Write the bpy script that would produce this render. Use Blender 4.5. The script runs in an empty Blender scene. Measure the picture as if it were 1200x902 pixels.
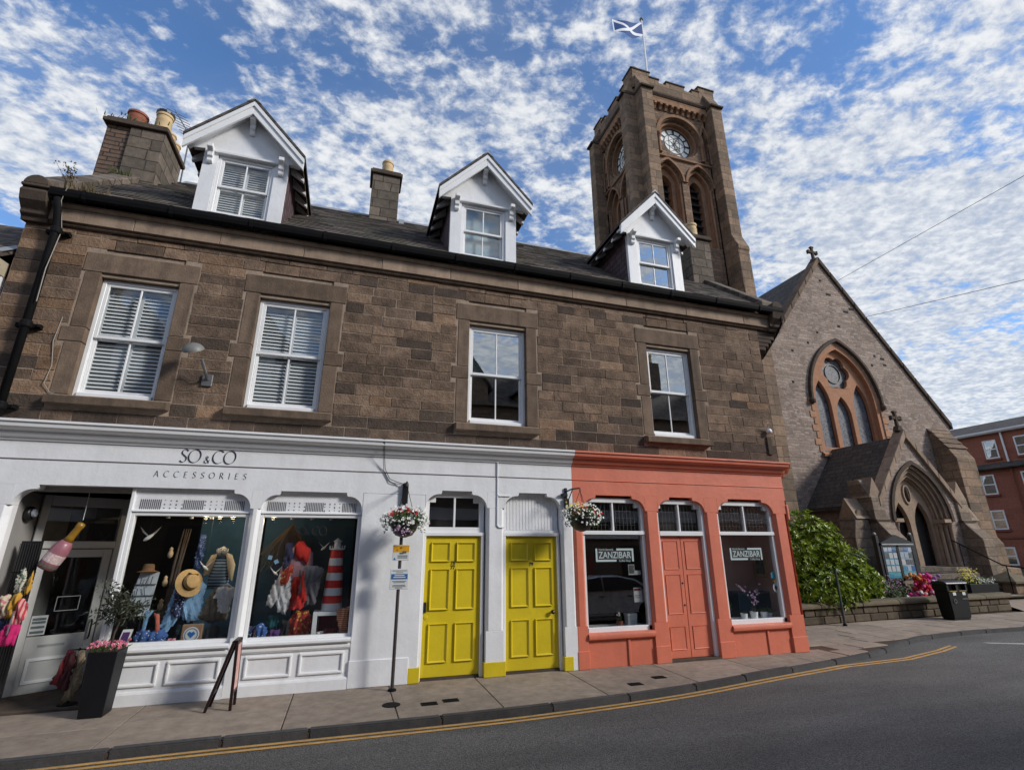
import bpy, bmesh, math, random
from mathutils import Vector, Matrix, Euler
rng = random.Random(7)
S = bpy.context.scene
COL = S.collection
PI = math.pi

# ---------------------------------------------------------------- camera
CAM_LOC = Vector((0.0, -8.1, 1.84)); PITCH, YAW, ROLL = 0.31238, 0.30613, 0.00305
fw = Vector((math.sin(YAW)*math.cos(PITCH), math.cos(YAW)*math.cos(PITCH), math.sin(PITCH)))
rt = Vector((math.cos(YAW), -math.sin(YAW), 0)); dn = fw.cross(rt)
r2 = rt*math.cos(ROLL) + dn*math.sin(ROLL); d2 = -rt*math.sin(ROLL) + dn*math.cos(ROLL)
cd = bpy.data.cameras.new('camera'); cam = bpy.data.objects.new('camera', cd); COL.objects.link(cam)
m = Matrix((r2, -d2, -fw)).transposed().to_4x4(); m.translation = CAM_LOC
cam.matrix_world = m
cd.sensor_fit = 'HORIZONTAL'; cd.sensor_width = 36.0; cd.lens = 586.5/1200*36
cd.clip_start = 0.05; cd.clip_end = 2000
S.camera = cam

# ---------------------------------------------------------------- world, sun, exposure
SUN_DIR = Vector((0.72, -0.50, 0.48)).normalized()
SUN_EL = math.asin(SUN_DIR.z); SUN_AZ = math.atan2(SUN_DIR.x, SUN_DIR.y)
SKY_STRENGTH = 0.066
def make_world():
    w = bpy.data.worlds.new('World'); S.world = w; w.use_nodes = True
    nt = w.node_tree; nt.nodes.clear(); N = nt.nodes.new; L = nt.links.new
    def math_(op, a, b=None, c=None):
        n = N('ShaderNodeMath'); n.operation = op
        for i, x in enumerate((a, b, c)):
            if x is None: continue
            if isinstance(x, (int, float)): n.inputs[i].default_value = x
            else: L(x, n.inputs[i])
        return n.outputs[0]
    def noise(vec, scale, det=5, rough=.55, dist=0.):
        n = N('ShaderNodeTexNoise'); n.inputs['Scale'].default_value = scale; n.inputs['Detail'].default_value = det
        n.inputs['Roughness'].default_value = rough; n.inputs['Distortion'].default_value = dist
        L(vec, n.inputs['Vector']); return n.outputs['Fac']
    def ramp(x, a, b):
        n = N('ShaderNodeMapRange'); n.interpolation_type = 'SMOOTHSTEP'
        n.inputs['From Min'].default_value = a; n.inputs['From Max'].default_value = b
        L(x, n.inputs['Value']); return n.outputs[0]
    sky = N('ShaderNodeTexSky'); sky.sky_type = 'NISHITA'; sky.sun_disc = False
    sky.sun_elevation = SUN_EL; sky.sun_rotation = SUN_AZ; sky.air_density = 1.0; sky.dust_density = .35; sky.ozone_density = 1.6
    tc = N('ShaderNodeTexCoord'); sep = N('ShaderNodeSeparateXYZ'); L(tc.outputs['Generated'], sep.inputs[0])
    zz = math_('ADD', math_('MAXIMUM', sep.outputs[2], 0.0), 0.10)
    cx = math_('DIVIDE', sep.outputs[0], zz); cy = math_('DIVIDE', sep.outputs[1], zz)
    cmb = N('ShaderNodeCombineXYZ'); L(cx, cmb.inputs[0]); L(cy, cmb.inputs[1]); cmb.inputs[2].default_value = 1.7
    P = cmb.outputs[0]
    # gentle warp, then ripples, cloudlets and large patches of a high mackerel sheet
    mp = N('ShaderNodeMapping'); mp.inputs['Rotation'].default_value = (0, 0, .5); mp.inputs['Scale'].default_value = (1, 1.25, 1); L(P, mp.inputs[0])
    big = noise(mp.outputs[0], 1.5, 3, .5, .4)
    mid = noise(mp.outputs[0], 10.5, 6, .58, .3)
    sml = noise(mp.outputs[0], 34.0, 5, .6, .2)
    d = math_('ADD', math_('ADD', math_('MULTIPLY', big, 1.05), math_('MULTIPLY', mid, .78)), math_('MULTIPLY', sml, .42))
    # denser towards the horizon
    hz = ramp(sep.outputs[2], .62, .05)
    d = math_('ADD', d, math_('MULTIPLY', hz, .20))
    east = ramp(sep.outputs[0], .25, .85)
    d = math_('ADD', d, math_('MULTIPLY', east, .11))
    mask = ramp(d, CLOUD_LO, CLOUD_HI)
    thin = math_('MULTIPLY', ramp(big, .30, .75), .24)
    mask = math_('MAXIMUM', math_('MULTIPLY', mask, .93), thin)
    lum = ramp(math_('ADD', math_('MULTIPLY', mid, .55), math_('MULTIPLY', sml, .55)), .42, .72)
    cc = N('ShaderNodeMix'); cc.data_type = 'RGBA'; L(lum, cc.inputs[0])
    cc.inputs[6].default_value = (3.5, 3.9, 4.6, 1); cc.inputs[7].default_value = (6.3, 6.4, 6.45, 1)
    blue = N('ShaderNodeMix'); blue.data_type = 'RGBA'; blue.blend_type = 'MULTIPLY'; blue.inputs[0].default_value = 1
    L(sky.outputs[0], blue.inputs[6]); blue.inputs[7].default_value = (.80, 1.08, 1.38, 1)
    mx = N('ShaderNodeMix'); mx.data_type = 'RGBA'; L(mask, mx.inputs[0]); L(blue.outputs[2], mx.inputs[6]); L(cc.outputs[2], mx.inputs[7])
    bg = N('ShaderNodeBackground'); bg.inputs[1].default_value = SKY_STRENGTH; L(mx.outputs[2], bg.inputs[0])
    out = N('ShaderNodeOutputWorld'); L(bg.outputs[0], out.inputs[0])
CLOUD_LO, CLOUD_HI = .985, 1.27
make_world()
sd = bpy.data.lights.new('sun', 'SUN'); sd.energy = 1.5; sd.angle = math.radians(11); sd.color = (1.0, .955, .89)
sun = bpy.data.objects.new('sun', sd); COL.objects.link(sun); sun.rotation_euler = (-SUN_DIR).to_track_quat('-Z', 'Y').to_euler(); sun.location = (6, -6, 30)
S.view_settings.view_transform = 'Standard'; S.view_settings.look = 'None'; S.view_settings.exposure = 1.15; S.view_settings.gamma = 1
S.view_settings.use_curve_mapping = False
try:
    S.cycles.use_denoising = True
    S.cycles.max_bounces = 8; S.cycles.transparent_max_bounces = 12; S.cycles.caustics_reflective = False; S.cycles.caustics_refractive = False
except Exception: pass

# ---------------------------------------------------------------- mesh builder
class MB:
    def __init__(s): s.v = []; s.f = []; s.uv = None
    def add(s, vs, fs):
        o = len(s.v); s.v += [tuple(p) for p in vs]; s.f += [tuple(i+o for i in f) for f in fs]; return s
    def box(s, x0, x1, y0, y1, z0, z1):
        if x0 > x1: x0, x1 = x1, x0
        if y0 > y1: y0, y1 = y1, y0
        if z0 > z1: z0, z1 = z1, z0
        return s.add([(x0,y0,z0),(x1,y0,z0),(x1,y1,z0),(x0,y1,z0),(x0,y0,z1),(x1,y0,z1),(x1,y1,z1),(x0,y1,z1)],
                     [(0,3,2,1),(4,5,6,7),(0,1,5,4),(1,2,6,5),(2,3,7,6),(3,0,4,7)])
    def hexa(s, p):
        return s.add(p, [(0,3,2,1),(4,5,6,7),(0,1,5,4),(1,2,6,5),(2,3,7,6),(3,0,4,7)])
    def prism(s, poly, ax, a, b):
        """poly in the plane across axis ax, extruded from a to b.  x:(y,z)  y:(x,z)  z:(x,y)"""
        def P(u, w, t): return (t,u,w) if ax == 'x' else (u,t,w) if ax == 'y' else (u,w,t)
        n = len(poly)
        vs = [P(u,w,a) for u,w in poly] + [P(u,w,b) for u,w in poly]
        fs = [tuple(range(n)), tuple(range(2*n-1, n-1, -1))] + [(i, n+i, n+(i+1)%n, (i+1)%n) for i in range(n)]
        return s.add(vs, fs)
    def tube(s, pts, r, n=6, caps=True):
        pts = [Vector(p) for p in pts]; R = r if isinstance(r, (list, tuple)) else [r]*len(pts)
        prev = None; o = len(s.v)
        for i, p in enumerate(pts):
            t = (pts[min(i+1, len(pts)-1)] - pts[max(i-1, 0)]).normalized()
            a = prev if prev is not None else (Vector((0,0,1)) if abs(t.z) < .9 else Vector((1,0,0)))
            a = (a - t*a.dot(t)).normalized(); prev = a; b = t.cross(a)
            for k in range(n):
                q = p + (a*math.cos(2*PI*k/n) + b*math.sin(2*PI*k/n))*R[i]; s.v.append(tuple(q))
        for i in range(len(pts)-1):
            for k in range(n):
                s.f.append((o+i*n+k, o+i*n+(k+1)%n, o+(i+1)*n+(k+1)%n, o+(i+1)*n+k))
        if caps:
            s.f.append(tuple(o+k for k in range(n-1, -1, -1))); e = o+(len(pts)-1)*n; s.f.append(tuple(e+k for k in range(n)))
        return s
    def lathe(s, prof, n=16, c=(0,0,0), sx=1, sy=1, caps=True):
        o = len(s.v)
        for r, z in prof:
            for k in range(n): s.v.append((c[0]+r*sx*math.cos(2*PI*k/n), c[1]+r*sy*math.sin(2*PI*k/n), c[2]+z))
        for i in range(len(prof)-1):
            for k in range(n): s.f.append((o+i*n+k, o+i*n+(k+1)%n, o+(i+1)*n+(k+1)%n, o+(i+1)*n+k))
        if caps:
            s.f.append(tuple(o+k for k in range(n-1, -1, -1))); e = o+(len(prof)-1)*n; s.f.append(tuple(e+k for k in range(n)))
        return s
    def ring(s, outer, inner, ax, a, b):
        """closed ring between two outlines of equal length, extruded a..b"""
        def P(u, w, t): return (t,u,w) if ax == 'x' else (u,t,w) if ax == 'y' else (u,w,t)
        n = len(outer)
        vs = [P(*p,a) for p in outer]+[P(*p,a) for p in inner]+[P(*p,b) for p in outer]+[P(*p,b) for p in inner]; fs = []
        for i in range(n):
            j = (i+1) % n
            fs += [(i,j,n+j,n+i), (2*n+i,3*n+i,3*n+j,2*n+j), (i,2*n+i,2*n+j,j), (n+i,n+j,3*n+j,3*n+i)]
        return s.add(vs, fs)
    def strip(s, outer, inner, ax, a, b):
        """open band between two outlines"""
        def P(u, w, t): return (t,u,w) if ax == 'x' else (u,t,w) if ax == 'y' else (u,w,t)
        n = len(outer)
        vs = [P(*p,a) for p in outer]+[P(*p,a) for p in inner]+[P(*p,b) for p in outer]+[P(*p,b) for p in inner]; fs = []
        for i in range(n-1):
            j = i+1
            fs += [(i,j,n+j,n+i), (2*n+i,3*n+i,3*n+j,2*n+j), (i,2*n+i,2*n+j,j), (n+i,n+j,3*n+j,3*n+i)]
        fs += [(0,n,3*n,2*n), (n-1,3*n-1,4*n-1,2*n-1)]
        return s.add(vs, fs)
    def pillow(s, outline, y, th, rings=3, lean=0.0):
        """soft thing with an outline in x,z and a rounded front and back"""
        n = len(outline); cx = sum(p[0] for p in outline)/n; cz = sum(p[1] for p in outline)/n
        for sg in (-1, 1):
            o = len(s.v)
            for r in range(rings+1):
                t = r/(rings+1); k = 1-t; d = th*math.sqrt(max(0, 1-k*k))
                for x, z in outline:
                    s.v.append((cx+(x-cx)*k, y+sg*d+lean*(z-cz), cz+(z-cz)*k))
            s.v.append((cx, y+sg*th, cz)); c = len(s.v)-1
            for r in range(rings):
                for i in range(n):
                    q = (o+r*n+i, o+r*n+(i+1)%n, o+(r+1)*n+(i+1)%n, o+(r+1)*n+i); s.f.append(q if sg < 0 else q[::-1])
            for i in range(n):
                q = (o+rings*n+i, o+rings*n+(i+1)%n, c); s.f.append(q if sg < 0 else q[::-1])
        return s
    def xf(s, M, start=0):
        for i in range(start, len(s.v)): s.v[i] = tuple(M @ Vector(s.v[i]))
        return s
    def mesh(s, name, mat=None, bevel=0, smooth=False, fix=True, seg=1):
        me = bpy.data.meshes.new(name); me.from_pydata(s.v, [], s.f)
        if fix or bevel:
            bm = bmesh.new(); bm.from_mesh(me)
            if fix: bmesh.ops.recalc_face_normals(bm, faces=bm.faces)
            if bevel:
                ed = [e for e in bm.edges if len(e.link_faces) == 2 and e.calc_face_angle(0) > .6]
                bmesh.ops.bevel(bm, geom=ed, offset=bevel, segments=seg, affect='EDGES', clamp_overlap=True)
            bm.to_mesh(me); bm.free()
        if smooth:
            me.polygons.foreach_set('use_smooth', [True]*len(me.polygons))
            if smooth is not True:
                try: me.set_sharp_from_angle(angle=math.radians(smooth))
                except Exception: pass
        if mat: me.materials.append(mat)
        me.update(); return me
    def build(s, name, mat, parent=None, **k):
        return put(name, s.mesh(name, mat, **k), parent)
ORG = {}
def put(name, me, parent=None, loc=None, rot=None):
    o = bpy.data.objects.new(name, me); COL.objects.link(o)
    if parent is not None:
        o.parent = parent; o.matrix_parent_inverse = Matrix.Translation(-ORG.get(parent.name, Vector((0,0,0))))
    if loc is not None: o.location = loc
    if rot is not None: o.rotation_euler = rot
    return o
def thing(name, label, cat, loc=(0,0,0), group=None):
    o = bpy.data.objects.new(name, None); COL.objects.link(o); o.location = loc; o.empty_display_size = .2
    ORG[o.name] = Vector(loc); return tag(o, label, cat, group)
def tag(o, label=None, cat=None, group=None, kind=None):
    if label: o['label'] = label
    if cat: o['category'] = cat
    if group: o['group'] = group
    if kind: o['kind'] = kind
    return o
def copy_tree(o, parent=None):
    c = o.copy(); COL.objects.link(c); c.parent = parent
    for ch in list(o.children): copy_tree(ch, c)
    return c
def arc(cx, cz, r, a0, a1, n=8, rz=None):
    rz = rz or r
    return [(cx+r*math.cos(a0+(a1-a0)*i/n), cz+rz*math.sin(a0+(a1-a0)*i/n)) for i in range(n+1)]
def pointed(x0, x1, zs, za, n=8, z0=None):
    """outline of a pointed arch, left foot to right foot; spring zs, apex za"""
    c = (x0+x1)/2; h = c-x0; H = za-zs; R = (h*h+H*H)/(2*h); aa = math.asin(min(1, H/R))
    L = [(x0+R-R*math.cos(aa*i/n), zs+R*math.sin(aa*i/n)) for i in range(n+1)]
    Rr = [(x1+x0-x, z) for x, z in reversed(L[:-1])]
    pts = L+Rr
    if z0 is not None: pts = [(x0, z0)]+pts+[(x1, z0)]
    return pts

# ---------------------------------------------------------------- materials
def mat_base(name):
    m = bpy.data.materials.new(name); m.use_nodes = True; nt = m.node_tree
    return m, nt, nt.nodes['Principled BSDF'], nt.nodes.new, nt.links.new
def c4(c): return (c[0], c[1], c[2], 1)
def M(name, col, rough=.6, var=.12, vs=3., bump=0., bs=60., metal=0., spec=.5, rnd=0., col2=None, dirt=0., dirt_col=(.05,.045,.04), dscale=1.3, coat=0., streak=0., rvar=.08):
    m, nt, b, N, L = mat_base(name)
    geo = N('ShaderNodeNewGeometry'); pos = geo.outputs['Position']
    n1 = N('ShaderNodeTexNoise'); n1.inputs['Scale'].default_value = vs; n1.inputs['Detail'].default_value = 6; n1.inputs['Roughness'].default_value = .65; L(pos, n1.inputs['Vector'])
    mr = N('ShaderNodeMapRange'); mr.inputs['From Min'].default_value = .3; mr.inputs['From Max'].default_value = .7; mr.inputs['To Min'].default_value = 1-var; mr.inputs['To Max'].default_value = 1+var; L(n1.outputs['Fac'], mr.inputs['Value'])
    col_out = None
    rgb = N('ShaderNodeRGB'); rgb.outputs[0].default_value = c4(col); col_out = rgb.outputs[0]
    if rnd or col2:
        oi = N('ShaderNodeObjectInfo'); ad = N('ShaderNodeMath'); ad.operation = 'ADD'; L(oi.outputs['Random'], ad.inputs[0]); L(geo.outputs['Random Per Island'], ad.inputs[1])
        fr = N('ShaderNodeMath'); fr.operation = 'FRACT'; L(ad.outputs[0], fr.inputs[0])
        if col2:
            mx = N('ShaderNodeMix'); mx.data_type = 'RGBA'; L(fr.outputs[0], mx.inputs[0]); L(col_out, mx.inputs[6]); mx.inputs[7].default_value = c4(col2); col_out = mx.outputs[2]
        if rnd:
            k = N('ShaderNodeMath'); k.operation = 'MULTIPLY'; k.inputs[1].default_value = 7.31; L(fr.outputs[0], k.inputs[0]); k2 = N('ShaderNodeMath'); k2.operation = 'FRACT'; L(k.outputs[0], k2.inputs[0])
            r = N('ShaderNodeMapRange'); r.inputs['To Min'].default_value = 1-rnd; r.inputs['To Max'].default_value = 1+rnd; L(k2.outputs[0], r.inputs['Value'])
            mu = N('ShaderNodeMath'); mu.operation = 'MULTIPLY'; L(mr.outputs[0], mu.inputs[0]); L(r.outputs[0], mu.inputs[1]); vfac = mu.outputs[0]
        else: vfac = mr.outputs[0]
    else: vfac = mr.outputs[0]
    vm = N('ShaderNodeVectorMath'); vm.operation = 'SCALE'; L(col_out, vm.inputs[0]); L(vfac, vm.inputs['Scale']); col_out = vm.outputs[0]
    if dirt or streak:
        n2 = N('ShaderNodeTexNoise'); n2.inputs['Scale'].default_value = dscale; n2.inputs['Detail'].default_value = 8; n2.inputs['Roughness'].default_value = .7
        if streak:
            mp = N('ShaderNodeMapping'); mp.inputs['Scale'].default_value = (3.2, 3.2, .35); L(pos, mp.inputs[0]); L(mp.outputs[0], n2.inputs['Vector'])
        else: L(pos, n2.inputs['Vector'])
        r2_ = N('ShaderNodeMapRange'); r2_.inputs['From Min'].default_value = .48; r2_.inputs['From Max'].default_value = .72; r2_.inputs['To Max'].default_value = max(dirt, streak); L(n2.outputs['Fac'], r2_.inputs['Value'])
        mx = N('ShaderNodeMix'); mx.data_type = 'RGBA'; L(r2_.outputs[0], mx.inputs[0]); L(col_out, mx.inputs[6]); mx.inputs[7].default_value = c4(dirt_col); col_out = mx.outputs[2]
    L(col_out, b.inputs['Base Color'])
    rr = N('ShaderNodeMapRange'); rr.inputs['To Min'].default_value = max(.02, rough-rvar); rr.inputs['To Max'].default_value = min(1, rough+rvar); L(n1.outputs['Fac'], rr.inputs['Value']); L(rr.outputs[0], b.inputs['Roughness'])
    b.inputs['Metallic'].default_value = metal; b.inputs['Specular IOR Level'].default_value = spec
    if coat: b.inputs['Coat Weight'].default_value = coat; b.inputs['Coat Roughness'].default_value = .12
    if bump:
        n3 = N('ShaderNodeTexNoise'); n3.inputs['Scale'].default_value = bs; n3.inputs['Detail'].default_value = 5; n3.inputs['Roughness'].default_value = .65; L(pos, n3.inputs['Vector'])
        bp = N('ShaderNodeBump'); bp.inputs['Strength'].default_value = bump; bp.inputs['Distance'].default_value = .02; L(n3.outputs['Fac'], bp.inputs['Height']); L(bp.outputs[0], b.inputs['Normal'])
    return m
def glass_mat(name, tint=(.965,.975,.975), ior=1.5, boost=1.0, rough=0.0, wav=.0):
    m, nt, b, N, L = mat_base(name); nt.nodes.remove(b); out = nt.nodes['Material Output']
    tr = N('ShaderNodeBsdfTransparent'); tr.inputs[0].default_value = c4(tint); gl = N('ShaderNodeBsdfGlossy'); gl.inputs['Roughness'].default_value = rough; gl.inputs[0].default_value = (1,1,1,1)
    lw = N('ShaderNodeLayerWeight'); lw.inputs[0].default_value = .5; pw = N('ShaderNodeMath'); pw.operation = 'POWER'; pw.inputs[1].default_value = 5; L(lw.outputs['Facing'], pw.inputs[0]); ma = N('ShaderNodeMath'); ma.operation = 'MULTIPLY_ADD'; ma.inputs[1].default_value = .96; ma.inputs[2].default_value = .04; L(pw.outputs[0], ma.inputs[0]); mu = N('ShaderNodeMath'); mu.operation = 'MULTIPLY'; mu.use_clamp = True; mu.inputs[1].default_value = boost; L(ma.outputs[0], mu.inputs[0])
    if wav:
        g = N('ShaderNodeNewGeometry'); n = N('ShaderNodeTexNoise'); n.inputs['Scale'].default_value = 1.6; n.inputs['Detail'].default_value = 1; L(g.outputs['Position'], n.inputs['Vector'])
        bp = N('ShaderNodeBump'); bp.inputs['Strength'].default_value = wav; bp.inputs['Distance'].default_value = .05; L(n.outputs['Fac'], bp.inputs['Height']); L(bp.outputs[0], gl.inputs['Normal'])
    mx = N('ShaderNodeMixShader'); L(mu.outputs[0], mx.inputs[0]); L(tr.outputs[0], mx.inputs[1]); L(gl.outputs[0], mx.inputs[2]); L(mx.outputs[0], out.inputs[0]); return m
def brick_mat(name, c1, c2, mortar, w, h, ms=.012, rough=.85, bump=.6, dirt=.35, dirt_col=(.06,.05,.045), vertical=True, warp=.03, rubble=False, streak=False, slope_axis=None):
    m, nt, b, N, L = mat_base(name)
    geo = N('ShaderNodeNewGeometry'); sp = N('ShaderNodeSeparateXYZ'); L(geo.outputs['Position'], sp.inputs[0])
    wn = N('ShaderNodeTexNoise'); wn.inputs['Scale'].default_value = 2.6 if rubble else 1.3; wn.inputs['Detail'].default_value = 3; L(geo.outputs['Position'], wn.inputs['Vector'])
    cb = N('ShaderNodeCombineXYZ')
    if slope_axis is None:
        ad = N('ShaderNodeMath'); ad.operation = 'ADD'; L(sp.outputs[0], ad.inputs[0]); L(sp.outputs[1], ad.inputs[1]); L(ad.outputs[0], cb.inputs[0]); L(sp.outputs[2], cb.inputs[1])
    elif slope_axis == 'x':     # courses run along x, rise with z
        L(sp.outputs[0], cb.inputs[0]); k = N('ShaderNodeMath'); k.operation = 'MULTIPLY'; k.inputs[1].default_value = 1.5; L(sp.outputs[2], k.inputs[0]); L(k.outputs[0], cb.inputs[1])
    else:
        L(sp.outputs[1], cb.inputs[0]); k = N('ShaderNodeMath'); k.operation = 'MULTIPLY'; k.inputs[1].default_value = 1.3; L(sp.outputs[2], k.inputs[0]); L(k.outputs[0], cb.inputs[1])
    sc = N('ShaderNodeVectorMath'); sc.operation = 'SCALE'; sc.inputs['Scale'].default_value = warp; L(wn.outputs['Color'], sc.inputs[0])
    av = N('ShaderNodeVectorMath'); av.operation = 'ADD'; L(cb.outputs[0], av.inputs[0]); L(sc.outputs[0], av.inputs[1])
    br = N('ShaderNodeTexBrick'); br.offset = .5; br.offset_frequency = 2; br.squash = 1.35; br.squash_frequency = 3
    br.inputs['Scale'].default_value = 1; br.inputs['Brick Width'].default_value = w; br.inputs['Row Height'].default_value = h; br.inputs['Mortar Size'].default_value = ms; br.inputs['Mortar Smooth'].default_value = .3; br.inputs['Bias'].default_value = 0
    br.inputs['Color1'].default_value = c4(c1); br.inputs['Color2'].default_value = c4(c2); br.inputs['Mortar'].default_value = c4(mortar); L(av.outputs[0], br.inputs['Vector'])
    bcol, bfac = br.outputs['Color'], br.outputs['Fac']
    if rubble:
        b2 = N('ShaderNodeTexBrick'); b2.offset = .37; b2.offset_frequency = 3; b2.squash = .8; b2.squash_frequency = 2
        for k_, v_ in (('Scale',1),('Brick Width',w*.58),('Row Height',h*.78),('Mortar Size',ms),('Mortar Smooth',.3),('Bias',-.1)): b2.inputs[k_].default_value = v_
        b2.inputs['Color1'].default_value = c4([x*.86 for x in c1]); b2.inputs['Color2'].default_value = c4([x*1.05 for x in c2]); b2.inputs['Mortar'].default_value = c4(mortar); L(av.outputs[0], b2.inputs['Vector'])
        bn = N('ShaderNodeTexNoise'); bn.inputs['Scale'].default_value = 1.1; bn.inputs['Detail'].default_value = 2; L(geo.outputs['Position'], bn.inputs['Vector'])
        bs_ = N('ShaderNodeMath'); bs_.operation = 'GREATER_THAN'; bs_.inputs[1].default_value = .52; L(bn.outputs['Fac'], bs_.inputs[0])
        m1 = N('ShaderNodeMix'); m1.data_type = 'RGBA'; L(bs_.outputs[0], m1.inputs[0]); L(bcol, m1.inputs[6]); L(b2.outputs['Color'], m1.inputs[7]); bcol = m1.outputs[2]
        m2 = N('ShaderNodeMix'); L(bs_.outputs[0], m2.inputs[0]); L(bfac, m2.inputs[2]); L(b2.outputs['Fac'], m2.inputs[3]); bfac = m2.outputs[0]
    n2 = N('ShaderNodeTexNoise'); n2.inputs['Scale'].default_value = .9; n2.inputs['Detail'].default_value = 9; n2.inputs['Roughness'].default_value = .72; L(geo.outputs['Position'], n2.inputs['Vector'])
    r = N('ShaderNodeMapRange'); r.inputs['From Min'].default_value = .42; r.inputs['From Max'].default_value = .72; r.inputs['To Max'].default_value = dirt; L(n2.outputs['Fac'], r.inputs['Value'])
    mx = N('ShaderNodeMix'); mx.data_type = 'RGBA'; L(r.outputs[0], mx.inputs[0]); L(bcol, mx.inputs[6]); mx.inputs[7].default_value = c4(dirt_col)
    n4 = N('ShaderNodeTexNoise'); n4.inputs['Scale'].default_value = 9; n4.inputs['Detail'].default_value = 6; n4.inputs['Roughness'].default_value = .7; L(geo.outputs['Position'], n4.inputs['Vector'])
    r4 = N('ShaderNodeMapRange'); r4.inputs['From Min'].default_value = .3; r4.inputs['From Max'].default_value = .7; r4.inputs['To Min'].default_value = .72; r4.inputs['To Max'].default_value = 1.28; L(n4.outputs['Fac'], r4.inputs['Value'])
    vm = N('ShaderNodeVectorMath'); vm.operation = 'SCALE'; L(mx.outputs[2], vm.inputs[0]); L(r4.outputs[0], vm.inputs['Scale'])
    L(vm.outputs[0], b.inputs['Base Color']); b.inputs['Roughness'].default_value = rough; b.inputs['Specular IOR Level'].default_value = .25
    iv = N('ShaderNodeMath'); iv.operation = 'SUBTRACT'; iv.inputs[0].default_value = 1; L(bfac, iv.inputs[1])
    hh = N('ShaderNodeMath'); hh.operation = 'MULTIPLY_ADD'; hh.inputs[1].default_value = .5; L(n4.outputs['Fac'], hh.inputs[0]); L(iv.outputs[0], hh.inputs[2])
    bp = N('ShaderNodeBump'); bp.inputs['Strength'].default_value = bump; bp.inputs['Distance'].default_value = .03; L(hh.outputs[0], bp.inputs['Height']); L(bp.outputs[0], b.inputs['Normal'])
    return m
def leaf_mat(name, c1, c2, rough=.45, trans=.25):
    m, nt, b, N, L = mat_base(name)
    geo = N('ShaderNodeNewGeometry'); oi = N('ShaderNodeObjectInfo')
    mx = N('ShaderNodeMix'); mx.data_type = 'RGBA'; L(geo.outputs['Random Per Island'], mx.inputs[0]); mx.inputs[6].default_value = c4(c1); mx.inputs[7].default_value = c4(c2)
    L(mx.outputs[2], b.inputs['Base Color']); b.inputs['Roughness'].default_value = rough
    tl = N('ShaderNodeBsdfTranslucent'); L(mx.outputs[2], tl.inputs[0]); ms = N('ShaderNodeMixShader'); ms.inputs[0].default_value = trans
    L(b.outputs[0], ms.inputs[1]); L(tl.outputs[0], ms.inputs[2]); L(ms.outputs[0], nt.nodes['Material Output'].inputs[0]); return m
def emit_mat(name, col, s):
    m, nt, b, N, L = mat_base(name); b.inputs['Emission Color'].default_value = c4(col); b.inputs['Emission Strength'].default_value = s; b.inputs['Base Color'].default_value = c4(col); return m

WHITE = M('white_paint', (.76,.768,.785), .42, .06, 2.5, .2, 14, streak=.22, dirt_col=(.42,.41,.40), dscale=1.1)
WHITE2 = M('white_gloss_timber', (.78,.785,.79), .32, .04, 3, .06, 18, dirt=.08, dirt_col=(.5,.48,.45))
CORAL = M('coral_paint', (.62,.170,.100), .42, .09, 2.2, .2, 14, streak=.28, dirt_col=(.46,.135,.10))
YELLOW = M('yellow_paint', (.62,.480,.018), .34, .08, 2.5, .15, 16, streak=.22, dirt_col=(.42,.32,.02))
BLACK = M('black_paint', (.012,.012,.014), .35, .2, 5, .1, 40)
IRON = M('cast_iron_black', (.006,.006,.007), .75, .3, 6, .25, 30, spec=.15)
STONE = M('brown_sandstone', (.150,.105,.077), .9, .42, 5, 1.0, 26, rnd=.22, col2=(.215,.147,.102), dirt=.8, dirt_col=(.048,.038,.032), dscale=.75, spec=.15)
STONE_DK = M('blackened_sandstone', (.088,.064,.050), .9, .35, 5, .9, 26, rnd=.25, dirt=.5, dirt_col=(.02,.018,.016), spec=.2)
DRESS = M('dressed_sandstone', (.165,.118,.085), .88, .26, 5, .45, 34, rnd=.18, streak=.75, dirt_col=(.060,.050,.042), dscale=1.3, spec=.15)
MORTAR = M('lime_mortar', (.33,.255,.195), .95, .2, 9, .5, 50, dirt=.55, dirt_col=(.08,.06,.05), spec=.1)
SLATE = brick_mat('roof_slate', (.062,.048,.046), (.175,.128,.108), (.020,.017,.016), .32, .20, .016, .85, 1.0, .8, (.105,.098,.058), slope_axis='x', warp=.02)
SLATE_Y = brick_mat('roof_slate_side', (.070,.062,.057), (.120,.102,.090), (.03,.028,.026), .28, .20, .010, .78, .9, .4, (.09,.085,.07), slope_axis='y', warp=.02)
PURPLE_SLATE = brick_mat('cheek_slate', (.095,.060,.068), (.135,.092,.10), (.025,.02,.022), .20, .14, .010, .65, .9, .25, (.06,.04,.045), warp=.0)
RUBBLE = brick_mat('church_rubble', (.250,.192,.158), (.400,.318,.266), (.255,.210,.182), .46, .125, .012, .92, .7, .45, (.165,.120,.092), warp=.16, rubble=True)
TOWERST = brick_mat('tower_rubble', (.175,.115,.080), (.285,.190,.128), (.145,.104,.078), .42, .15, .012, .92, .8, .5, (.085,.064,.050), warp=.13, rubble=True)
ASHLAR = brick_mat('tower_ashlar', (.165,.118,.084), (.315,.212,.140), (.125,.090,.066), .75, .36, .012, .9, .8, .7, (.072,.064,.050), warp=.03)
TRACERY = M('orange_tracery_stone', (.37,.190,.112), .82, .16, 5, .25, 40, dirt=.3, dirt_col=(.22,.11,.06), spec=.2)
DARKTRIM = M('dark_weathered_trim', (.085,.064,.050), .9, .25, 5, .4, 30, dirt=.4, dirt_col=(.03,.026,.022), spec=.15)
REDST = brick_mat('red_sandstone', (.27,.098,.064), (.32,.122,.082), (.235,.088,.062), 1.0, .42, .008, .85, .3, .2, (.18,.06,.04), warp=.01)
REDTRIM = M('red_sandstone_trim', (.22,.07,.045), .85, .12, 5, .2, 30)
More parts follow.
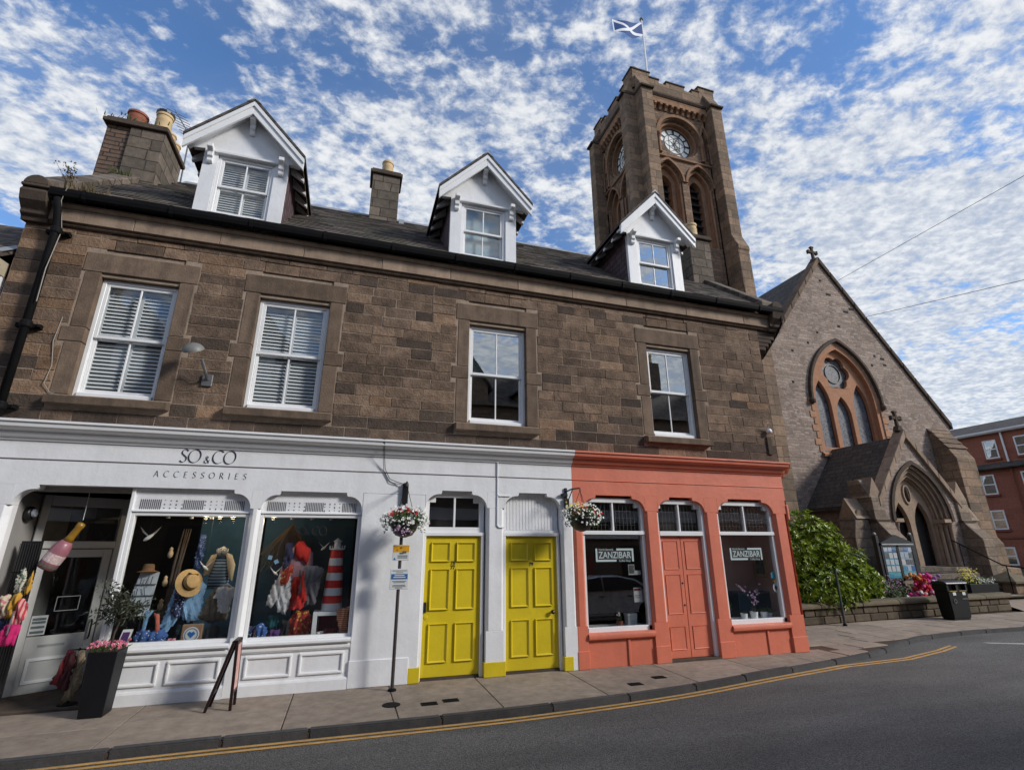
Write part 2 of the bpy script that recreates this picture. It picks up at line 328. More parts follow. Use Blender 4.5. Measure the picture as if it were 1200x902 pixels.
BRICKOLD = brick_mat('old_brick', (.13,.088,.065), (.20,.13,.092), (.05,.04,.034), .30, .10, .014, .9, .9, .5, (.07,.055,.045), warp=.06)
CHIMST = brick_mat('chimney_stone', (.105,.085,.068), (.205,.165,.130), (.06,.05,.042), .42, .26, .012, .92, 1.0, .75, (.070,.062,.050), warp=.09, rubble=False)
FRIEZE = M('pale_frieze_stone', (.330,.245,.180), .88, .18, 5, .4, 40, rnd=.14, streak=.5, dirt_col=(.08,.062,.05), dscale=1.2, spec=.15)
STONE_W = M('warm_orange_sandstone', (.205,.128,.080), .9, .32, 5, 1.0, 26, rnd=.22, col2=(.270,.180,.120), dirt=.45, dirt_col=(.075,.055,.042), dscale=.9, spec=.15)
TERRA = M('terracotta', (.27,.085,.05), .8, .15, 6, .2, 30, dirt=.3, dirt_col=(.1,.05,.04))
BUFF = M('buff_fireclay', (.58,.42,.22), .7, .12, 6, .1, 30, dirt=.35, dirt_col=(.25,.18,.10))
GLASS = glass_mat('window_glass', boost=1.35, wav=.05)
UPGLASS = glass_mat('upper_window_glass', boost=8.0, wav=.02, tint=(.72,.77,.78))
SHOPGLASS = glass_mat('shop_window_glass', boost=1.2)
CAFEGLASS = glass_mat('cafe_window_glass', boost=3.2)
TOWTRIM = M('reddish_tower_stone', (.285,.170,.108), .88, .2, 5, .4, 40, rnd=.15, streak=.45, dirt_col=(.10,.07,.052), dscale=1.3, spec=.15)
LEADED = None
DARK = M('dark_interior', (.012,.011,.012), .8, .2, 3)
BLUEBACK = M('window_backdrop_blue', (.018,.075,.13), .8, .5, 2.0, dirt=.5, dirt_col=(.05,.04,.035), dscale=2)
MIDGLASS = glass_mat('dormer_glass', boost=2.2)
BLIND = M('pale_window_blind', (.42,.52,.54), .8, .05, 2)
GREY_METAL = M('grey_metal', (.20,.20,.20), .4, .15, 8, .1, 30, metal=.6)
PORCHST = brick_mat('porch_ashlar', (.185,.142,.108), (.330,.250,.185), (.150,.115,.090), .60, .30, .010, .9, .8, .6, (.105,.088,.066), warp=.04)
SLATEI = M('single_slate', (.078,.068,.064), .82, .22, 9, .3, 40, rnd=.32, col2=(.165,.136,.116), dirt=.75, dirt_col=(.118,.118,.066), dscale=1.2, spec=.3)
LEADM = M('lead_flashing', (.30,.31,.32), .55, .2, 6, .2, 20, metal=.3)

# ================================================================ GROUND
ROADZ = -0.075
def asphalt():
    m, nt, b, N, L = mat_base('asphalt')
    g = N('ShaderNodeNewGeometry'); n = N('ShaderNodeTexNoise'); n.inputs['Scale'].default_value = 85; n.inputs['Detail'].default_value = 4; L(g.outputs['Position'], n.inputs['Vector'])
    n2 = N('ShaderNodeTexNoise'); n2.inputs['Scale'].default_value = .7; n2.inputs['Detail'].default_value = 7; n2.inputs['Roughness'].default_value = .65
    mp = N('ShaderNodeMapping'); mp.inputs['Rotation'].default_value = (0,0,-.08); mp.inputs['Scale'].default_value = (.35,1.3,1); L(g.outputs['Position'], mp.inputs[0]); L(mp.outputs[0], n2.inputs['Vector'])
    cr = N('ShaderNodeValToRGB'); cr.color_ramp.elements[0].position = .33; cr.color_ramp.elements[0].color = (.040,.038,.036,1); cr.color_ramp.elements[1].position = .70; cr.color_ramp.elements[1].color = (.205,.194,.183,1); L(n.outputs['Fac'], cr.inputs[0])
    r = N('ShaderNodeMapRange'); r.inputs['From Min'].default_value = .3; r.inputs['From Max'].default_value = .7; r.inputs['To Min'].default_value = .60; r.inputs['To Max'].default_value = 1.20; L(n2.outputs['Fac'], r.inputs['Value'])
    v = N('ShaderNodeVectorMath'); v.operation = 'SCALE'; L(cr.outputs[0], v.inputs[0]); L(r.outputs[0], v.inputs['Scale']); L(v.outputs[0], b.inputs['Base Color'])
    b.inputs['Roughness'].default_value = .82; b.inputs['Specular IOR Level'].default_value = .3
    bp = N('ShaderNodeBump'); bp.inputs['Strength'].default_value = .5; bp.inputs['Distance'].default_value = .012; L(n.outputs['Fac'], bp.inputs['Height']); L(bp.outputs[0], b.inputs['Normal']); return m
ASPHALT = asphalt()
EARTH = M('dark_earth', (.055,.045,.032), .95, .4, 4, .6, 20)
PAVE = M('pavement_concrete', (.280,.228,.180), .88, .24, 6, .45, 70, rnd=.08, dirt=.5, dirt_col=(.125,.100,.085), dscale=1.3, spec=.25)
PAVE2 = M('pavement_slab', (.310,.252,.202), .88, .14, 4, .35, 80, rnd=.13, dirt=.4, dirt_col=(.165,.125,.105), dscale=1.2, spec=.25)
JOINT = M('pavement_joint', (.085,.064,.050), .95, .25, 12, .5, 60, dirt=.4, dirt_col=(.06,.05,.04), dscale=2, spec=.1)
def gum(mat, scale=4.0, th=.05, col=(.10,.085,.072)):
    nt = mat.node_tree; N = nt.nodes.new; L = nt.links.new; b = nt.nodes['Principled BSDF']; src = b.inputs['Base Color'].links[0].from_socket
    g = N('ShaderNodeNewGeometry'); v = N('ShaderNodeTexVoronoi'); v.inputs['Scale'].default_value = scale; v.inputs['Randomness'].default_value = 1; L(g.outputs['Position'], v.inputs['Vector'])
    n = N('ShaderNodeTexNoise'); n.inputs['Scale'].default_value = 2.2; L(g.outputs['Position'], n.inputs['Vector'])
    t = N('ShaderNodeMath'); t.operation = 'MULTIPLY'; t.inputs[1].default_value = th*2; L(n.outputs['Fac'], t.inputs[0])
    lt = N('ShaderNodeMath'); lt.operation = 'LESS_THAN'; L(v.outputs['Distance'], lt.inputs[0]); L(t.outputs[0], lt.inputs[1])
    f = N('ShaderNodeMath'); f.operation = 'MULTIPLY'; f.inputs[1].default_value = .6; L(lt.outputs[0], f.inputs[0])
    mx = N('ShaderNodeMix'); mx.data_type = 'RGBA'; L(f.outputs[0], mx.inputs[0]); L(src, mx.inputs[6]); mx.inputs[7].default_value = c4(col); L(mx.outputs[2], b.inputs['Base Color'])
gum(PAVE); gum(PAVE2)
KERB = M('granite_kerb', (.048,.047,.048), .75, .25, 14, .35, 50, rnd=.22, dirt=.4, dirt_col=(.11,.095,.085), dscale=2.5)
YLINE = M('yellow_road_paint', (.56,.315,.085), .75, .18, 9, .3, 90, dirt=.55, dirt_col=(.20,.13,.06), dscale=5)
WLINE = M('white_road_paint', (.5,.5,.48), .8, .15, 9, .3, 90, dirt=.5, dirt_col=(.15,.15,.14), dscale=5)

ground = tag(MB().box(-150, 300, -150, 300, -.6, -.30).build('ground', EARTH), kind='structure')
road = tag(MB().box(-60, 120, -9.6, 2.0, -.29, ROADZ).build('road', ASPHALT), kind='structure')
def catmull(P, step=.3):
    out = []
    for i in range(len(P)-1):
        p0 = Vector(P[max(i-1,0)]); p1 = Vector(P[i]); p2 = Vector(P[i+1]); p3 = Vector(P[min(i+2,len(P)-1)])
        n = max(1, int((p2-p1).length/step))
        for k in range(n):
            t = k/n
            out.append(.5*((2*p1)+(p2-p0)*t+(2*p0-5*p1+4*p2-p3)*t*t+(3*p1-p0-3*p2+p3)*t**3))
    out.append(Vector(P[-1])); return out
KP = [(-12,-1.62),(-6,-1.61),(-2.8,-1.60),(-1.26,-1.57),(1.43,-1.59),(2.86,-1.53),(4.57,-1.35),(6.39,-1.0),(8.55,-.60),(9.8,-.25),(10.85,.16),(11.98,.52),(13.81,.70),(15.36,.66),(22,.62)]
KC = catmull(KP, .25)
def offs(C, d):
    out = []
    for i, p in enumerate(C):
        t = (C[min(i+1,len(C)-1)]-C[max(i-1,0)]).normalized(); out.append(p+Vector((-t.y, t.x))*d)
    return out
KIN = offs(KC, .105)
def kin_y(x):
    for a, b in zip(KIN, KIN[1:]):
        if a.x <= x <= b.x: return a.y+(b.y-a.y)*(x-a.x)/max(1e-6, b.x-a.x)
    return KIN[-1].y if x > 0 else KIN[0].y
BW = .45   # depth the pavement bed runs under the buildings
mb = MB(); poly = [(p.x, p.y) for p in KIN] + [(40, .62), (40, 3.4), (8.9, 3.0), (8.9, BW), (-12, BW)]
mb.prism(poly, 'z', -.28, -.013)
pavement = tag(mb.build('pavement', JOINT), kind='structure')
def slab(x0, x1, ya0, ya1, yb0, yb1, mat, dz=.002, g=.0065):
    z = -.002 + rng.uniform(-dz, dz); zb = -.06
    b = MB().hexa([(x0+g,ya0+g,zb),(x1-g,ya1+g,zb),(x1-g,yb1-g,zb),(x0+g,yb0-g,zb),(x0+g,ya0+g,z),(x1-g,ya1+g,z),(x1-g,yb1-g,z),(x0+g,yb0-g,z)])
    return b.build('slab', mat, pavement, bevel=.004)
x = -9.0
while x < 8.5:
    w = rng.uniform(1.15, 1.7); x2 = min(x+w, 8.62)
    f0, f1 = kin_y(x), kin_y(x2); k = rng.uniform(.46, .54)
    mid0, mid1 = f0*k, f1*k
    slab(x, x2, f0, f1, mid0, mid1, PAVE, .001); xm = x
    slab(x, x2, mid0, mid1, .30 if x < -2.2 else .16, .30 if x2 < -2.2 else .16, PAVE, .001); x = x2
r = 0; y = 2.62
while y > -.9:
    y0 = y-.44; xx = 8.66 + (.3 if r % 2 else 0)
    while xx < 20.5:
        wl = rng.uniform(.55, .85); xe = xx+wl
        if y0 > max(kin_y(xx), kin_y(xe))+.10 and rng.random() > .03:
            slab(xx, xe, y0, y0, y, y, PAVE2, .003, .010)
        elif y > max(kin_y(xx), kin_y(xe))+.06:
            slab(xx, xe, max(y0, kin_y(xx)), max(y0, kin_y(xe)), y, y, PAVE2, .003, .010)
        xx = xe
    y = y0; r += 1
kerb = tag(MB().prism([(p.x,p.y) for p in offs(KC,.010)]+[(p.x,p.y) for p in reversed(offs(KC,.100))], 'z', -.28, -.022).build('kerb', JOINT), kind='structure')
i = 0
while i < len(KC)-1:
    n = rng.choice((3,4,4,5)); j = min(i+n, len(KC)-1)
    if KC[i].x > -8:
        out = [(p.x, p.y) for p in KC[i:j+1]]; inn = [(p.x, p.y) for p in KIN[i:j+1]]
        t = (KC[j]-KC[i]).normalized()*.006
        out[0] = (out[0][0]+t.x, out[0][1]+t.y); inn[0] = (inn[0][0]+t.x, inn[0][1]+t.y); out[-1] = (out[-1][0]-t.x, out[-1][1]-t.y); inn[-1] = (inn[-1][0]-t.x, inn[-1][1]-t.y)
        MB().prism(out+inn[::-1], 'z', -.12, .004+rng.uniform(-.005,.005)).build('kerb_stone', KERB, kerb, bevel=.014, seg=2)
    i = j
# drain gap and painted lines
LC = [p for p in KC if p.x < 8.2]
for a, w in ((-.03, .055), (-.135, .055)):
    c0 = offs(LC, a); c1 = offs(LC, a-w)
    e0 = [Vector((9.7,-.60+a)), Vector((11.0,-.28+a)), Vector((11.75,-.03+a))]; e1 = [p+Vector((.0,-w)) for p in e0]
    A = c0+e0; B = c1+e1; mb = MB()
    for q in range(len(A)-1):
        mb.add([(A[q].x,A[q].y,ROADZ+.004),(B[q].x,B[q].y,ROADZ+.004),(B[q+1].x,B[q+1].y,ROADZ+.004),(A[q+1].x,A[q+1].y,ROADZ+.004)], [(0,1,2,3)])
    mb.build('yellow_line', YLINE, road)
mb = MB(); mb.add([(12.75,-.16,ROADZ+.004),(13.6,-.62,ROADZ+.004),(13.75,-.55,ROADZ+.004),(12.75,-.05,ROADZ+.004)], [(0,1,2,3)]); mb.build('white_line', WLINE, road)
# iron covers let into the pavement
for x, y, w, d, nm in ((.70,-.93,.15,.11,'round'),(1.15,-1.03,.20,.13,'box'),(1.43,-.97,.20,.13,'box'),(4.05,-1.0,.2,.13,'box'),(4.58,-.77,.2,.13,'box')):
    mb = MB()
    if nm == 'round': mb.lathe([(.11,-.02),(.11,.004),(.095,.006),(.0,.006)], 20, (x,y,0))
    else:
        mb.box(x-w/2,x+w/2,y-d/2,y+d/2,-.02,.004)
        for k in range(3): mb.box(x-w/2+.02,x+w/2-.02,y-d/2+.02+k*.04,y-d/2+.035+k*.04,.004,.008)
    lb = {'.70':''}
    o = mb.build('iron_cover', IRON)
    tag(o, {(.70):'small round iron cover in pavement beside the sign pole', (1.15):'rectangular iron cover in pavement before left yellow door, nearer the sign pole', (1.43):'rectangular iron cover in pavement before left yellow door, farther from the sign pole', (4.05):'rectangular iron cover in pavement before coral shop, nearer the yellow doors', (4.58):'rectangular iron cover in pavement before coral shop, nearer the coral door'}[x], 'cover', 'iron covers in the pavement')
# far side of the street
FARP = tag(MB().box(-60, 60, -13.0, -9.6, -.28, .0).build('far_pavement', PAVE), kind='structure')
# churchyard terrain and path
GRASSY = M('churchyard_soil', (.05,.048,.025), .95, .4, 5, .8, 25, dirt=.5, dirt_col=(.045,.07,.02), dscale=1.6)
yard = MB().add([(8.9,2.75,.30),(19.0,3.2,.32),(60,3.4,-.02),(60,60,.1),(8.9,60,.6),(8.9,9,.5)], [(0,1,2,3,4,5)]).build('churchyard_ground', GRASSY); tag(yard, kind='structure')
pathm = MB().add([(19.06,2.55,-.004),(46,2.55,-.004),(46,3.6,.325),(18.9,3.6,.335),(18.0,6.2,.35),(46,6.2,.34)], [(0,1,2,3),(3,2,5,4)])
tag(pathm.build('path', PAVE2), kind='structure')

# ================================================================ STONE TERRACE
B = thing('stone_terrace_building', 'long brown sandstone terrace with three white dormers and slate roof above the shops', 'building', (1.9, 0, 0))
WINS = [(-3.85,-2.83), (-1.69,-.62), (1.77,2.845), (5.42,6.45)]; WZ0, WZ1 = 3.86, 5.69
XL, XR = -4.93, 8.30
ROOF0 = (-.15, 6.88); RK = .861
def roofz(y): return ROOF0[1]+RK*(y-ROOF0[0])
# backing wall with window openings
mb = MB(); xs = XL
for a, b_ in WINS:
    mb.box(xs, a-.02, .0405, .42, 2.72, 6.46); mb.box(a-.02, b_+.02, .0405, .42, 2.72, WZ0-.01); mb.box(a-.02, b_+.02, .062, .42, WZ1+.01, 6.46); xs = b_+.02
mb.box(xs, XR, .0405, .42, 2.72, 6.46)
wall = mb.build('wall', MORTAR, B)
mb = MB(); mb.box(XL, XL+.3, .42, 6.6, 0, 6.95); mb.box(8.55, 8.85, .62, 6.6, 0, 6.95); mb.box(XL, 8.85, 6.3, 6.6, 0, 7.0)
mb.box(XL+.3, 8.55, .42, 6.3, 3.15, 3.3); mb.box(-2.2, -2.1, .9, 6.3, 3.3, 6.5); mb.box(3.9, 4.0, .42, 6.3, 3.3, 6.5); mb.box(XL+.3, 8.55, .42, 6.3, 6.42, 6.5)
for x in (XL, 8.55): mb.prism([(.42,7.2),(3.3,9.7),(6.6,6.9),(6.6,6.5),(.42,6.5)], 'x', x+.01, x+.29)
mb.build('side_wall', STONE_DK, B)
def slates(name, o, u, v, lu, lv, par, w=.27, e=.185, skip=None):
    n = u.cross(v).normalized(); mb = MB(); r = 0; t = 0.0
    while t < lv:
        x = -w*.5*(r % 2)
        while x < lu:
            ww = w*rng.uniform(.9,1.1); a, b_ = max(0,x)+.003, min(lu,x+ww)-.003; x += ww
            if b_-a < .05: continue
            p = o+u*(a+b_)/2+v*t
            if skip and skip(p): continue
            j = rng.uniform(-.012,.012); t0, t1 = t+j, min(lv, t+e*1.25); h0, h1 = .018+rng.uniform(0,.007), .004
            P = [o+u*a+v*t0, o+u*b_+v*(t0+rng.uniform(-.006,.006)), o+u*b_+v*t1, o+u*a+v*t1]
            q = [n*(h0-.009), n*(h0-.009), n*(h1-.004), n*(h1-.004)]; k = [n*h0, n*h0, n*h1, n*h1]
            mb.hexa([P[i]+q[i] for i in range(4)]+[P[i]+k[i] for i in range(4)])
        t += e; r += 1
    return tag(mb.build(name, SLATEI, par, fix=False), kind='stuff')
# coursed stones
def cut(iv, ex):
    out = [iv]
    for e0, e1 in ex:
        nx = []
        for a, b_ in out:
            if e1 <= a or e0 >= b_: nx.append((a, b_)); continue
            if e0 > a: nx.append((a, e0))
            if e1 < b_: nx.append((e1, b_))
        out = nx
    return out
rects = []
for a, b_ in WINS:
    rects += [(a-.225, b_+.225, 3.695, 5.75), (a-.25, b_+.25, 5.75, 6.075), (a-.305, a, 4.62, 4.86), (b_, b_+.305, 4.62, 4.86)]
stones = []; z = 3.475; ci = 0
while z < 6.40:
    h = rng.uniform(.155, .195); z1 = min(z+h, 6.42)
    if 6.42-z1 < .09: z1 = 6.42
    ex = [(r[0], r[1]) for r in rects if r[2] < z1-.03 and r[3] > z+.03]
    for a, b_ in cut((XL, XR), ex):
        x = a
        while x < b_-.01:
            w = rng.uniform(.30, .68)
            if x < -4.4: w = rng.choice((.42,.62))
            if x > 7.7: w = rng.choice((.28,.5))
            if b_-(x+w) < .22: w = b_-x
            if w > .85: w *= .5
            stones.append((x, x+w, z, z1)); x += w
    z = z1; ci += 1
stones.sort(key=lambda s: -(s[1]-s[0])*(s[3]-s[2]))
def stone_mb(mb, s):
    x0, x1, z0, z1 = s; g = rng.uniform(.0035, .007); y = .0385-rng.uniform(0, .009)
    j = lambda: rng.uniform(-.004, .004)
    mb.hexa([(x0+g+j(),y,z0+g+j()),(x1-g+j(),y,z0+g+j()),(x1-g,.075,z0+g),(x0+g,.075,z0+g),(x0+g+j(),y,z1-g+j()),(x1-g+j(),y,z1-g+j()),(x1-g,.075,z1-g),(x0+g,.075,z1-g)])
for s in stones[:300]:
    mb = MB(); stone_mb(mb, s)
    low = s[3] < 3.85
    mb.build('stone', STONE_DK if (low and rng.random() < .75) or rng.random() < .07 else (STONE_W if rng.random() < (.75 if s[0] < -4.2 else .30 if s[0] < -1.5 else .07) else STONE), wall, bevel=.004)
mb = MB()
for s in stones[300:]: stone_mb(mb, s)
tag(mb.build('small_stones', STONE, wall, bevel=.006), kind='stuff')
# dressed window margins
for a, b_ in WINS:
    mb = MB().box(a-.245, b_+.245, .028, .30, 5.755, 6.07); mb.build('lintel', DRESS, B, bevel=.008)
    mb = MB().prism([(.30,3.71),(-.085,3.70),(-.085,3.81),(.02,3.835),(.13,3.85),(.30,3.85)], 'x', a-.215, b_+.215); mb.build('window_sill', DRESS, B, bevel=.006)
    for sg, xe in ((-1, a), (1, b_)):
        for z0, z1, w in ((3.855,4.625,.215),(4.633,4.852,.295),(4.86,5.748,.205)):
            x0, x1 = (xe-w, xe) if sg < 0 else (xe, xe+w)
            MB().box(x0, x1, .032-.004*(w > .25), .30, z0, z1).build('margin_stone', DRESS, B, bevel=.008)
# eaves band
x = XL+.02
while x < 8.84:
    w = rng.uniform(1.0, 1.5); x2 = min(x+w, 8.84)
    if 8.84-x2 < .5: x2 = 8.84
    MB().box(x+.003, x2-.003, -.055, .30, 6.475, 6.685).build('frieze_stone', FRIEZE, B, bevel=.006); x = x2
MB().prism([(.2,6.425),(.0,6.425),(-.015,6.44),(-.015,6.455),(-.04,6.472),(.2,6.472)], 'x', XL+.02, 8.83).build('string_moulding', DRESS, B)
MB().prism([(.2,6.69),(-.06,6.69),(-.10,6.73),(-.10,6.76),(.2,6.80)], 'x', XL+.02, 8.84).build('eaves_moulding', FRIEZE, B)
# gutter and pipe
gp = [(-.12,6.80),(-.19,6.765),(-.235,6.785),(-.255,6.84),(-.26,6.895),(-.248,6.90),(-.24,6.85),(-.225,6.805),(-.19,6.785),(-.13,6.815)]
gut = MB().prism(gp, 'x', -4.62, 8.86).build('gutter', IRON, B)
for k in range(12): xx = -4.2+k*1.13; MB().prism([(-.12,6.79),(-.12,6.775),(-.19,6.745),(-.245,6.77),(-.268,6.84),(-.268,6.905),(-.262,6.905),(-.262,6.84),(-.24,6.78),(-.19,6.76)], 'x', xx-.025, xx+.025).build('bracket', IRON, gut)
MB().tube([(8.80,-.2,6.74),(8.80,-.2,6.55),(8.84,.05,6.35),(8.60,.25,5.9)], .02, 8).build('overflow_pipe', IRON, B)
mb = MB().tube([(-4.52,-.2,6.76),(-4.50,-.16,6.6),(-4.49,-.085,6.35),(-4.485,-.075,3.47)], .050, 10)
pipe = mb.build('downpipe', IRON, B, smooth=True)
for zc in (6.28, 4.78, 3.62):
    mb = MB().lathe([(.062,-.05),(.07,-.03),(.07,.03),(.062,.05)], 12, (-4.485,-.078,zc)); mb.box(-4.63,-4.34,-.03,.06,zc-.03,zc+.03); mb.lathe([(.028,-.0),(.03,.02),(.0,.03)], 8, (-4.36,-.05,zc-.02)); mb.build('pipe_collar', IRON, pipe)
CABLE = M('pale_cable', (.30,.27,.23), .7, .1); CABLED = M('dark_cable', (.03,.03,.03), .6, .1)
tag(MB().tube([(-4.40,-.28,6.93),(-4.47,-.20,6.72),(-4.43,-.06,6.3),(-4.42,-.16,5.6),(-4.41,-.15,5.1)], .007, 5).build('cable', CABLE, B), None)
mb = MB().tube([(-4.16,.03,4.98),(-4.18,.02,4.6),(-4.12,.03,4.25),(-4.14,.01,3.98),(-4.05,.02,3.86),(-3.9,.02,3.82)], .006, 5); mb.build('cable', CABLE, B)
# skewputts, skews, chimneys
def skewputt(x0, x1):
    mb = MB()
    mb.prism([(.25,6.46),(-.03,6.40),(-.05,6.46),(-.10,6.50),(-.10,6.55),(-.20,6.66),(-.24,6.80),(-.20,6.86),(-.25,6.86),(-.25,6.91),(.25,6.91)], 'x', x0, x1)
    mb.prism([(p[0], p[1]) for p in arc((x0+x1)/2, 6.91, (x1-x0)/2-.01, 0, PI, 10)], 'y', -.24, .2)
    return mb.build('skewputt', DARKTRIM, B, bevel=.01)
skewputt(-4.97, -4.64); skewputt(8.56, 8.88)
def skew(x0, x1, ya, yb):
    d = .16; n = max(1, round((yb-ya)/1.0))
    for k in range(n):
        y0 = ya+(yb-ya)*k/n+.006; y1 = ya+(yb-ya)*(k+1)/n-.006
        MB().hexa([(x0,y0,roofz(y0)-.1),(x1,y0,roofz(y0)-.1),(x1,y1,roofz(y1)-.1),(x0,y1,roofz(y1)-.1),(x0,y0,roofz(y0)+d),(x1,y0,roofz(y0)+d),(x1,y1,roofz(y1)+d),(x0,y1,roofz(y1)+d)]).build('skew_stone', CHIMST, B, bevel=.015)
skew(-4.97, -4.58, .02, 1.98); skew(8.55, 8.88, .0, 1.75)
RY, RZ = 3.3, roofz(3.3)
mb = MB().hexa([(-4.9,-.15,6.82),(8.86,-.15,6.82),(8.86,RY,RZ-.06),(-4.9,RY,RZ-.06),(-4.9,-.18,6.875),(8.86,-.18,6.875),(8.86,RY,RZ),(-4.9,RY,RZ)])
roof = mb.build('roof', SLATE, B)
slates('slates', Vector((-4.57,-.17,6.88)), Vector((1,0,0)), Vector((0,1,RK)).normalized(), 13.1, (RY+.15)*math.sqrt(1+RK*RK)-.10, roof, skip=lambda p: any(abs(p.x-c) < .60 and p.y > .2 and p.z < 9.25 for c in (-2.27,2.03,5.93)) or (p.x < -4.3 and p.y > 1.95) or (-.22 < p.x < .5 and p.y > 2.9) or (p.x > 8.15 and p.y > 1.7))
MB().hexa([(-4.9,RY,RZ-.07),(8.86,RY,RZ-.07),(8.86,6.8,6.8),(-4.9,6.8,6.8),(-4.9,RY,RZ-.005),(8.86,RY,RZ-.005),(8.86,6.8,6.87),(-4.9,6.8,6.87)]).build('roof_slope', SLATE, roof)
MB().prism([(RY-.16,RZ-.10),(RY-.13,RZ-.06),(RY,RZ+.06),(RY+.13,RZ-.06),(RY+.16,RZ-.10),(RY,RZ+.02)], 'x', -4.3, 8.5).build('ridge', LEADM, roof)
def chimney(x0, x1, y0, y1, zb, zt, pots, mat=CHIMST, split=None):
    mb = MB()
    if split:
        mb.box(split, x1, y0, y1, zb, zt)
        c = mb.build('chimney', mat, B, bevel=.012)
        MB().box(x0, split-.004, y0+.06, y1-.05, zb, zt).build('brick_stack', BRICKOLD, c)
    else: c = mb.box(x0, x1, y0, y1, zb, zt).build('chimney', mat, B, bevel=.012)
    mb = MB().box(x0-.06, x1+.06, y0-.06, y1+.06, zt+.003, zt+.10); mb.box(x0-.02, x1+.02, y0-.02, y1+.02, zt+.103, zt+.16); mb.build('chimney_cope', DARKTRIM, c, bevel=.012)
    for px, py, r, h, m_, cap in pots:
        b = MB().lathe([(r*1.02,0),(r*1.0,h*.1),(r*.92,h*.6),(r*.95,h*.62),(r*.95,h*.7),(r*.88,h*.72),(r*.9,h*.86),(r*1.0,h*.88),(r*1.0,h),(r*.8,h),(r*.78,h*.7)], 16, (px,py,zt+.14), caps=False)
        p = b.build('chimney_pot', m_, c, smooth=40)
        if cap: MB().lathe([(r*1.08,0),(r*1.1,.05),(r*.7,.075),(0,.08)], 16, (px,py,zt+.14+h)).build('pot_cap', BLACK, p)
    return c
ch1 = chimney(-5.40, -4.36, 2.0, 3.05, 7.2, 10.05, [(-5.05,2.3,.19,.42,TERRA,False),(-4.55,2.25,.16,.50,BUFF,True),(-4.55,2.62,.14,.34,BUFF,False),(-4.55,2.92,.14,.34,BUFF,False)], split=-4.98)
chimney(-.20, .47, 2.84, 3.4, 9.0, 10.82, [(.15,3.1,.15,.45,BUFF,False)])
chimney(8.22, 8.90, 1.75, 2.5, 7.4, 9.92, [(8.56,2.05,.19,.50,BUFF,False)])
for (x, y, z0) in ((.52,2.8,9.42),):
    MB().box(x, x+.12, y, y+.25, z0, z0+.16).build('flashing', LEADM, roof)
# aerial on the big chimney
aer = thing('television_aerial', 'thin rooftop television aerial mast behind the left chimney', 'aerial', (-4.32, 3.1, 9.3))
MB().tube([(-4.32,3.1,9.3),(-4.36,3.1,11.05)], .018, 6).build('mast', GREY_METAL, aer)
mb = MB().tube([(-4.30,3.1,10.92),(-4.78,3.1,11.66)], .014, 5)
boom = mb.build('boom', GREY_METAL, aer)
for k in range(8):
    t = k/7.5; p = Vector((-4.34,3.1,10.98)).lerp(Vector((-4.76,3.1,11.62)), t); MB().tube([p+Vector((-.15,-.15,-.05)), p+Vector((.15,.15,.05))], .009, 4).build('element', GREY_METAL, boom)
MB().tube([(-4.36,3.1,10.98),(-4.34,3.1,11.06)], .025, 5).build('clamp', GREY_METAL, aer)

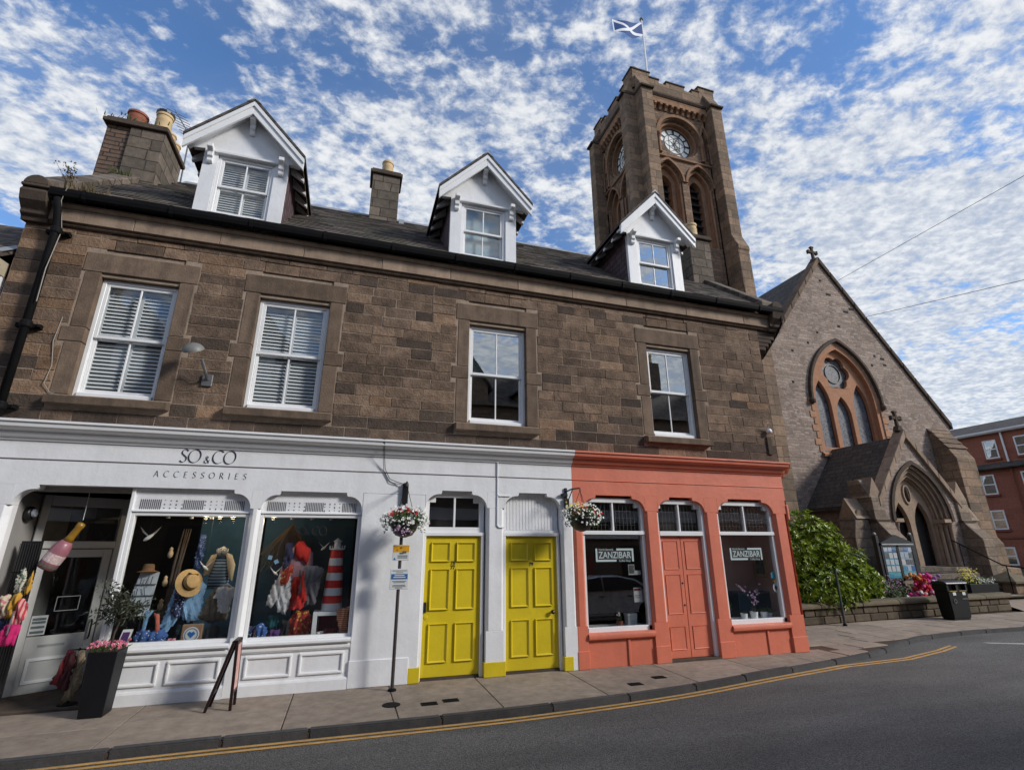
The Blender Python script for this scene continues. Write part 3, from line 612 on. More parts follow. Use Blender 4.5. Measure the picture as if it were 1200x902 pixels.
# ---------------------------------------------------------------- sash windows
def sash_window(parent, x0, x1, z0, z1, Y, slats=0, blind=None, glass=UPGLASS, mid=.5, fr=.055, name='window', depth=.10, dark=True):
    zm = z0+(z1-z0)*mid
    mb = MB(); mb.box(x0, x0+fr, Y, Y+depth, z0, z1); mb.box(x1-fr, x1, Y, Y+depth, z0, z1); mb.box(x0+fr, x1-fr, Y, Y+depth, z1-fr, z1); mb.prism([(Y+depth,z0),(Y-.03,z0),(Y-.03,z0+.05),(Y,z0+.07),(Y+depth,z0+.07)], 'x', x0+fr, x1-fr)
    w = mb.build(name, WHITE2, parent, bevel=.005)
    xc = (x0+x1)/2; a, b_ = x0+fr+.002, x1-fr-.002
    for part, za, zb, y in (('upper_sash', zm-.02, z1-fr-.002, Y+.015), ('lower_sash', z0+.072, zm+.02, Y+.052)):
        mb = MB(); s = .042
        mb.box(a, a+s, y, y+.035, za, zb); mb.box(b_-s, b_, y, y+.035, za, zb); mb.box(a+s, b_-s, y, y+.035, zb-s, zb); mb.box(a+s, b_-s, y, y+.035, za, za+s*1.15); mb.box(xc-.012, xc+.012, y+.004, y+.031, za+s, zb-s)
        mb.build(part, WHITE2, w, bevel=.004)
        for p0, p1 in ((a+s, xc-.012), (xc+.012, b_-s)):
            mb = MB().box(p0-.003, p1+.003, y+.016, y+.019, za+s-.003, zb-s+.003); mb.build('pane', glass, w)
    if slats:
        zz0, zz1 = z0+.10, z1-fr-.10; yb = Y+.135; h = (zz1-zz0)/slats; hw = (x1-x0)/2-fr
        me = MB().hexa([(-hw/2+.028,-.020,-h*.40),(hw/2-.028,-.020,-h*.40),(hw/2-.028,.010,h*.36),(-hw/2+.028,.010,h*.36),(-hw/2+.028,-.020,-h*.40+.007),(hw/2-.028,-.020,-h*.40+.007),(hw/2-.028,.010,h*.36+.007),(-hw/2+.028,.010,h*.36+.007)]).mesh('slat', SHUT)
        mb = MB()
        for xs_ in (x0+fr, xc-.028, x1-fr-.028): mb.box(xs_, xs_+.028+(.028 if xs_ == xc-.028 else 0), yb-.018, yb+.018, zz0-.05, zz1+.08)
        for k in (-1, 1):
            cxx = xc+k*hw/2
            for zc in (zz0-.025, zm, zz1+.04): mb.box(cxx-hw/2+.028, cxx+hw/2-.028, yb-.016, yb+.016, zc-.03, zc+.03)
        mb.build('shutter_frame', SHUT, w)
        for i in range(slats):
            zc = zz0+h*(i+.5)
            if abs(zc-zm) < .045: continue
            for k in (-1, 1): put('slat', me, w, loc=(xc+k*hw/2, yb, zc))
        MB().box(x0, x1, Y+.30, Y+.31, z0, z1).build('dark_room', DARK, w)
    if blind:
        MB().box(a, b_, Y+.17, Y+.175, z1-(z1-z0)*blind, z1-.02).build('blind', BLIND, w)
    return w
SHUT = M('white_shutter', (.66,.69,.71), .5, .04, 3)
sash_window(B, WINS[0][0], WINS[0][1], WZ0, WZ1, .13, slats=27, glass=GLASS)
sash_window(B, WINS[1][0], WINS[1][1], WZ0, WZ1, .13, slats=27, glass=GLASS)
sash_window(B, WINS[2][0], WINS[2][1], WZ0, WZ1, .13, blind=.5)
sash_window(B, WINS[3][0], WINS[3][1], WZ0, WZ1, .13)
# ---------------------------------------------------------------- dormers
def dormer(c, kind):
    Y = .15; zt = 8.42
    mb = MB(); mb.box(c-.67, c-.452, Y, Y+.08, 6.96, zt); mb.box(c+.452, c+.67, Y, Y+.08, 6.96, zt); mb.box(c-.452, c+.452, Y, Y+.08, 6.96, 7.14)
    mb.prism([(c-.67,zt),(c-.67,8.345),(c-.452,8.345),(c+.452,8.345),(c+.67,8.345),(c+.67,zt),(c+.88,8.40),(c,9.36),(c-.88,8.40)], 'y', Y+.002, Y+.078)
    d = mb.build('dormer', WHITE, B)
    mb = MB(); mb.prism([(Y,8.35),(Y-.05,8.35),(Y-.055,8.385),(Y-.03,8.395),(Y-.02,8.415),(Y,8.42)], 'x', c-.50, c+.50); mb.build('drip_moulding', WHITE2, d)
    for sg in (-1, 1):
        yb = 1.62; x0, x1 = (c-.67, c-.60) if sg < 0 else (c+.60, c+.67)
        MB().prism([(Y+.082,roofz(Y)-.3),(Y+.082,8.5),(2.2,8.5),(2.2,roofz(2.2)-.3)], 'x', x0+.002*sg, x1+.002*sg).build('slate_cheek', PURPLE_SLATE, d)
        # roof half
        k = .97/.90; th = .045
        MB().prism([(c+sg*.955,8.415),(c,9.435),(c,9.435+th*1.5),(c+sg*.955,8.415+th*1.2)], 'y', -.10, 2.85).build('dormer_roof', SLATE_Y, d)
        MB().prism([(c+sg*.94,8.41-.22),(c,9.42-.25),(c,9.425),(c+sg*.94,8.41)], 'y', -.07, -.025).build('bargeboard', WHITE2, d, bevel=.004)
        MB().prism([(c+sg*.94,8.41-.09),(c,9.42-.09),(c,9.427),(c+sg*.94,8.413)], 'y', -.094, -.071).build('barge_moulding', WHITE2, d, bevel=.004)
        MB().prism([(c+sg*.91,8.39-.05),(c,9.39-.08),(c,9.40),(c+sg*.91,8.39)], 'y', -.023, .16).build('soffit', WHITE2, d)
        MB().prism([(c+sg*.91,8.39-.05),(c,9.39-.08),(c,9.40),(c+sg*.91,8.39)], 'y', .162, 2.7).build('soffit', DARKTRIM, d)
        for r in range(4):
            yy = .35+r*.38; MB().hexa([(c+sg*.66,yy,8.43),(c+sg*.91,yy,8.27),(c+sg*.91,yy+.07,8.27),(c+sg*.66,yy+.07,8.43),(c+sg*.66,yy,8.60),(c+sg*.91,yy,8.34),(c+sg*.91,yy+.07,8.34),(c+sg*.66,yy+.07,8.60)]).build('rafter_end', WHITE2, d)
    bp = [(Y,.0),(Y-.04,.0),(Y-.06,.03),(Y-.055,.08),(Y-.085,.11),(Y-.09,.18),(Y-.12,.21),(Y-.17,.23),(Y-.17,.30),(Y,.30)]
    for bx, bz in ((c-.56, 8.12), (c+.56, 8.12), (c, 8.86)):
        MB().prism([(y_, bz+z_) for y_, z_ in bp], 'x', bx-.045, bx+.045).build('bracket', WHITE2, d, bevel=.006)
    mb = MB().prism([(c-.12,9.375),(c,9.505),(c+.12,9.375),(c,9.46)], 'y', -.11, 2.8); mb.build('ridge', LEADM, d)
    wd = []
    # window parts sit under the dormer
    x0, x1, z0, z1 = c-.45, c+.45, 7.142, 8.342
    w = sash_window(B, x0, x1, z0, z1, Y+.03, slats=20 if kind == 1 else 0, blind=.97 if kind == 2 else (.2 if kind == 3 else None), glass=GLASS if kind == 1 else MIDGLASS if kind == 2 else UPGLASS, name='dormer_window')
    return d
dormer(-2.27, 1); dormer(2.03, 2); dormer(5.93, 3)
# weeds in the left gutter end
WEED = leaf_mat('dry_weed', (.10,.09,.03), (.16,.10,.05), .8, .2); WEEDG = leaf_mat('green_weed', (.05,.08,.02), (.10,.10,.03), .7, .2)
def tuft(name, label, c, n, h, spread, mat, lean=(0,0,0)):
    mb = MB()
    for _ in range(n):
        a = rng.uniform(0, 2*PI); q = Vector((c[0]+rng.gauss(0,spread), c[1]+rng.gauss(0,spread*.4), c[2])); hh = h*rng.uniform(.4,1)
        d = Vector((math.cos(a)*hh*.45, math.sin(a)*hh*.25, hh))+Vector(lean)*hh; s = Vector((-math.sin(a), math.cos(a), 0))*.012
        mb.add([q-s, q+s, q+d*.6+s*.8, q+d, q+d*.6-s*.8], [(0,1,2,3,4)])
    o = mb.build(name, mat, fix=False); return tag(o, label, 'weed', 'weeds on the roof edge', 'stuff')
tuft('weed_tuft', 'dry brown weeds growing along the skew above the left gutter end', (-4.25,-.05,6.93), 130, .20, .24, WEED)
tuft('weed_tuft', 'small green weeds at the foot of the left chimney', (-4.9,1.85,8.75), 50, .16, .12, WEEDG)
tuft('weed_tuft', 'green weeds sprouting on top of the left chimney', (-5.1,2.02,10.2), 60, .12, .22, WEEDG)
mb = MB()
for k in range(7):
    p = Vector((-4.56,.05,7.08)); pts = [p]; 
    dd = Vector((rng.uniform(-.5,.15), rng.uniform(-.2,.2), 1)).normalized()
    for t in range(4): pts.append(pts[-1]+dd*.11+Vector((rng.uniform(-.03,.03),rng.uniform(-.03,.03),0)))
    mb.tube(pts, [.006,.005,.004,.003,.002], 4)
    for q in pts[2:]:
        for _ in range(6):
            c_ = q+Vector((rng.gauss(0,.025),rng.gauss(0,.025),rng.gauss(0,.02))); u = Vector((rng.uniform(-1,1),rng.uniform(-1,1),rng.uniform(-1,1))).normalized()*.018; v_ = u.cross(Vector((.3,.5,.8))).normalized()*.01
            mb.add([c_-u, c_+v_, c_+u, c_-v_], [(0,1,2,3)])
tag(mb.build('buddleia_sprig', WEED, fix=False), 'spindly weed sprig standing above the left gutter end', 'weed')
# corner chamfer and corbels at the right end
mb = MB().prism([(XR+.002,.055),(8.85,.60),(8.85,.95),(XR+.002,.95)], 'z', 3.0, 6.02); mb.build('chamfered_corner', ASHLAR, B)
for k in range(5):
    t = (k+1)/5; z0 = 5.96+k*.092; mb = MB().prism([(XR-.1,.054-.002*k),(XR+.10+.45*t,.054-.002*k),(8.848,.60-.50*t),(8.85,1.0),(XR-.1,1.0)], 'z', z0, z0+.09); mb.build('corbel', DARKTRIM, B, bevel=.01)
# wall lamp and small fittings
lamp = thing('wall_floodlight', 'grey dish floodlight on a short bracket between the two left windows', 'lamp', (-2.2, 0, 4.2))
MB().box(-2.27,-2.13,.0,.05,4.12,4.30).build('back_plate', GREY_METAL, lamp, bevel=.006)
MB().tube([(-2.2,.0,4.22),(-2.2,-.12,4.28),(-2.26,-.22,4.46)], .022, 8).build('arm', GREY_METAL, lamp)
mb = MB().lathe([(.0,.09),(.055,.085),(.11,.055),(.14,.01),(.145,-.01),(.13,-.012),(.125,0)], 20, sx=1.0, caps=False); mb.xf(Matrix.Translation((-2.38,-.27,4.58)) @ Euler((math.radians(38), math.radians(-12), 0)).to_matrix().to_4x4())
hd = mb.build('lamp_head', M('lamp_grey', (.17,.17,.16), .5, .1), lamp, smooth=40)
mb = MB().lathe([(0,-.002),(.12,-.002),(.12,.004),(0,.004)], 20, sx=1.0); mb.xf(Matrix.Translation((-2.38,-.27,4.58)) @ Euler((math.radians(38), math.radians(-12), 0)).to_matrix().to_4x4()); mb.build('lens', M('lamp_lens', (.16,.15,.13), .3, .1), hd)
alarm = thing('security_camera', 'small white camera fixing on the stone wall near the right corner', 'camera', (8.12, .03, 4.05))
MB().lathe([(.05,0),(.06,.04),(.04,.09),(0,.1)], 10, (8.12,-.03,4.05)).build('housing', WHITE2, alarm, smooth=True); MB().tube([(8.12,.03,4.1),(8.05,-.1,4.25)], .012, 5).build('arm', WHITE2, alarm); MB().box(8.07,8.17,-.0,.06,3.62,3.98).build('conduit', DARKTRIM, alarm)

# ================================================================ LETTERING
def text(body, size, loc, mat, parent, rot=(PI/2,0,0), align='CENTER', sx=1.0, name='lettering', bold=0.0, ext=.001):
    cu = bpy.data.curves.new(name, 'FONT'); cu.body = body; cu.size = size; cu.align_x = align; cu.extrude = ext; cu.offset = bold; cu.resolution_u = 3
    ob = bpy.data.objects.new(name, cu); COL.objects.link(ob); bpy.context.view_layer.update()
    me = bpy.data.meshes.new_from_object(ob.evaluated_get(bpy.context.evaluated_depsgraph_get())); bpy.data.objects.remove(ob); bpy.data.curves.remove(cu)
    me.transform(Matrix.Translation(loc) @ Euler(rot).to_matrix().to_4x4() @ Matrix.Diagonal((sx,1,1,1))); me.materials.clear(); me.materials.append(mat)
    return put(name, me, parent)
def el(cx, cy, rx, ry, a0, a1, n=18):
    return [(cx+rx*math.cos(math.radians(a0+(a1-a0)*i/n)), cy+ry*math.sin(math.radians(a0+(a1-a0)*i/n))) for i in range(n+1)]
GL = {  # pen strokes in a unit-high box, with set width
 'S': (.52, [el(.28,.76,.20,.23,25,190,14)+el(.26,.76,.0,.0,0,0,1)[:0]+el(.28,.25,.0,.0,0,0,1)[:0]+[(.12,.64),(.24,.54),(.36,.45)]+el(.25,.25,.21,.24,40,-150,14)], []),
 'O': (.86, [el(.41,.5,.40,.50,90,450,36)], []),
 'C': (.74, [el(.41,.5,.40,.50,48,312,28)], []),
 'A': (.70, [[(.04,0),(.34,1.0)],[(.34,1.0),(.66,0)],[(.16,.36),(.53,.36)]], [(.04,0),(.66,0)]),
 'E': (.56, [[(.10,0),(.10,1.0)],[(.10,.985),(.47,.985)],[(.10,.52),(.40,.52)],[(.10,.015),(.50,.015)]], []),
 'R': (.64, [[(.10,0),(.10,1.0)],[(.10,.985)]+el(.24,.745,.22,.24,90,-90,12)+[(.10,.505)],[(.26,.50),(.62,0)]], [(.10,0),(.62,0)]),
 'I': (.28, [[(.14,0),(.14,1.0)]], [(.14,0),(.14,1.0)]),
 '&': (.72, [[(.66,.48),(.48,.14)]+el(.27,.23,.24,.23,-40,-240,14)+[(.20,.46),(.40,.66)]+el(.31,.80,.13,.17,-20,240,12)+[(.26,.62),(.62,.02)]], []),
}
def pen_text(body, h, x, z, y, mat, parent, track=.08, nib=.055, ang=28, slant=0., name='lettering', scale=None):
    mb = MB(); ca, sa = math.cos(math.radians(ang)), math.sin(math.radians(ang))
    for i, chh in enumerate(body):
        if chh == ' ': x += h*.5; continue
        w, strokes, serifs = GL[chh]; k = h*(scale or {}).get(chh, 1.0)
        for st in strokes:
            prev = None
            for j, p in enumerate(st):
                q = st[min(j+1,len(st)-1)]; o = st[max(j-1,0)]; t = Vector((q[0]-o[0], q[1]-o[1]))
                if t.length < 1e-6: continue
                t.normalize(); n_ = Vector((-t.y, t.x)); hw = nib*abs(n_.dot(Vector((ca, sa))))*.95+.011
                a = Vector(p)+n_*hw; b = Vector(p)-n_*hw
                cur = [(x+(v.x+slant*v.y)*k, y, z+v.y*k) for v in (a, b)]
                if prev: mb.add([prev[0], prev[1], cur[1], cur[0]], [(0,1,2,3)])
                prev = cur
        for sx_, sz_ in serifs:
            mb.add([(x+(sx_-.09)*k,y-.0002,z+(sz_-.012)*k),(x+(sx_+.09)*k,y-.0002,z+(sz_-.012)*k),(x+(sx_+.09)*k,y-.0002,z+(sz_+.012)*k),(x+(sx_-.09)*k,y-.0002,z+(sz_+.012)*k)], [(0,1,2,3)])
        x += (w+track)*k
    return mb.build(name, mat, parent, fix=False), x
INK = M('lettering_ink', (.018,.018,.035), .5, .05)

# ================================================================ SHOPFRONT PIECES
def head(mb, x0, x1, zt, r=.20, y0=.0, y1=.16, left=True, right=True):
    cz = zt-.055-r
    for on, xe, sg in ((left, x0, 1), (right, x1, -1)):
        if not on: continue
        pts = [(xe, zt), (xe, cz)] + [(xe+sg*(r-r*math.cos(t*PI/16)), cz+r*math.sin(t*PI/16)) for t in range(1, 9)] + [(xe+sg*(r+.02), zt-.055), (xe+sg*(r+.035), zt-.03), (xe+sg*(r+.035), zt)]
        mb.prism(pts, 'y', y0, y1)
def pilaster(name, x0, x1, zt, mat, par, y0=0.0, y1=.17, zc=.62, ch=.028, base=None, base_mat=None):
    mb = MB(); mb.box(x0, x1, y0, y1, .26 if base else 0, zc)
    zs_ = zt-.26; mb.prism([(x0+ch,y0),(x1-ch,y0),(x1,y0+ch),(x1,y1),(x0,y1),(x0,y0+ch)], 'z', zc, zs_); mb.box(x0, x1, y0, y1, zs_, zt)
    p = mb.build(name, mat, par, bevel=.004)
    return p
def cornice(x0, x1, par, mat, ret=False):
    pr = [(.12,3.19),(-.015,3.19),(-.02,3.215),(-.055,3.235),(-.075,3.275),(-.08,3.30),(-.14,3.325),(-.165,3.345),(-.175,3.40),(-.195,3.405),(-.195,3.435),(-.12,3.45),(.12,3.475)]
    mb = MB().prism(pr, 'x', x0, x1); return mb.build('cornice', mat, par)
def panel_frame(mb, x0, x1, z0, z1, y, w=.03, d=.022):
    """raised bolection frame lying on a face at y"""
    for (a, b_, c, e) in ((x0,x1,z1-w,z1),(x0,x1,z0,z0+w),(x0,x0+w,z0+w,z1-w),(x1-w,x1,z0+w,z1-w)):
        mb.box(a, b_, y-d, y+.004, c, e)
def ledge(x0, x1, z, y, d, h, mat, par, name='sill'):
    return MB().prism([(y+.05,z),(y-d,z),(y-d-.006,z+h*.3),(y-d,z+h*.7),(y-d+.02,z+h),(y+.05,z+h+.01)], 'x', x0, x1).build(name, mat, par)

# ---------------------------------------------------------------- white shopfront
WS = thing('white_shopfront', 'white painted shopfront with two display windows and two yellow doors', 'shopfront', (-.6, 0, 0))
ZT = 2.625; ZD = 2.70
mb = MB()
mb.box(-4.98, 3.648, .004, .30, 2.955, 3.195)                          # frieze
mb.box(-4.98, 1.13, .0, .30, ZT, 2.94); mb.box(1.13, 3.648, .0, .30, ZD, 2.94)
mb.box(-4.98, 3.648, .030, .30, 2.94, 2.955)                           # shadow groove
fas = mb.build('fascia', WHITE, WS)
mb = MB().prism([(.03,2.944),(-.008,2.944),(-.012,2.95),(-.008,2.957),(.03,2.957)], 'x', -4.98, 3.647); mb.build('fascia_bead', M('grey_bead', (.22,.20,.20), .6, .1), fas)
cornice(-4.99, 3.648, WS, WHITE2)
HX = {'track': .03}
pen_text('SO', .185, -2.355, 2.985, -.003, INK, fas, track=.05, nib=.034, slant=.08)
pen_text('&', .10, -2.04, 2.985, -.003, INK, fas, nib=.05)
pen_text('CO', .185, -1.945, 2.985, -.003, INK, fas, track=.03, nib=.034, slant=.08)
pen_text('ACCESSORIES', .082, -2.62, 2.772, -.003, INK, fas, track=.74, nib=.048, slant=.06)
# piers
pilaster('pilaster', -4.98, -4.10, ZT, WHITE, WS, ch=.06)
pilaster('pilaster', -1.355, -1.215, ZT, WHITE2, WS, ch=.045, zc=.70)
mb = MB().box(.175, 1.13, .0, .17, 0, ZT).build('plain_pier', WHITE, WS, bevel=.012)
MB().box(.172, .99, -.016, .05, 0, .34).build('plinth', WHITE, WS, bevel=.006)
pilaster('pilaster', 2.13, 2.42, ZD, WHITE, WS, ch=.04, zc=.62); pilaster('pilaster', 3.43, 3.648, ZD, WHITE, WS, ch=.035, zc=.62)
for a, b_ in ((.99,1.155),(2.105,2.445),(3.405,3.56)): MB().box(a, b_, -.012, .10, 0, .20).build('painted_plinth', YELLOW, WS, bevel=.006)
for a, b_, z_, r_ in ((-4.10,-1.355,ZT,.2),(-1.215,.175,ZT,.2),(1.13,2.13,ZD,.22),(2.42,3.43,ZD,.22)):
    for lf in (True, False): mb = MB(); head(mb, a, b_, z_, r_, left=lf, right=not lf); mb.build('arched_head', WHITE, WS)
# display windows
def display_window(par, x0, x1, z0, z1, Y, mat, glass=SHOPGLASS, fr=.045, tilt=0, frieze=True, zf=2.30):
    mb = MB(); mb.box(x0, x0+fr, Y, Y+.08, z0, z1); mb.box(x1-fr, x1, Y, Y+.08, z0, z1); mb.box(x0+fr, x1-fr, Y, Y+.08, z1-fr, z1); mb.box(x0+fr, x1-fr, Y, Y+.08, z0, z0+fr)
    w = mb.build('display_window', mat, par, bevel=.006)
    g = MB().box(x0+fr-.01, x1-fr+.01, -.002, .002, -(z1-z0)/2+fr-.01, (z1-z0)/2-fr+.01)
    g.xf(Matrix.Translation((0, Y+.045, (z0+z1)/2)) @ Euler((math.radians(tilt),0,0)).to_matrix().to_4x4()); g.build('pane', glass, w)
    return w
w1 = display_window(WS, -2.80, -1.357, .645, 2.30, .07, WHITE2)
w2 = display_window(WS, -1.213, .173, .635, 2.30, .07, WHITE2)
VENT = M('vent_shadow', (.10,.10,.105), .8, .1)
for a, b_, w in ((-2.80,-1.357,w1), (-1.213,.173,w2)):
    MB().box(a, b_, .085, .13, 2.303, ZT-.002).build('frieze_panel', WHITE, w)
    mb = MB(); x = a+.07; i = 0
    while x < b_-.08:
        if (i//11) % 2 == 0: mb.box(x, x+.011, .081, .086, 2.345, 2.475)
        else:
            if i % 3 == 0:
                for zz in (2.36,2.41,2.46): mb.box(x, x+.014, .081, .086, zz-.006+rng.uniform(-.012,.012), zz+.008)
        x += .0235; i += 1
    tag(mb.build('vent_slot', VENT, w), kind='stuff')
    MB().box(a+.0, b_-.0, .05, .09, 2.302, 2.33).build('transom', WHITE2, w, bevel=.006)
# stall risers with moulded panels
for a, b_ in ((-2.80,-1.357),(-1.213,.173)):
    z = .63; mb = MB().box(a, b_, .02, .15, 0, z); o = mb.build('stall_riser', WHITE, WS)
    MB().prism([(.1,.585),(-.03,.585),(-.045,.60),(-.045,.625),(-.02,.64),(.1,.648)], 'x', a, b_).build('sill', WHITE2, o)
    MB().prism([(.03,.50),(.005,.50),(-.01,.525),(-.01,.55),(.03,.57)], 'x', a+.001, b_-.001).build('sill_moulding', WHITE2, o)
    MB().prism([(.03,.0),(-.01,.0),(-.01,.125),(.0,.15),(.03,.155)], 'x', a+.001, b_-.001).build('base_board', WHITE, o)
    xm = (a+b_)/2
    for p0, p1 in ((a+.07, xm-.045), (xm+.045, b_-.07)):
        mb = MB(); panel_frame(mb, p0, p1, .20, .47, .02, .035, .022); panel_frame(mb, p0+.012, p1-.012, .212, .458, .006, .012, .012); mb.build('panel_moulding', WHITE2, o, bevel=.006)
# entrance lobby
DOORW = M('shaded_white_door', (.50,.50,.49), .45, .06, 2.5, .1, 20, streak=.2, dirt_col=(.3,.29,.27))  # white door paint greyed so its colour carries the recess's shade; streaks are dirt
LOB = M('lobby_paint', (.26,.25,.24), .6, .08, 2, dirt=.25, dirt_col=(.2,.18,.16))
mb = MB(); mb.box(-4.45, -4.12, .17, 1.6, 0, ZT); mb.box(-4.45, -2.3, .17, 2.2, 2.56, 2.63); mb.build('lobby_wall', LOB, WS)
MB().box(-4.12, -2.80, .04, 1.9, -.02, .035).build('doorstep', DARKTRIM, WS, bevel=.012)
RD = Matrix.Translation((-4.10,.70,.035)) @ Matrix.Rotation(math.radians(33), 4, 'Z')
def part_d(mb, name, mat, par, **k): mb.xf(RD); return mb.build(name, mat, par, **k)
mb = MB(); mb.box(.0,.09,-.03,.09,0,2.52); mb.box(.93,1.05,-.03,.09,0,2.52); mb.box(.09,.93,-.03,.09,1.80,1.90); mb.box(.09,.93,-.03,.09,2.38,2.52)
df = part_d(mb, 'entrance_frame', DOORW, WS, bevel=.008)
part_d(MB().box(.09,.93,.02,.026,1.90,2.38), 'fanlight_pane', SHOPGLASS, df)
mb = MB(); mb.box(.10,.20,0,.045,.0,1.79); mb.box(.82,.92,0,.045,.0,1.79); mb.box(.20,.82,0,.045,1.68,1.79); mb.box(.20,.82,0,.045,0,.68)
dr = part_d(mb, 'shop_door', DOORW, WS, bevel=.005)
part_d(MB().box(.20,.82,.02,.026,.68,1.68), 'pane', SHOPGLASS, dr)
mb = MB(); panel_frame(mb, .26, .76, .12, .42, 0, .035, .016); part_d(mb, 'panel_moulding', WHITE2, dr)
mb = MB().tube([(.86,-.02,.60),(.86,-.055,.62),(.86,-.055,.82),(.86,-.02,.84)], .012, 6); part_d(mb, 'door_handle', BLACK, dr)
mb = MB().box(.34,.62,-.003,.0,.545,.575); part_d(mb, 'letter_plate', LEADM, dr)
PAPER = M('white_paper', (.62,.63,.62), .7, .1, 20)
mb = MB().box(.21,.38,.012,.017,.70,.94); part_d(mb, 'notice', PAPER, dr)
mb = MB()
for z0_ in (.72,.78,.84,.88): mb.box(.225,.365,.009,.0115,z0_,z0_+.03)
part_d(mb, 'notice_print', M('faded_print', (.12,.16,.18), .8, .4, 60), dr)
mb = MB()
for a, b_, c, e in ((.42,.68,1.16,1.168),(.42,.68,.98,.988),(.42,.428,.99,1.16),(.672,.68,.99,1.16)): mb.box(a,b_,.012,.017,c,e)
part_d(mb, 'hanging_sign_frame', LEADM, dr)
# entrance side of the first window
MB().box(-2.845,-2.80,.055,.10,.0,ZT).build('corner_post', WHITE2, WS, bevel=.006)
p0, p1 = Vector((-3.20,1.26,0)), Vector((-2.82,.10,0)); dv = (p1-p0).normalized(); nv = Vector((-dv.y, dv.x, 0))*.012
def seg(z0, z1, t): n = nv.normalized()*t; return MB().hexa([p0-n+Vector((0,0,z0)),p1-n+Vector((0,0,z0)),p1+n+Vector((0,0,z0)),p0+n+Vector((0,0,z0)),p0-n+Vector((0,0,z1)),p1-n+Vector((0,0,z1)),p1+n+Vector((0,0,z1)),p0+n+Vector((0,0,z1))])
seg(.035, .60, .03).build('return_riser', WHITE, WS); seg(.60, 2.30, .003).build('return_pane', SHOPGLASS, WS); seg(2.30, 2.56, .025).build('return_head', WHITE, WS)
MB().box(-3.26,-3.16,1.22,1.34,.035,2.56).build('return_post', WHITE, WS)
mb = MB().lathe([(0,0),(.09,.01),(.10,.04),(.085,.07),(0,.085)], 12); mb.xf(Matrix.Translation((-4.115,.42,2.28)) @ Matrix.Rotation(PI/2, 4, 'Y'))
al = mb.build('alarm_box', BLACK, WS, smooth=True)
mb = MB().lathe([(0,0),(.055,.005),(.05,.035),(0,.04)], 10); mb.xf(Matrix.Translation((-4.035,.40,2.29)) @ Matrix.Rotation(PI/2, 4, 'Y')); mb.build('alarm_face', M('alarm_blue_white', (.35,.38,.45), .4, .3, 30), al)
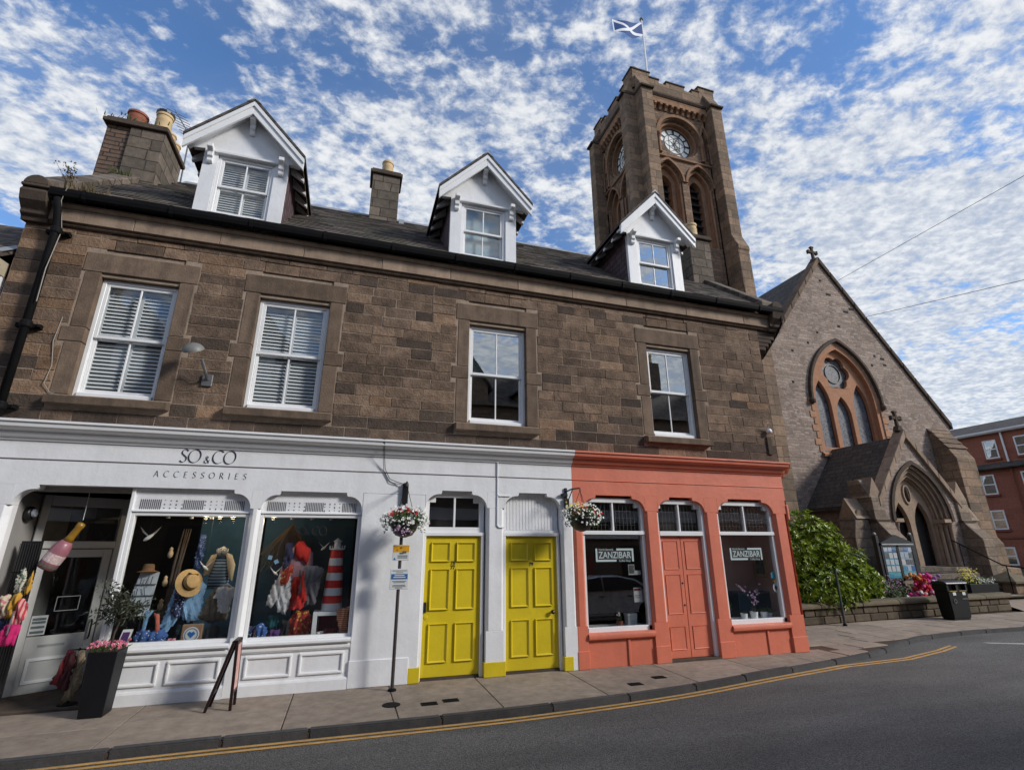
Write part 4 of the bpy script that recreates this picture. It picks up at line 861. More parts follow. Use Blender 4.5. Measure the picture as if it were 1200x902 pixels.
# yellow doors
def yellow_door(x0, x1, num, handle_left):
    Y = .115; z0, z1 = .035, 2.0
    mb = MB(); mb.box(x0-.04, x0, Y-.045, Y+.06, 0, 2.06); mb.box(x1, x1+.05, Y-.045, Y+.06, 0, 2.06); mb.box(x0-.04, x1+.05, Y-.05, Y+.06, 2.005, 2.06); 
    fr = mb.build('door_frame', WHITE2, WS, bevel=.006)
    mb = MB().box(x0+.003, x1-.003, Y, Y+.045, z0, z1); d = mb.build('yellow_door', YELLOW, WS, bevel=.003)
    MB().box(x0, x1, Y-.03, Y+.2, -.01, .03).build('threshold', DARKTRIM, d)
    W = x1-x0; st = .09; mid = (x0+x1)/2
    for zz0, zz1 in ((1.62,1.91),(.93,1.52),(.22,.75)):
        for a, b_ in ((x0+st, mid-.05), (mid+.05, x1-st)):
            mb = MB()
            # sloped bolection and fielded panel
            for (q0,q1,r0,r1) in ((a,b_,zz0,zz1),):
                o = [(q0,r0),(q1,r0),(q1,r1),(q0,r1)]; i_ = [(q0+.03,r0+.03),(q1-.03,r0+.03),(q1-.03,r1-.03),(q0+.03,r1-.03)]
                vs = [(p[0],Y-.001,p[1]) for p in o]+[(p[0]+(.008 if p[0] == q0 else -.008),Y-.028,p[1]+(.008 if p[1] == r0 else -.008)) for p in o]+[(p[0],Y-.005,p[1]) for p in i_]
                fs = []
                for k in range(4):
                    n = (k+1) % 4; fs += [(k,n,4+n,4+k), (4+k,4+n,8+n,8+k)]
                fs += [(8,9,10,11)]; mb.add(vs, fs)
            mb.build('door_panel', YELLOW, d)
    # fanlight zone
    if num[0] == '75':
        z0f, z1f = 2.10, 2.58
        mb = MB(); 
        mb.box(x0-.04,x1+.05,Y-.01,Y+.05,2.06,2.14); mb.box(x0-.04,x0+.035,Y-.01,Y+.05,2.14,ZD); mb.box(x1-.03,x1+.05,Y-.01,Y+.05,2.14,ZD); mb.box(x0+.035,x1-.03,Y-.01,Y+.05,2.60,ZD); mb.box(mid-.016,mid+.016,Y-.008,Y+.04,2.14,2.60)
        mb.box(x0+.035,x0+.13,Y-.008,Y+.05,2.52,2.60); mb.box(x1-.125,x1-.03,Y-.008,Y+.05,2.52,2.60)
        f = mb.build('fanlight', WHITE2, WS, bevel=.004)
        for a, b_ in ((x0+.03, mid-.012), (mid+.012, x1-.025)): MB().box(a, b_, Y+.02, Y+.024, 2.135, 2.605).build('pane', GLASS, f)
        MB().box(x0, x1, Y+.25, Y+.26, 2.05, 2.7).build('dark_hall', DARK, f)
    else:
        f = MB().box(x0-.04, x1+.05, Y+.02, Y+.05, 2.06, ZD).build('boarded_panel', WHITE, WS)
        n = 17; w = (W+.06)/n
        me = MB().box(-w/2+.0025, w/2-.0025, -.008, .0, 0, ZD-2.11).mesh('board', WHITE, bevel=.003)
        for k in range(n): put('board', me, f, loc=(x0-.03+w*(k+.5), Y+.02, 2.105))
        MB().box(x0-.04,x1+.05,Y-.01,Y+.04,2.06,2.10).build('rail', WHITE2, f, bevel=.004)
    zt_ = 1.585
    for k, s in enumerate(num): text(s, .075, (mid+.0, Y-.004, 1.575-.062*k if len(num) > 1 else 1.545), INK, d, bold=.002, name='door_number')
    if handle_left:
        MB().box(x0+.015, x0+.05, Y-.03, Y, .90, 1.05).build('lock_plate', BLACK, d, bevel=.006)
        mb = MB().lathe([(.032,0),(.034,.006),(.0,.012)], 12); mb.xf(Matrix.Translation((x0+.055,Y,.84)) @ Matrix.Rotation(PI/2,4,'X')); mb.build('lock', YELLOW, d)
    else:
        mb = MB().lathe([(.018,0),(.018,.03),(.034,.045),(.034,.06),(.02,.072),(0,.075)], 14); mb.xf(Matrix.Translation((x1-.10,Y,.845)) @ Matrix.Rotation(PI/2,4,'X')); mb.build('door_knob', M('bronze', (.05,.03,.02), .35, .2, metal=.7), d, smooth=True)
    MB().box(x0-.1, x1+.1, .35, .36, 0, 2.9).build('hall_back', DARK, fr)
yellow_door(1.175, 2.055, ('75','77'), True); yellow_door(2.47, 3.36, ('79',), False)
# conduit beside second door head
MB().tube([(2.30,-.012,3.19),(2.30,-.012,2.66),(2.32,-.012,2.64),(2.52,-.012,2.64)], .010, 6).build('conduit', WHITE2, WS); MB().tube([(2.30,-.012,2.64),(2.30,-.012,2.17),(2.33,-.012,2.14),(2.42,-.012,2.14)], .010, 6).build('conduit', WHITE2, WS)
MB().tube([(.42,-.2,3.45),(.44,-.10,3.2),(.47,-.02,3.0),(.55,-.02,2.85),(.68,-.03,2.80),(.80,-.06,2.77)], .006, 5).build('cable', CABLED, WS); MB().tube([(.40,-.2,3.45),(.42,-.09,3.2),(.45,-.02,2.98),(.56,-.02,2.80),(.72,-.03,2.77),(.80,-.06,2.76)], .005, 5).build('cable', CABLED, WS)
# interior shell
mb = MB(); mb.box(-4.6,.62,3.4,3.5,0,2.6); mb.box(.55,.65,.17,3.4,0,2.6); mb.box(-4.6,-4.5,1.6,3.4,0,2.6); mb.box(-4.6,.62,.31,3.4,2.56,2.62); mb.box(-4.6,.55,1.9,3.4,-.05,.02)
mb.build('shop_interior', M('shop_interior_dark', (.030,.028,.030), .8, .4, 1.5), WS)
mb = MB(); mb.box(-2.80,.17,.12,.95,.52,.60); mb.build('window_bed', M('window_bed', (.12,.06,.07), .8, .3, 4), WS)
MB().box(-2.15,-1.3,.96,1.0,.6,2.4).build('display_backdrop', BLUEBACK, WS); MB().box(-1.25,.1,.96,1.0,.6,2.5).build('display_backdrop', BLUEBACK, WS)

# ---------------------------------------------------------------- coral shopfront
CS = thing('coral_shopfront', 'coral painted cafe shopfront with double door between two white framed windows', 'shopfront', (6.0, 0, 0))
mb = MB(); mb.box(3.652, 8.27, .004, .30, 2.955, 3.195); mb.box(3.652, 8.27, .0, .30, ZD, 2.94); mb.box(3.652, 8.27, .03, .30, 2.94, 2.955)
mb.prism([(8.271,.004),(8.80,.55),(8.80,.9),(8.271,.9)], 'z', 2.70, 3.195)
cf = mb.build('fascia', CORAL, CS)
MB().prism([(.03,2.944),(-.008,2.944),(-.012,2.95),(-.008,2.957),(.03,2.957)], 'x', 3.653, 8.28).build('fascia_bead', CORAL, cf)
pr = [(-.02,3.19),(.015,3.19),(.02,3.215),(.055,3.235),(.075,3.275),(.08,3.30),(.14,3.325),(.165,3.345),(.175,3.40),(.195,3.405),(.195,3.435),(.12,3.45),(-.12,3.475)]
path = [Vector((3.651,0)), Vector((8.27,0)), Vector((8.80,.54))]; nrm = [Vector((0,-1)), Vector((.39,-1.0)), Vector((.72,-.70))]
mb = MB(); n = len(pr)
for p, nn in zip(path, nrm): mb.v += [(p.x+nn.x*d_, p.y+nn.y*d_, z_) for d_, z_ in pr]
for k in range(2):
    for i in range(n): mb.f.append((k*n+i, k*n+(i+1)%n, (k+1)*n+(i+1)%n, (k+1)*n+i))
mb.f += [tuple(range(n)), tuple(range(3*n-1, 2*n-1, -1))]
mb.build('cornice', CORAL, CS)
for a, b_ in ((3.652,3.835),(5.06,5.33),(6.335,6.63),(7.925,8.25)):
    pilaster('pilaster', a, b_, ZD, CORAL, CS, ch=.04 if b_ < 8 else .06, zc=.62)
    MB().box(a-.008, b_+.008, -.012, .05, 0, .26).build('plinth', CORAL, CS, bevel=.006)
MB().prism([(8.25,.0),(8.75,.50),(8.75,.8),(8.25,.8)], 'z', 0, ZD).build('chamfer_pier', CORAL, CS)
mb = MB().prism([(8.24,-.02),(8.30,-.02),(8.345,.03),(8.33,.08),(8.25,.08)], 'z', 2.32, 2.62); mb.build('corner_block', CORAL, CS, bevel=.02)
for a, b_ in ((3.835,5.06),(5.33,6.335),(6.63,7.925)):
    for lf in (True, False): mb = MB(); head(mb, a, b_, ZD, .22, left=lf, right=not lf); mb.build('arched_head', CORAL, CS)
def coral_window(x0, x1, tilt, gl=None):
    Y = .07; zt_ = 2.06
    mb = MB(); f = .06
    mb.box(x0, x0+f*.8, Y, Y+.09, .50, 2.62); mb.box(x1-f, x1, Y, Y+.09, .50, 2.62); mb.box(x0, x1, Y, Y+.09, .50, .58); mb.box(x0, x1, Y-.02, Y+.09, 2.035, 2.10); mb.box(x0, x1, Y, Y+.09, 2.58, 2.66)
    xm = (x0+x1)/2; mb.box(xm-.018, xm+.018, Y+.01, Y+.08, 2.10, 2.58)
    mb.box(x0+f*.8, x0+.14, Y+.005, Y+.08, 2.50, 2.58); mb.box(x1-.16, x1-f, Y+.005, Y+.08, 2.50, 2.58)
    w = mb.build('display_window', WHITE2, CS, bevel=.006)
    g = MB().box(x0+.035, x1-.05, -.002, .002, -.735, .735); g.xf(Matrix.Translation((0,Y+.05,1.31)) @ Euler((math.radians(tilt),0,0)).to_matrix().to_4x4()); g.build('pane', gl or CAFEGLASS, w)
    for a, b_ in ((x0+.04, xm-.014), (xm+.014, x1-.055)): 
        MB().box(a, b_, Y+.045, Y+.049, 2.095, 2.585).build('pane', GLASS, w)
        mb = MB(); k = a+.06
        while k < b_-.02: mb.box(k, k+.006, Y+.055, Y+.060, 2.10, 2.58); k += .075
        for zz in (2.2, 2.32, 2.44): mb.box(a, b_, Y+.056, Y+.061, zz, zz+.006)
        mb.build('leading', M('leading', (.08,.085,.09), .6, .1), w)
    r = MB().box(x0, x1, .035, .16, 0, .50).build('stall_riser', CORAL, CS)
    MB().prism([(.1,.40),(.0,.40),(-.03,.42),(-.04,.455),(-.03,.49),(0,.505),(.1,.51)], 'x', x0, x1).build('sill', CORAL, r, smooth=40)
    MB().box(xm+.1, xm+.15, .012, .04, .0, .40).build('batten', CORAL, r, bevel=.008)
    return w
cw1 = coral_window(3.835, 5.06, -1.6); cw2 = coral_window(6.63, 7.925, 0, SHOPGLASS)
MINT = M('sticker_pale', (.40,.50,.50), .6, .05); MINT_T = M('sticker_dark', (.02,.02,.025), .6, .05)
def zanzibar(xc, par, zc=1.70):
    w, h, Y = .73, .215, .09; x0, x1, z0, z1 = xc-w/2, xc+w/2, zc-h/2, zc+h/2; t = .032
    yb = .10
    MB().box(x0+t, x1-t, Y, Y+.002, z0+t, z1-t).build('sticker_ground', MINT_T, par)
    mb = MB(); mb.box(x0, x0+t, Y-.002, Y+.002, z0, z1); mb.box(x1-t, x1, Y-.002, Y+.002, z0, z1); mb.box(x0+.40, x1-t, Y-.002, Y+.002, z1-t, z1); mb.box(x0+t, x1-.34, Y-.002, Y+.002, z0, z0+t)
    mb.build('sticker_border', MINT, par)
    text('ZANZIBAR', .150, (xc, Y-.003, zc-.050), MINT, par, sx=.86, bold=.001)
    text('North Berwick', .048, (x0+.20, Y-.003, z1-.032), MINT, par, sx=.95); text('Coffee Shop', .048, (x1-.18, Y-.003, z0-.002), MINT, par, sx=.95)
zanzibar(4.445, cw1); zanzibar(7.22, cw2)
# coral double door
Y = .12; mb = MB(); mb.box(5.33,5.36,Y-.06,Y+.06,0,2.62); mb.box(6.275,6.335,Y-.06,Y+.06,0,2.66); mb.box(5.36,6.275,Y-.065,Y+.06,2.02,2.10); mb.box(5.36,6.275,Y-.04,Y+.05,2.58,2.66); mb.box(5.80,5.836,Y-.03,Y+.05,2.10,2.58); mb.box(6.17,6.275,Y-.03,Y+.05,2.5,2.58); mb.box(5.36,5.44,Y-.03,Y+.05,2.5,2.58)
cdf = mb.build('door_frame', WHITE2, CS, bevel=.006)
for a, b_ in ((5.36,5.802),(5.834,6.22)): 
    MB().box(a, b_, Y+.01, Y+.014, 2.1, 2.58).build('pane', GLASS, cdf)
    mb = MB(); k = a+.06
    while k < b_-.02: mb.box(k, k+.006, Y+.02, Y+.025, 2.10, 2.58); k += .075
    for zz in (2.2,2.32,2.44): mb.box(a, b_, Y+.021, Y+.026, zz, zz+.006)
    mb.build('leading', bpy.data.materials['leading'], cdf)
for a, b_ in ((5.362,5.812),(5.818,6.273)):
    d = MB().box(a, b_, Y, Y+.045, .03, 2.018).build('door_leaf', CORAL, CS, bevel=.005)
    for z0_, z1_ in ((1.45,1.93),(.72,1.36),(.16,.52)):
        mb = MB(); o = [(a+.075,z0_),(b_-.075,z0_),(b_-.075,z1_),(a+.075,z1_)]
        mb.add([(p[0],Y-.012,p[1]) for p in o]+[(p[0]+(.012 if k in (0,3) else -.012),Y-.002,p[1]+(.012 if k < 2 else -.012)) for k, p in enumerate(o)]+[(p[0],Y+.002,p[1]) for p in o], [(0,1,5,4),(1,2,6,5),(2,3,7,6),(3,0,4,7),(4,5,6,7),(0,8,9,1),(1,9,10,2),(2,10,11,3),(3,11,8,0)])
        mb.build('door_panel', CORAL, d)
    if a < 5.5:
        for zz in (1.22,.86): 
            q = MB().lathe([(.016,0),(.016,.01),(0,.014)], 8); q.xf(Matrix.Translation((5.78,Y,zz)) @ Matrix.Rotation(PI/2,4,'X')); q.build('lock', BLACK, d)
MB().box(5.33,6.335,-.01,.3,-.01,.028).build('threshold', DARKTRIM, CS)
PINKW = M('cafe_wall_pink', (.58,.38,.33), .8, .1, 2)
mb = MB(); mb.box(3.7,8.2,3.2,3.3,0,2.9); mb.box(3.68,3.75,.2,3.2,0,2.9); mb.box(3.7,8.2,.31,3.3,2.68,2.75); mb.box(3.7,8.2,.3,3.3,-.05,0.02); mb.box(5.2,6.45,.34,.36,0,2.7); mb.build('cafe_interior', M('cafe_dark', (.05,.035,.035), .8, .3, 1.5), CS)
MB().box(8.13,8.2,.2,3.2,0,2.7).build('cafe_side_wall', PINKW, CS); MB().box(7.25,8.12,.95,1.0,0,2.7).build('cafe_partition', PINKW, CS)
MB().box(7.35,8.12,.62,.94,.02,.98).build('cafe_bench', M('bench_teal', (.01,.05,.075), .7, .2), CS)
for a, b_ in ((3.84,5.06),(6.63,7.92)): MB().box(a, b_, .125, .55, .44, .555).build('window_bed', WHITE, CS)

# ================================================================ CLOCK TOWER
from mathutils.geometry import tessellate_polygon
def plate(mb, outer, holes, ax, a, b):
    def P(u, w, t): return (t,u,w) if ax == 'x' else (u,t,w) if ax == 'y' else (u,w,t)
    loops = [outer]+holes; tri = tessellate_polygon([[Vector((p[0],p[1],0)) for p in l] for l in loops]); flat = [p for l in loops for p in l]; n = len(flat); o = len(mb.v)
    mb.v += [P(*p,a) for p in flat]+[P(*p,b) for p in flat]
    mb.f += [tuple(o+i for i in t) for t in tri]+[tuple(o+n+i for i in reversed(t)) for t in tri]
    s = 0
    for l in loops:
        m_ = len(l)
        for i in range(m_): mb.f.append((o+s+i, o+s+(i+1)%m_, o+n+s+(i+1)%m_, o+n+s+i))
        s += m_
    return mb
def circ(cx, cz, r, n=28): return [(cx+r*math.cos(2*PI*i/n), cz+r*math.sin(2*PI*i/n)) for i in range(n)]
T = thing('clock_tower', 'tall square sandstone church clock tower with battlements and louvred belfry', 'tower', (11.95, 8.0, .3))
FACES = {'front': lambda u,d,z: (11.95+u, 6+d, z), 'left': lambda u,d,z: (9.95+d, 7.68-u*.84, z), 'right': lambda u,d,z: (13.95-d, 7.68+u*.84, z), 'back': lambda u,d,z: (11.95-u, 9.36-d, z)}
def fx(mb, fn):     # mb built with x=u, y=d, z=z
    F = FACES[fn]; mb.v = [F(*p) for p in mb.v]; return mb
MB().box(10.55, 13.35, 6.6, 8.75, .3, 20.3).build('core', DARK, T)
def half_ring(c, zs, r1, r2, d0, d1, n=20, legs=0):
    o = ([(c+r1, zs-legs)] if legs else [])+arc(c, zs, r1, 0, PI, n)+([(c-r1, zs-legs)] if legs else []); i = ([(c+r2, zs-legs)] if legs else [])+arc(c, zs, r2, 0, PI, n)+([(c-r2, zs-legs)] if legs else [])
    return MB().strip(o, i, 'y', d0, d1)
CLOCKW = M('clock_opal_glass', (.78,.80,.78), .35, .06, 8); CLOCKB = M('clock_black_iron', (.012,.012,.014), .5, .1)
LOUV = M('louvre_slate', (.030,.024,.026), .7, .25, 5)
for fn in ('front', 'left', 'right', 'back'):
    det = fn in ('front', 'left'); A = .75; zc = 18.33
    lo = MB()
    if det:
        rec = [(-2,12.95),(2,12.95),(2,20.3),(-2,20.3)]
        for d0, d1, r, hw, ap, mat, nm in ((0,.15,.98,.60,16.98,TOWERST,'wall_face'), (.152,.32,.88,.50,16.84,TOWTRIM,'moulded_order'), (.322,.58,.79,.30,16.50,TOWTRIM,'moulded_order')):
            hol = [circ(0, zc, r, 32)]
            for c in (-.74, .74): hol.append(pointed(c-hw, c+hw, 16.05, ap, 8, z0=13.15+d0*.5))
            if d0 == 0:
                for c in (-1.27, 1.27): hol.append(pointed(c-.15, c+.15, 18.35, 19.10, 5, z0=17.45))
            mb = MB(); plate(mb, rec, hol, 'y', d0, d1); fx(mb, fn); mb.build(nm, mat, T)
        mb = MB(); mb.add([(-2,0,.3),(2,0,.3),(2,0,12.95),(-2,0,12.95),(-2,.5,.3),(2,.5,.3),(2,.5,12.95),(-2,.5,12.95)], [(0,1,2,3),(0,4,5,1),(3,2,6,7),(4,7,6,5),(0,3,7,4),(1,5,6,2)]); fx(mb, fn).build('lower_wall', TOWERST, T)
        # clock
        mb = MB(); plate(mb, circ(0,zc,.80,40), [], 'y', .36, .39); ck = fx(mb, fn).build('clock_face', CLOCKW, T)
        mb = MB(); mb.ring(circ(0,zc,.80,40), circ(0,zc,.745,40), 'y', .33, .36); mb.ring(circ(0,zc,.525,40), circ(0,zc,.500,40), 'y', .335, .36)
        for k in range(12):
            a = 2*PI*k/12; ca, sa = math.cos(a), math.sin(a); w = .040 if k % 3 == 0 else .030
            mb.add([( .50*sa-w*ca, .34, zc+.50*ca+w*sa),(.50*sa+w*ca,.34,zc+.50*ca-w*sa),(.77*sa+w*1.2*ca,.34,zc+.77*ca-w*1.2*sa),(.77*sa-w*1.2*ca,.34,zc+.77*ca+w*1.2*sa)], [(0,1,2,3)])
        for k in range(6):
            a, a2, am = PI*k/3, PI*(k+1)/3, PI*(k+.5)/3; p = lambda r, t: Vector((r*math.sin(t), .35, zc+r*math.cos(t)))
            for q0, q1 in ((p(.30,a),p(.30,a2)),(p(.30,a),p(.51,am-PI/3)),(p(.30,a),p(.51,am)),(p(0,0),p(.30,a))): mb.tube([q0,q1], .008, 4)
        fx(mb, fn).build('numeral_ring', CLOCKB, ck)
        for ang, ln, w in ((PI/6, .66, .030), (PI*5/6+.05, .46, .045)):
            sa, ca = math.sin(ang), math.cos(ang)
            pts = [(-.16*sa-w*.6*ca,.31,zc-.16*ca+w*.6*sa),(-.16*sa+w*.6*ca,.31,zc-.16*ca-w*.6*sa),(ln*.8*sa+w*ca,.31,zc+ln*.8*ca-w*sa),(ln*sa,.31,zc+ln*ca),(ln*.8*sa-w*ca,.31,zc+ln*.8*ca+w*sa)]
            mb = MB(); mb.add(pts+[(x_,y_+.012,z_) for x_,y_,z_ in pts], [(0,1,2,3,4),(9,8,7,6,5)]+[(k,(k+1)%5,5+(k+1)%5,5+k) for k in range(5)]); fx(mb, fn).build('clock_hand', CLOCKB, ck)
        fx(half_ring(0, zc, 1.16, 1.02, -.09, .02, 22, legs=.0), fn).build('hood_mould', TOWTRIM, T)
        for c in (-1.27, 1.27):
            o = pointed(c-.27, c+.27, 18.35, 19.42, 6); i = pointed(c-.19, c+.19, 18.35, 19.22, 6); fx(MB().strip(o, i, 'y', -.06, .02), fn).build('niche_hood', TOWTRIM, T)
            for e in (-.23, .23):
                mb = MB().lathe([(.09,0),(.09,.05),(.055,.08),(.055,.74),(.075,.76),(.065,.80),(.12,.90),(.13,.97)], 10, (c+e, -.03, 17.32)); fx(mb, fn).build('colonnette', TOWTRIM, T, smooth=40)
        for c in (-.74, .74):
            o = pointed(c-.72, c+.72, 16.05, 17.12, 8); i = pointed(c-.63, c+.63, 16.05, 17.0, 8); fx(MB().strip(o, i, 'y', -.07, .02), fn).build('hood_mould', TOWTRIM, T)
            for e in (-.55, .55):
                fx(MB().lathe([(.05,0),(.05,2.9)], 8, (c+e,.10,13.1)), fn).build('shaft', TOWTRIM, T)
            n = 9
            lv = MB().hexa([(-.30,.46,0),(.30,.46,0),(.30,.62,.20),(-.30,.62,.20),(-.30,.44,.03),(.30,.44,.03),(.30,.62,.24),(-.30,.62,.24)])
            for k in range(n):
                zz = 13.35+k*.345; l2 = MB(); l2.v = [(c+x_, y_, zz+z_) for x_,y_,z_ in lv.v]; l2.f = lv.f; fx(l2, fn).build('louvre', LOUV, T)
        fx(MB().prism([(-.09,17.12),(-.09,17.17),(.02,17.26),(.02,17.08)], 'x', -1.5, 1.5), fn).build('string_course', TOWTRIM, T)
    else:
        fx(MB().box(-2, 2, 0, .6, .3, 20.3), fn).build('wall_face', TOWERST, T)
    # buttresses with weathered offsets
    for sg in (-1, 1):
        u0, u1 = (1.46, 2.0) if sg > 0 else (-2.0, -1.46)
        pr = [(.02,.3),(-.95,.3),(-.95,9.0),(-.72,9.9),(-.72,12.75),(-.76,12.80),(-.76,12.92),(-.50,13.55),(-.50,20.15),(-.46,20.25),(-.12,21.05),(.02,21.05)]
        mb = MB().prism(pr, 'x', u0, u1); b_ = fx(mb, fn).build('buttress', ASHLAR, T, bevel=.02)
        if det: fx(MB().prism([(-.60,20.02),(-.62,20.08),(-.50,20.16),(-.0,20.16),(-.0,20.02)], 'x', u0-.03, u1+.03), fn).build('buttress_cap', DARKTRIM, b_)
    # corbel table, parapet
    mb = MB(); k = -1.40
    cme = MB().prism([(.02,0),(-.06,0),(-.12,.10),(-.20,.16),(-.20,.28),(.02,.28)], 'x', -.055, .055)
    while k < 1.41:
        l2 = MB(); l2.v = [(k+x_, y_, 19.58+z_) for x_,y_,z_ in cme.v]; l2.f = cme.f; fx(l2, fn).build('corbel', TOWTRIM, T); k += .28
    fx(MB().prism([(.02,19.86),(-.17,19.86),(-.19,20.0),(-.22,20.08),(-.02,20.16),(.02,20.16)], 'x', -1.46, 1.46), fn).build('corbel_band', TOWTRIM, T)
    fx(MB().prism([(.3,20.17),(-.20,20.17),(-.25,20.24),(-.25,20.30),(-.12,20.40),(.3,20.40)], 'x', -1.98, 1.98), fn).build('string_course', DARKTRIM, T)
    pk = .003 if fn in ('front','back') else 0
    fx(MB().box(-2.1+.02*(pk > 0), 2.1-.02*(pk > 0), -.1-pk, .22, 20.40, 21.02), fn).build('parapet', ASHLAR, T)
    for a, b2, zt_ in ((-2.1,-1.22,21.52),(-1.22,-.78,21.27),(-.40,.52,21.28),(.92,1.28,21.27),(1.28,2.1,21.56)):
        if b2 <= a: continue
        ins = .02*(pk > 0)
        mb = MB().box(max(a+.003,-2.1+ins), min(b2-.003,2.1-ins), -.1-pk, .22, 21.022, zt_-.10); m_ = fx(mb, fn).build('merlon', ASHLAR, T)
        fx(MB().prism([(-.14,zt_-.097),(-.14,zt_-.04),(.06,zt_),(.26,zt_-.04),(.26,zt_-.097)], 'x', max(a-.03,-2.12), min(b2+.03,2.12)), fn).build('coping', DARKTRIM, m_)
mb = MB().prism([(9.2,5.55),(9.95,6.0),(9.5,5.2)], 'z', 19.7, 19.95); 
MB().box(10.0, 13.9, 6.05, 9.3, 20.3, 20.6).build('tower_roof', LEADM, T)
# flag
FP = thing('flagpole', 'white flagpole flying a blue flag with white diagonal cross above the tower', 'flagpole', (12.2, 8.0, 20.6))
MB().tube([(12.2,8,20.6),(12.24,8,28.0)], [.06,.035], 8).build('pole', WHITE2, FP); MB().lathe([(0,0),(.09,.03),(.10,.10),(.06,.16),(0,.18)], 10, (12.24,8,27.97)).build('finial', GREY_METAL, FP)
def flag_mat():
    m, nt, b, N, L = mat_base('saltire_cloth'); uv = N('ShaderNodeUVMap'); sp = N('ShaderNodeSeparateXYZ'); L(uv.outputs[0], sp.inputs[0])
    def mt(op, a, b_=None):
        n = N('ShaderNodeMath'); n.operation = op
        for i, x in enumerate((a, b_)):
            if x is None: continue
            if isinstance(x, float): n.inputs[i].default_value = x
            else: L(x, n.inputs[i])
        return n.outputs[0]
    d1 = mt('ABSOLUTE', mt('SUBTRACT', sp.outputs[0], sp.outputs[1])); d2_ = mt('ABSOLUTE', mt('SUBTRACT', mt('ADD', sp.outputs[0], sp.outputs[1]), 1.0))
    mn = mt('LESS_THAN', mt('MINIMUM', d1, d2_), .095); hem = mt('GREATER_THAN', sp.outputs[0], .965); mk = mt('MAXIMUM', mn, hem)
    mx = N('ShaderNodeMix'); mx.data_type = 'RGBA'; L(mk, mx.inputs[0]); mx.inputs[6].default_value = (.008,.050,.20,1); mx.inputs[7].default_value = (.72,.74,.76,1); L(mx.outputs[2], b.inputs['Base Color']); b.inputs['Roughness'].default_value = .8; return m
mb = MB(); nu, nv_ = 24, 10; uvs = []
for j in range(nv_+1):
    for i in range(nu+1):
        u, v = i/nu, j/nv_; x = 12.18-1.95*u; w = math.sin(u*7+v*1.2)*.16*u; z = 26.80+v*.92-1.02*u-.32*math.sin(PI*u)*(1-.3*v)+.03*math.sin(u*9); mb.v.append((x, 7.95-.5*u+w, z)); uvs.append((u, v))
for j in range(nv_):
    for i in range(nu): a = j*(nu+1)+i; mb.f.append((a, a+1, a+nu+2, a+nu+1))
me = mb.mesh('flag', flag_mat(), smooth=True, fix=False); ul = me.uv_layers.new(name='UVMap')
for lp in me.loops: ul.data[lp.index].uv = uvs[lp.vertex_index]
put('flag', me, FP)

# ================================================================ CHURCH
CH = thing('church', 'rubble stone church gable with large traceried window and gabled porch beside the clock tower', 'church', (20.9, 8.0, .3))
AX, AZ, EZ, HW = 20.9, 15.2, 7.35, 6.2; CW = 20.85
gab = [(AX-HW,.2),(AX+HW,.2),(AX+HW,EZ),(AX,AZ),(AX-HW,EZ)]
wo = pointed(CW-1.92, CW+1.92, 8.0, 10.78, 12, z0=5.70)
mb = MB(); plate(mb, gab, [wo], 'y', 8.0, 8.35); gw = mb.build('gable_wall', RUBBLE, CH)
def inset(half, ap, z0): return pointed(CW-half, CW+half, 8.0, ap, 12, z0=z0)
MB().ring(wo, inset(1.74, 10.52, 5.84), 'y', 8.02, 8.20).build('window_moulding', TRACERY, CH); MB().ring(inset(1.80,10.60,5.80), inset(1.66, 10.40, 5.88), 'y', 8.202, 8.30).build('window_moulding', TRACERY, CH)
foil = [(CW-.02+.80*(.80+.20*abs(math.cos(3*t)))*math.cos(t), 9.42+.80*(.80+.20*abs(math.cos(3*t)))*math.sin(t)) for t in [2*PI*k/72 for k in range(72)]]
lights = [pointed(CW-1.60, CW-.68, 7.75, 8.95, 8, z0=5.90), pointed(CW-.42, CW+.42, 7.35, 8.28, 8, z0=5.90), pointed(CW+.68, CW+1.60, 7.75, 8.95, 8, z0=5.90)]
mb = MB(); plate(mb, inset(1.70, 10.46, 5.84), lights+[foil], 'y', 8.22, 8.38); mb.build('tracery', TRACERY, CH, bevel=.012)
def leaded():
    m, nt, b, N, L = mat_base('leaded_glass'); g = N('ShaderNodeNewGeometry')
    mp = N('ShaderNodeMapping'); mp.inputs['Scale'].default_value = (5,5,4); mp.inputs['Rotation'].default_value = (0,PI/4,0); L(g.outputs['Position'], mp.inputs[0])
    v = N('ShaderNodeTexVoronoi'); v.feature = 'DISTANCE_TO_EDGE'; v.inputs['Scale'].default_value = 1.9; v.inputs['Randomness'].default_value = .55; L(mp.outputs[0], v.inputs['Vector'])
    v2 = N('ShaderNodeTexVoronoi'); v2.inputs['Scale'].default_value = 1.9; v2.inputs['Randomness'].default_value = .55; L(mp.outputs[0], v2.inputs['Vector'])
    cr = N('ShaderNodeValToRGB'); cr.color_ramp.elements[0].color = (.022,.026,.036,1); cr.color_ramp.elements[1].color = (.105,.115,.140,1); L(v2.outputs['Color'], cr.inputs[0])
    st = N('ShaderNodeMath'); st.operation = 'GREATER_THAN'; st.inputs[1].default_value = .07; L(v.outputs['Distance'], st.inputs[0])
    mx = N('ShaderNodeMix'); mx.data_type = 'RGBA'; L(st.outputs[0], mx.inputs[0]); mx.inputs[6].default_value = (.12,.125,.14,1); L(cr.outputs[0], mx.inputs[7]); L(mx.outputs[2], b.inputs['Base Color']); b.inputs['Roughness'].default_value = .5; b.inputs['Specular IOR Level'].default_value = .3; return m
LEADED = leaded()
for k, l in enumerate(lights+[foil]): mb = MB(); plate(mb, l, [], 'y', 8.40, 8.42); mb.build('leaded_pane', LEADED, CH)
mb = MB().ring(circ(CW-.02,9.42,.47,30), circ(CW-.02,9.42,.42,30), 'y', 8.36, 8.41); mb.build('rose_ring', CLOCKB, CH)
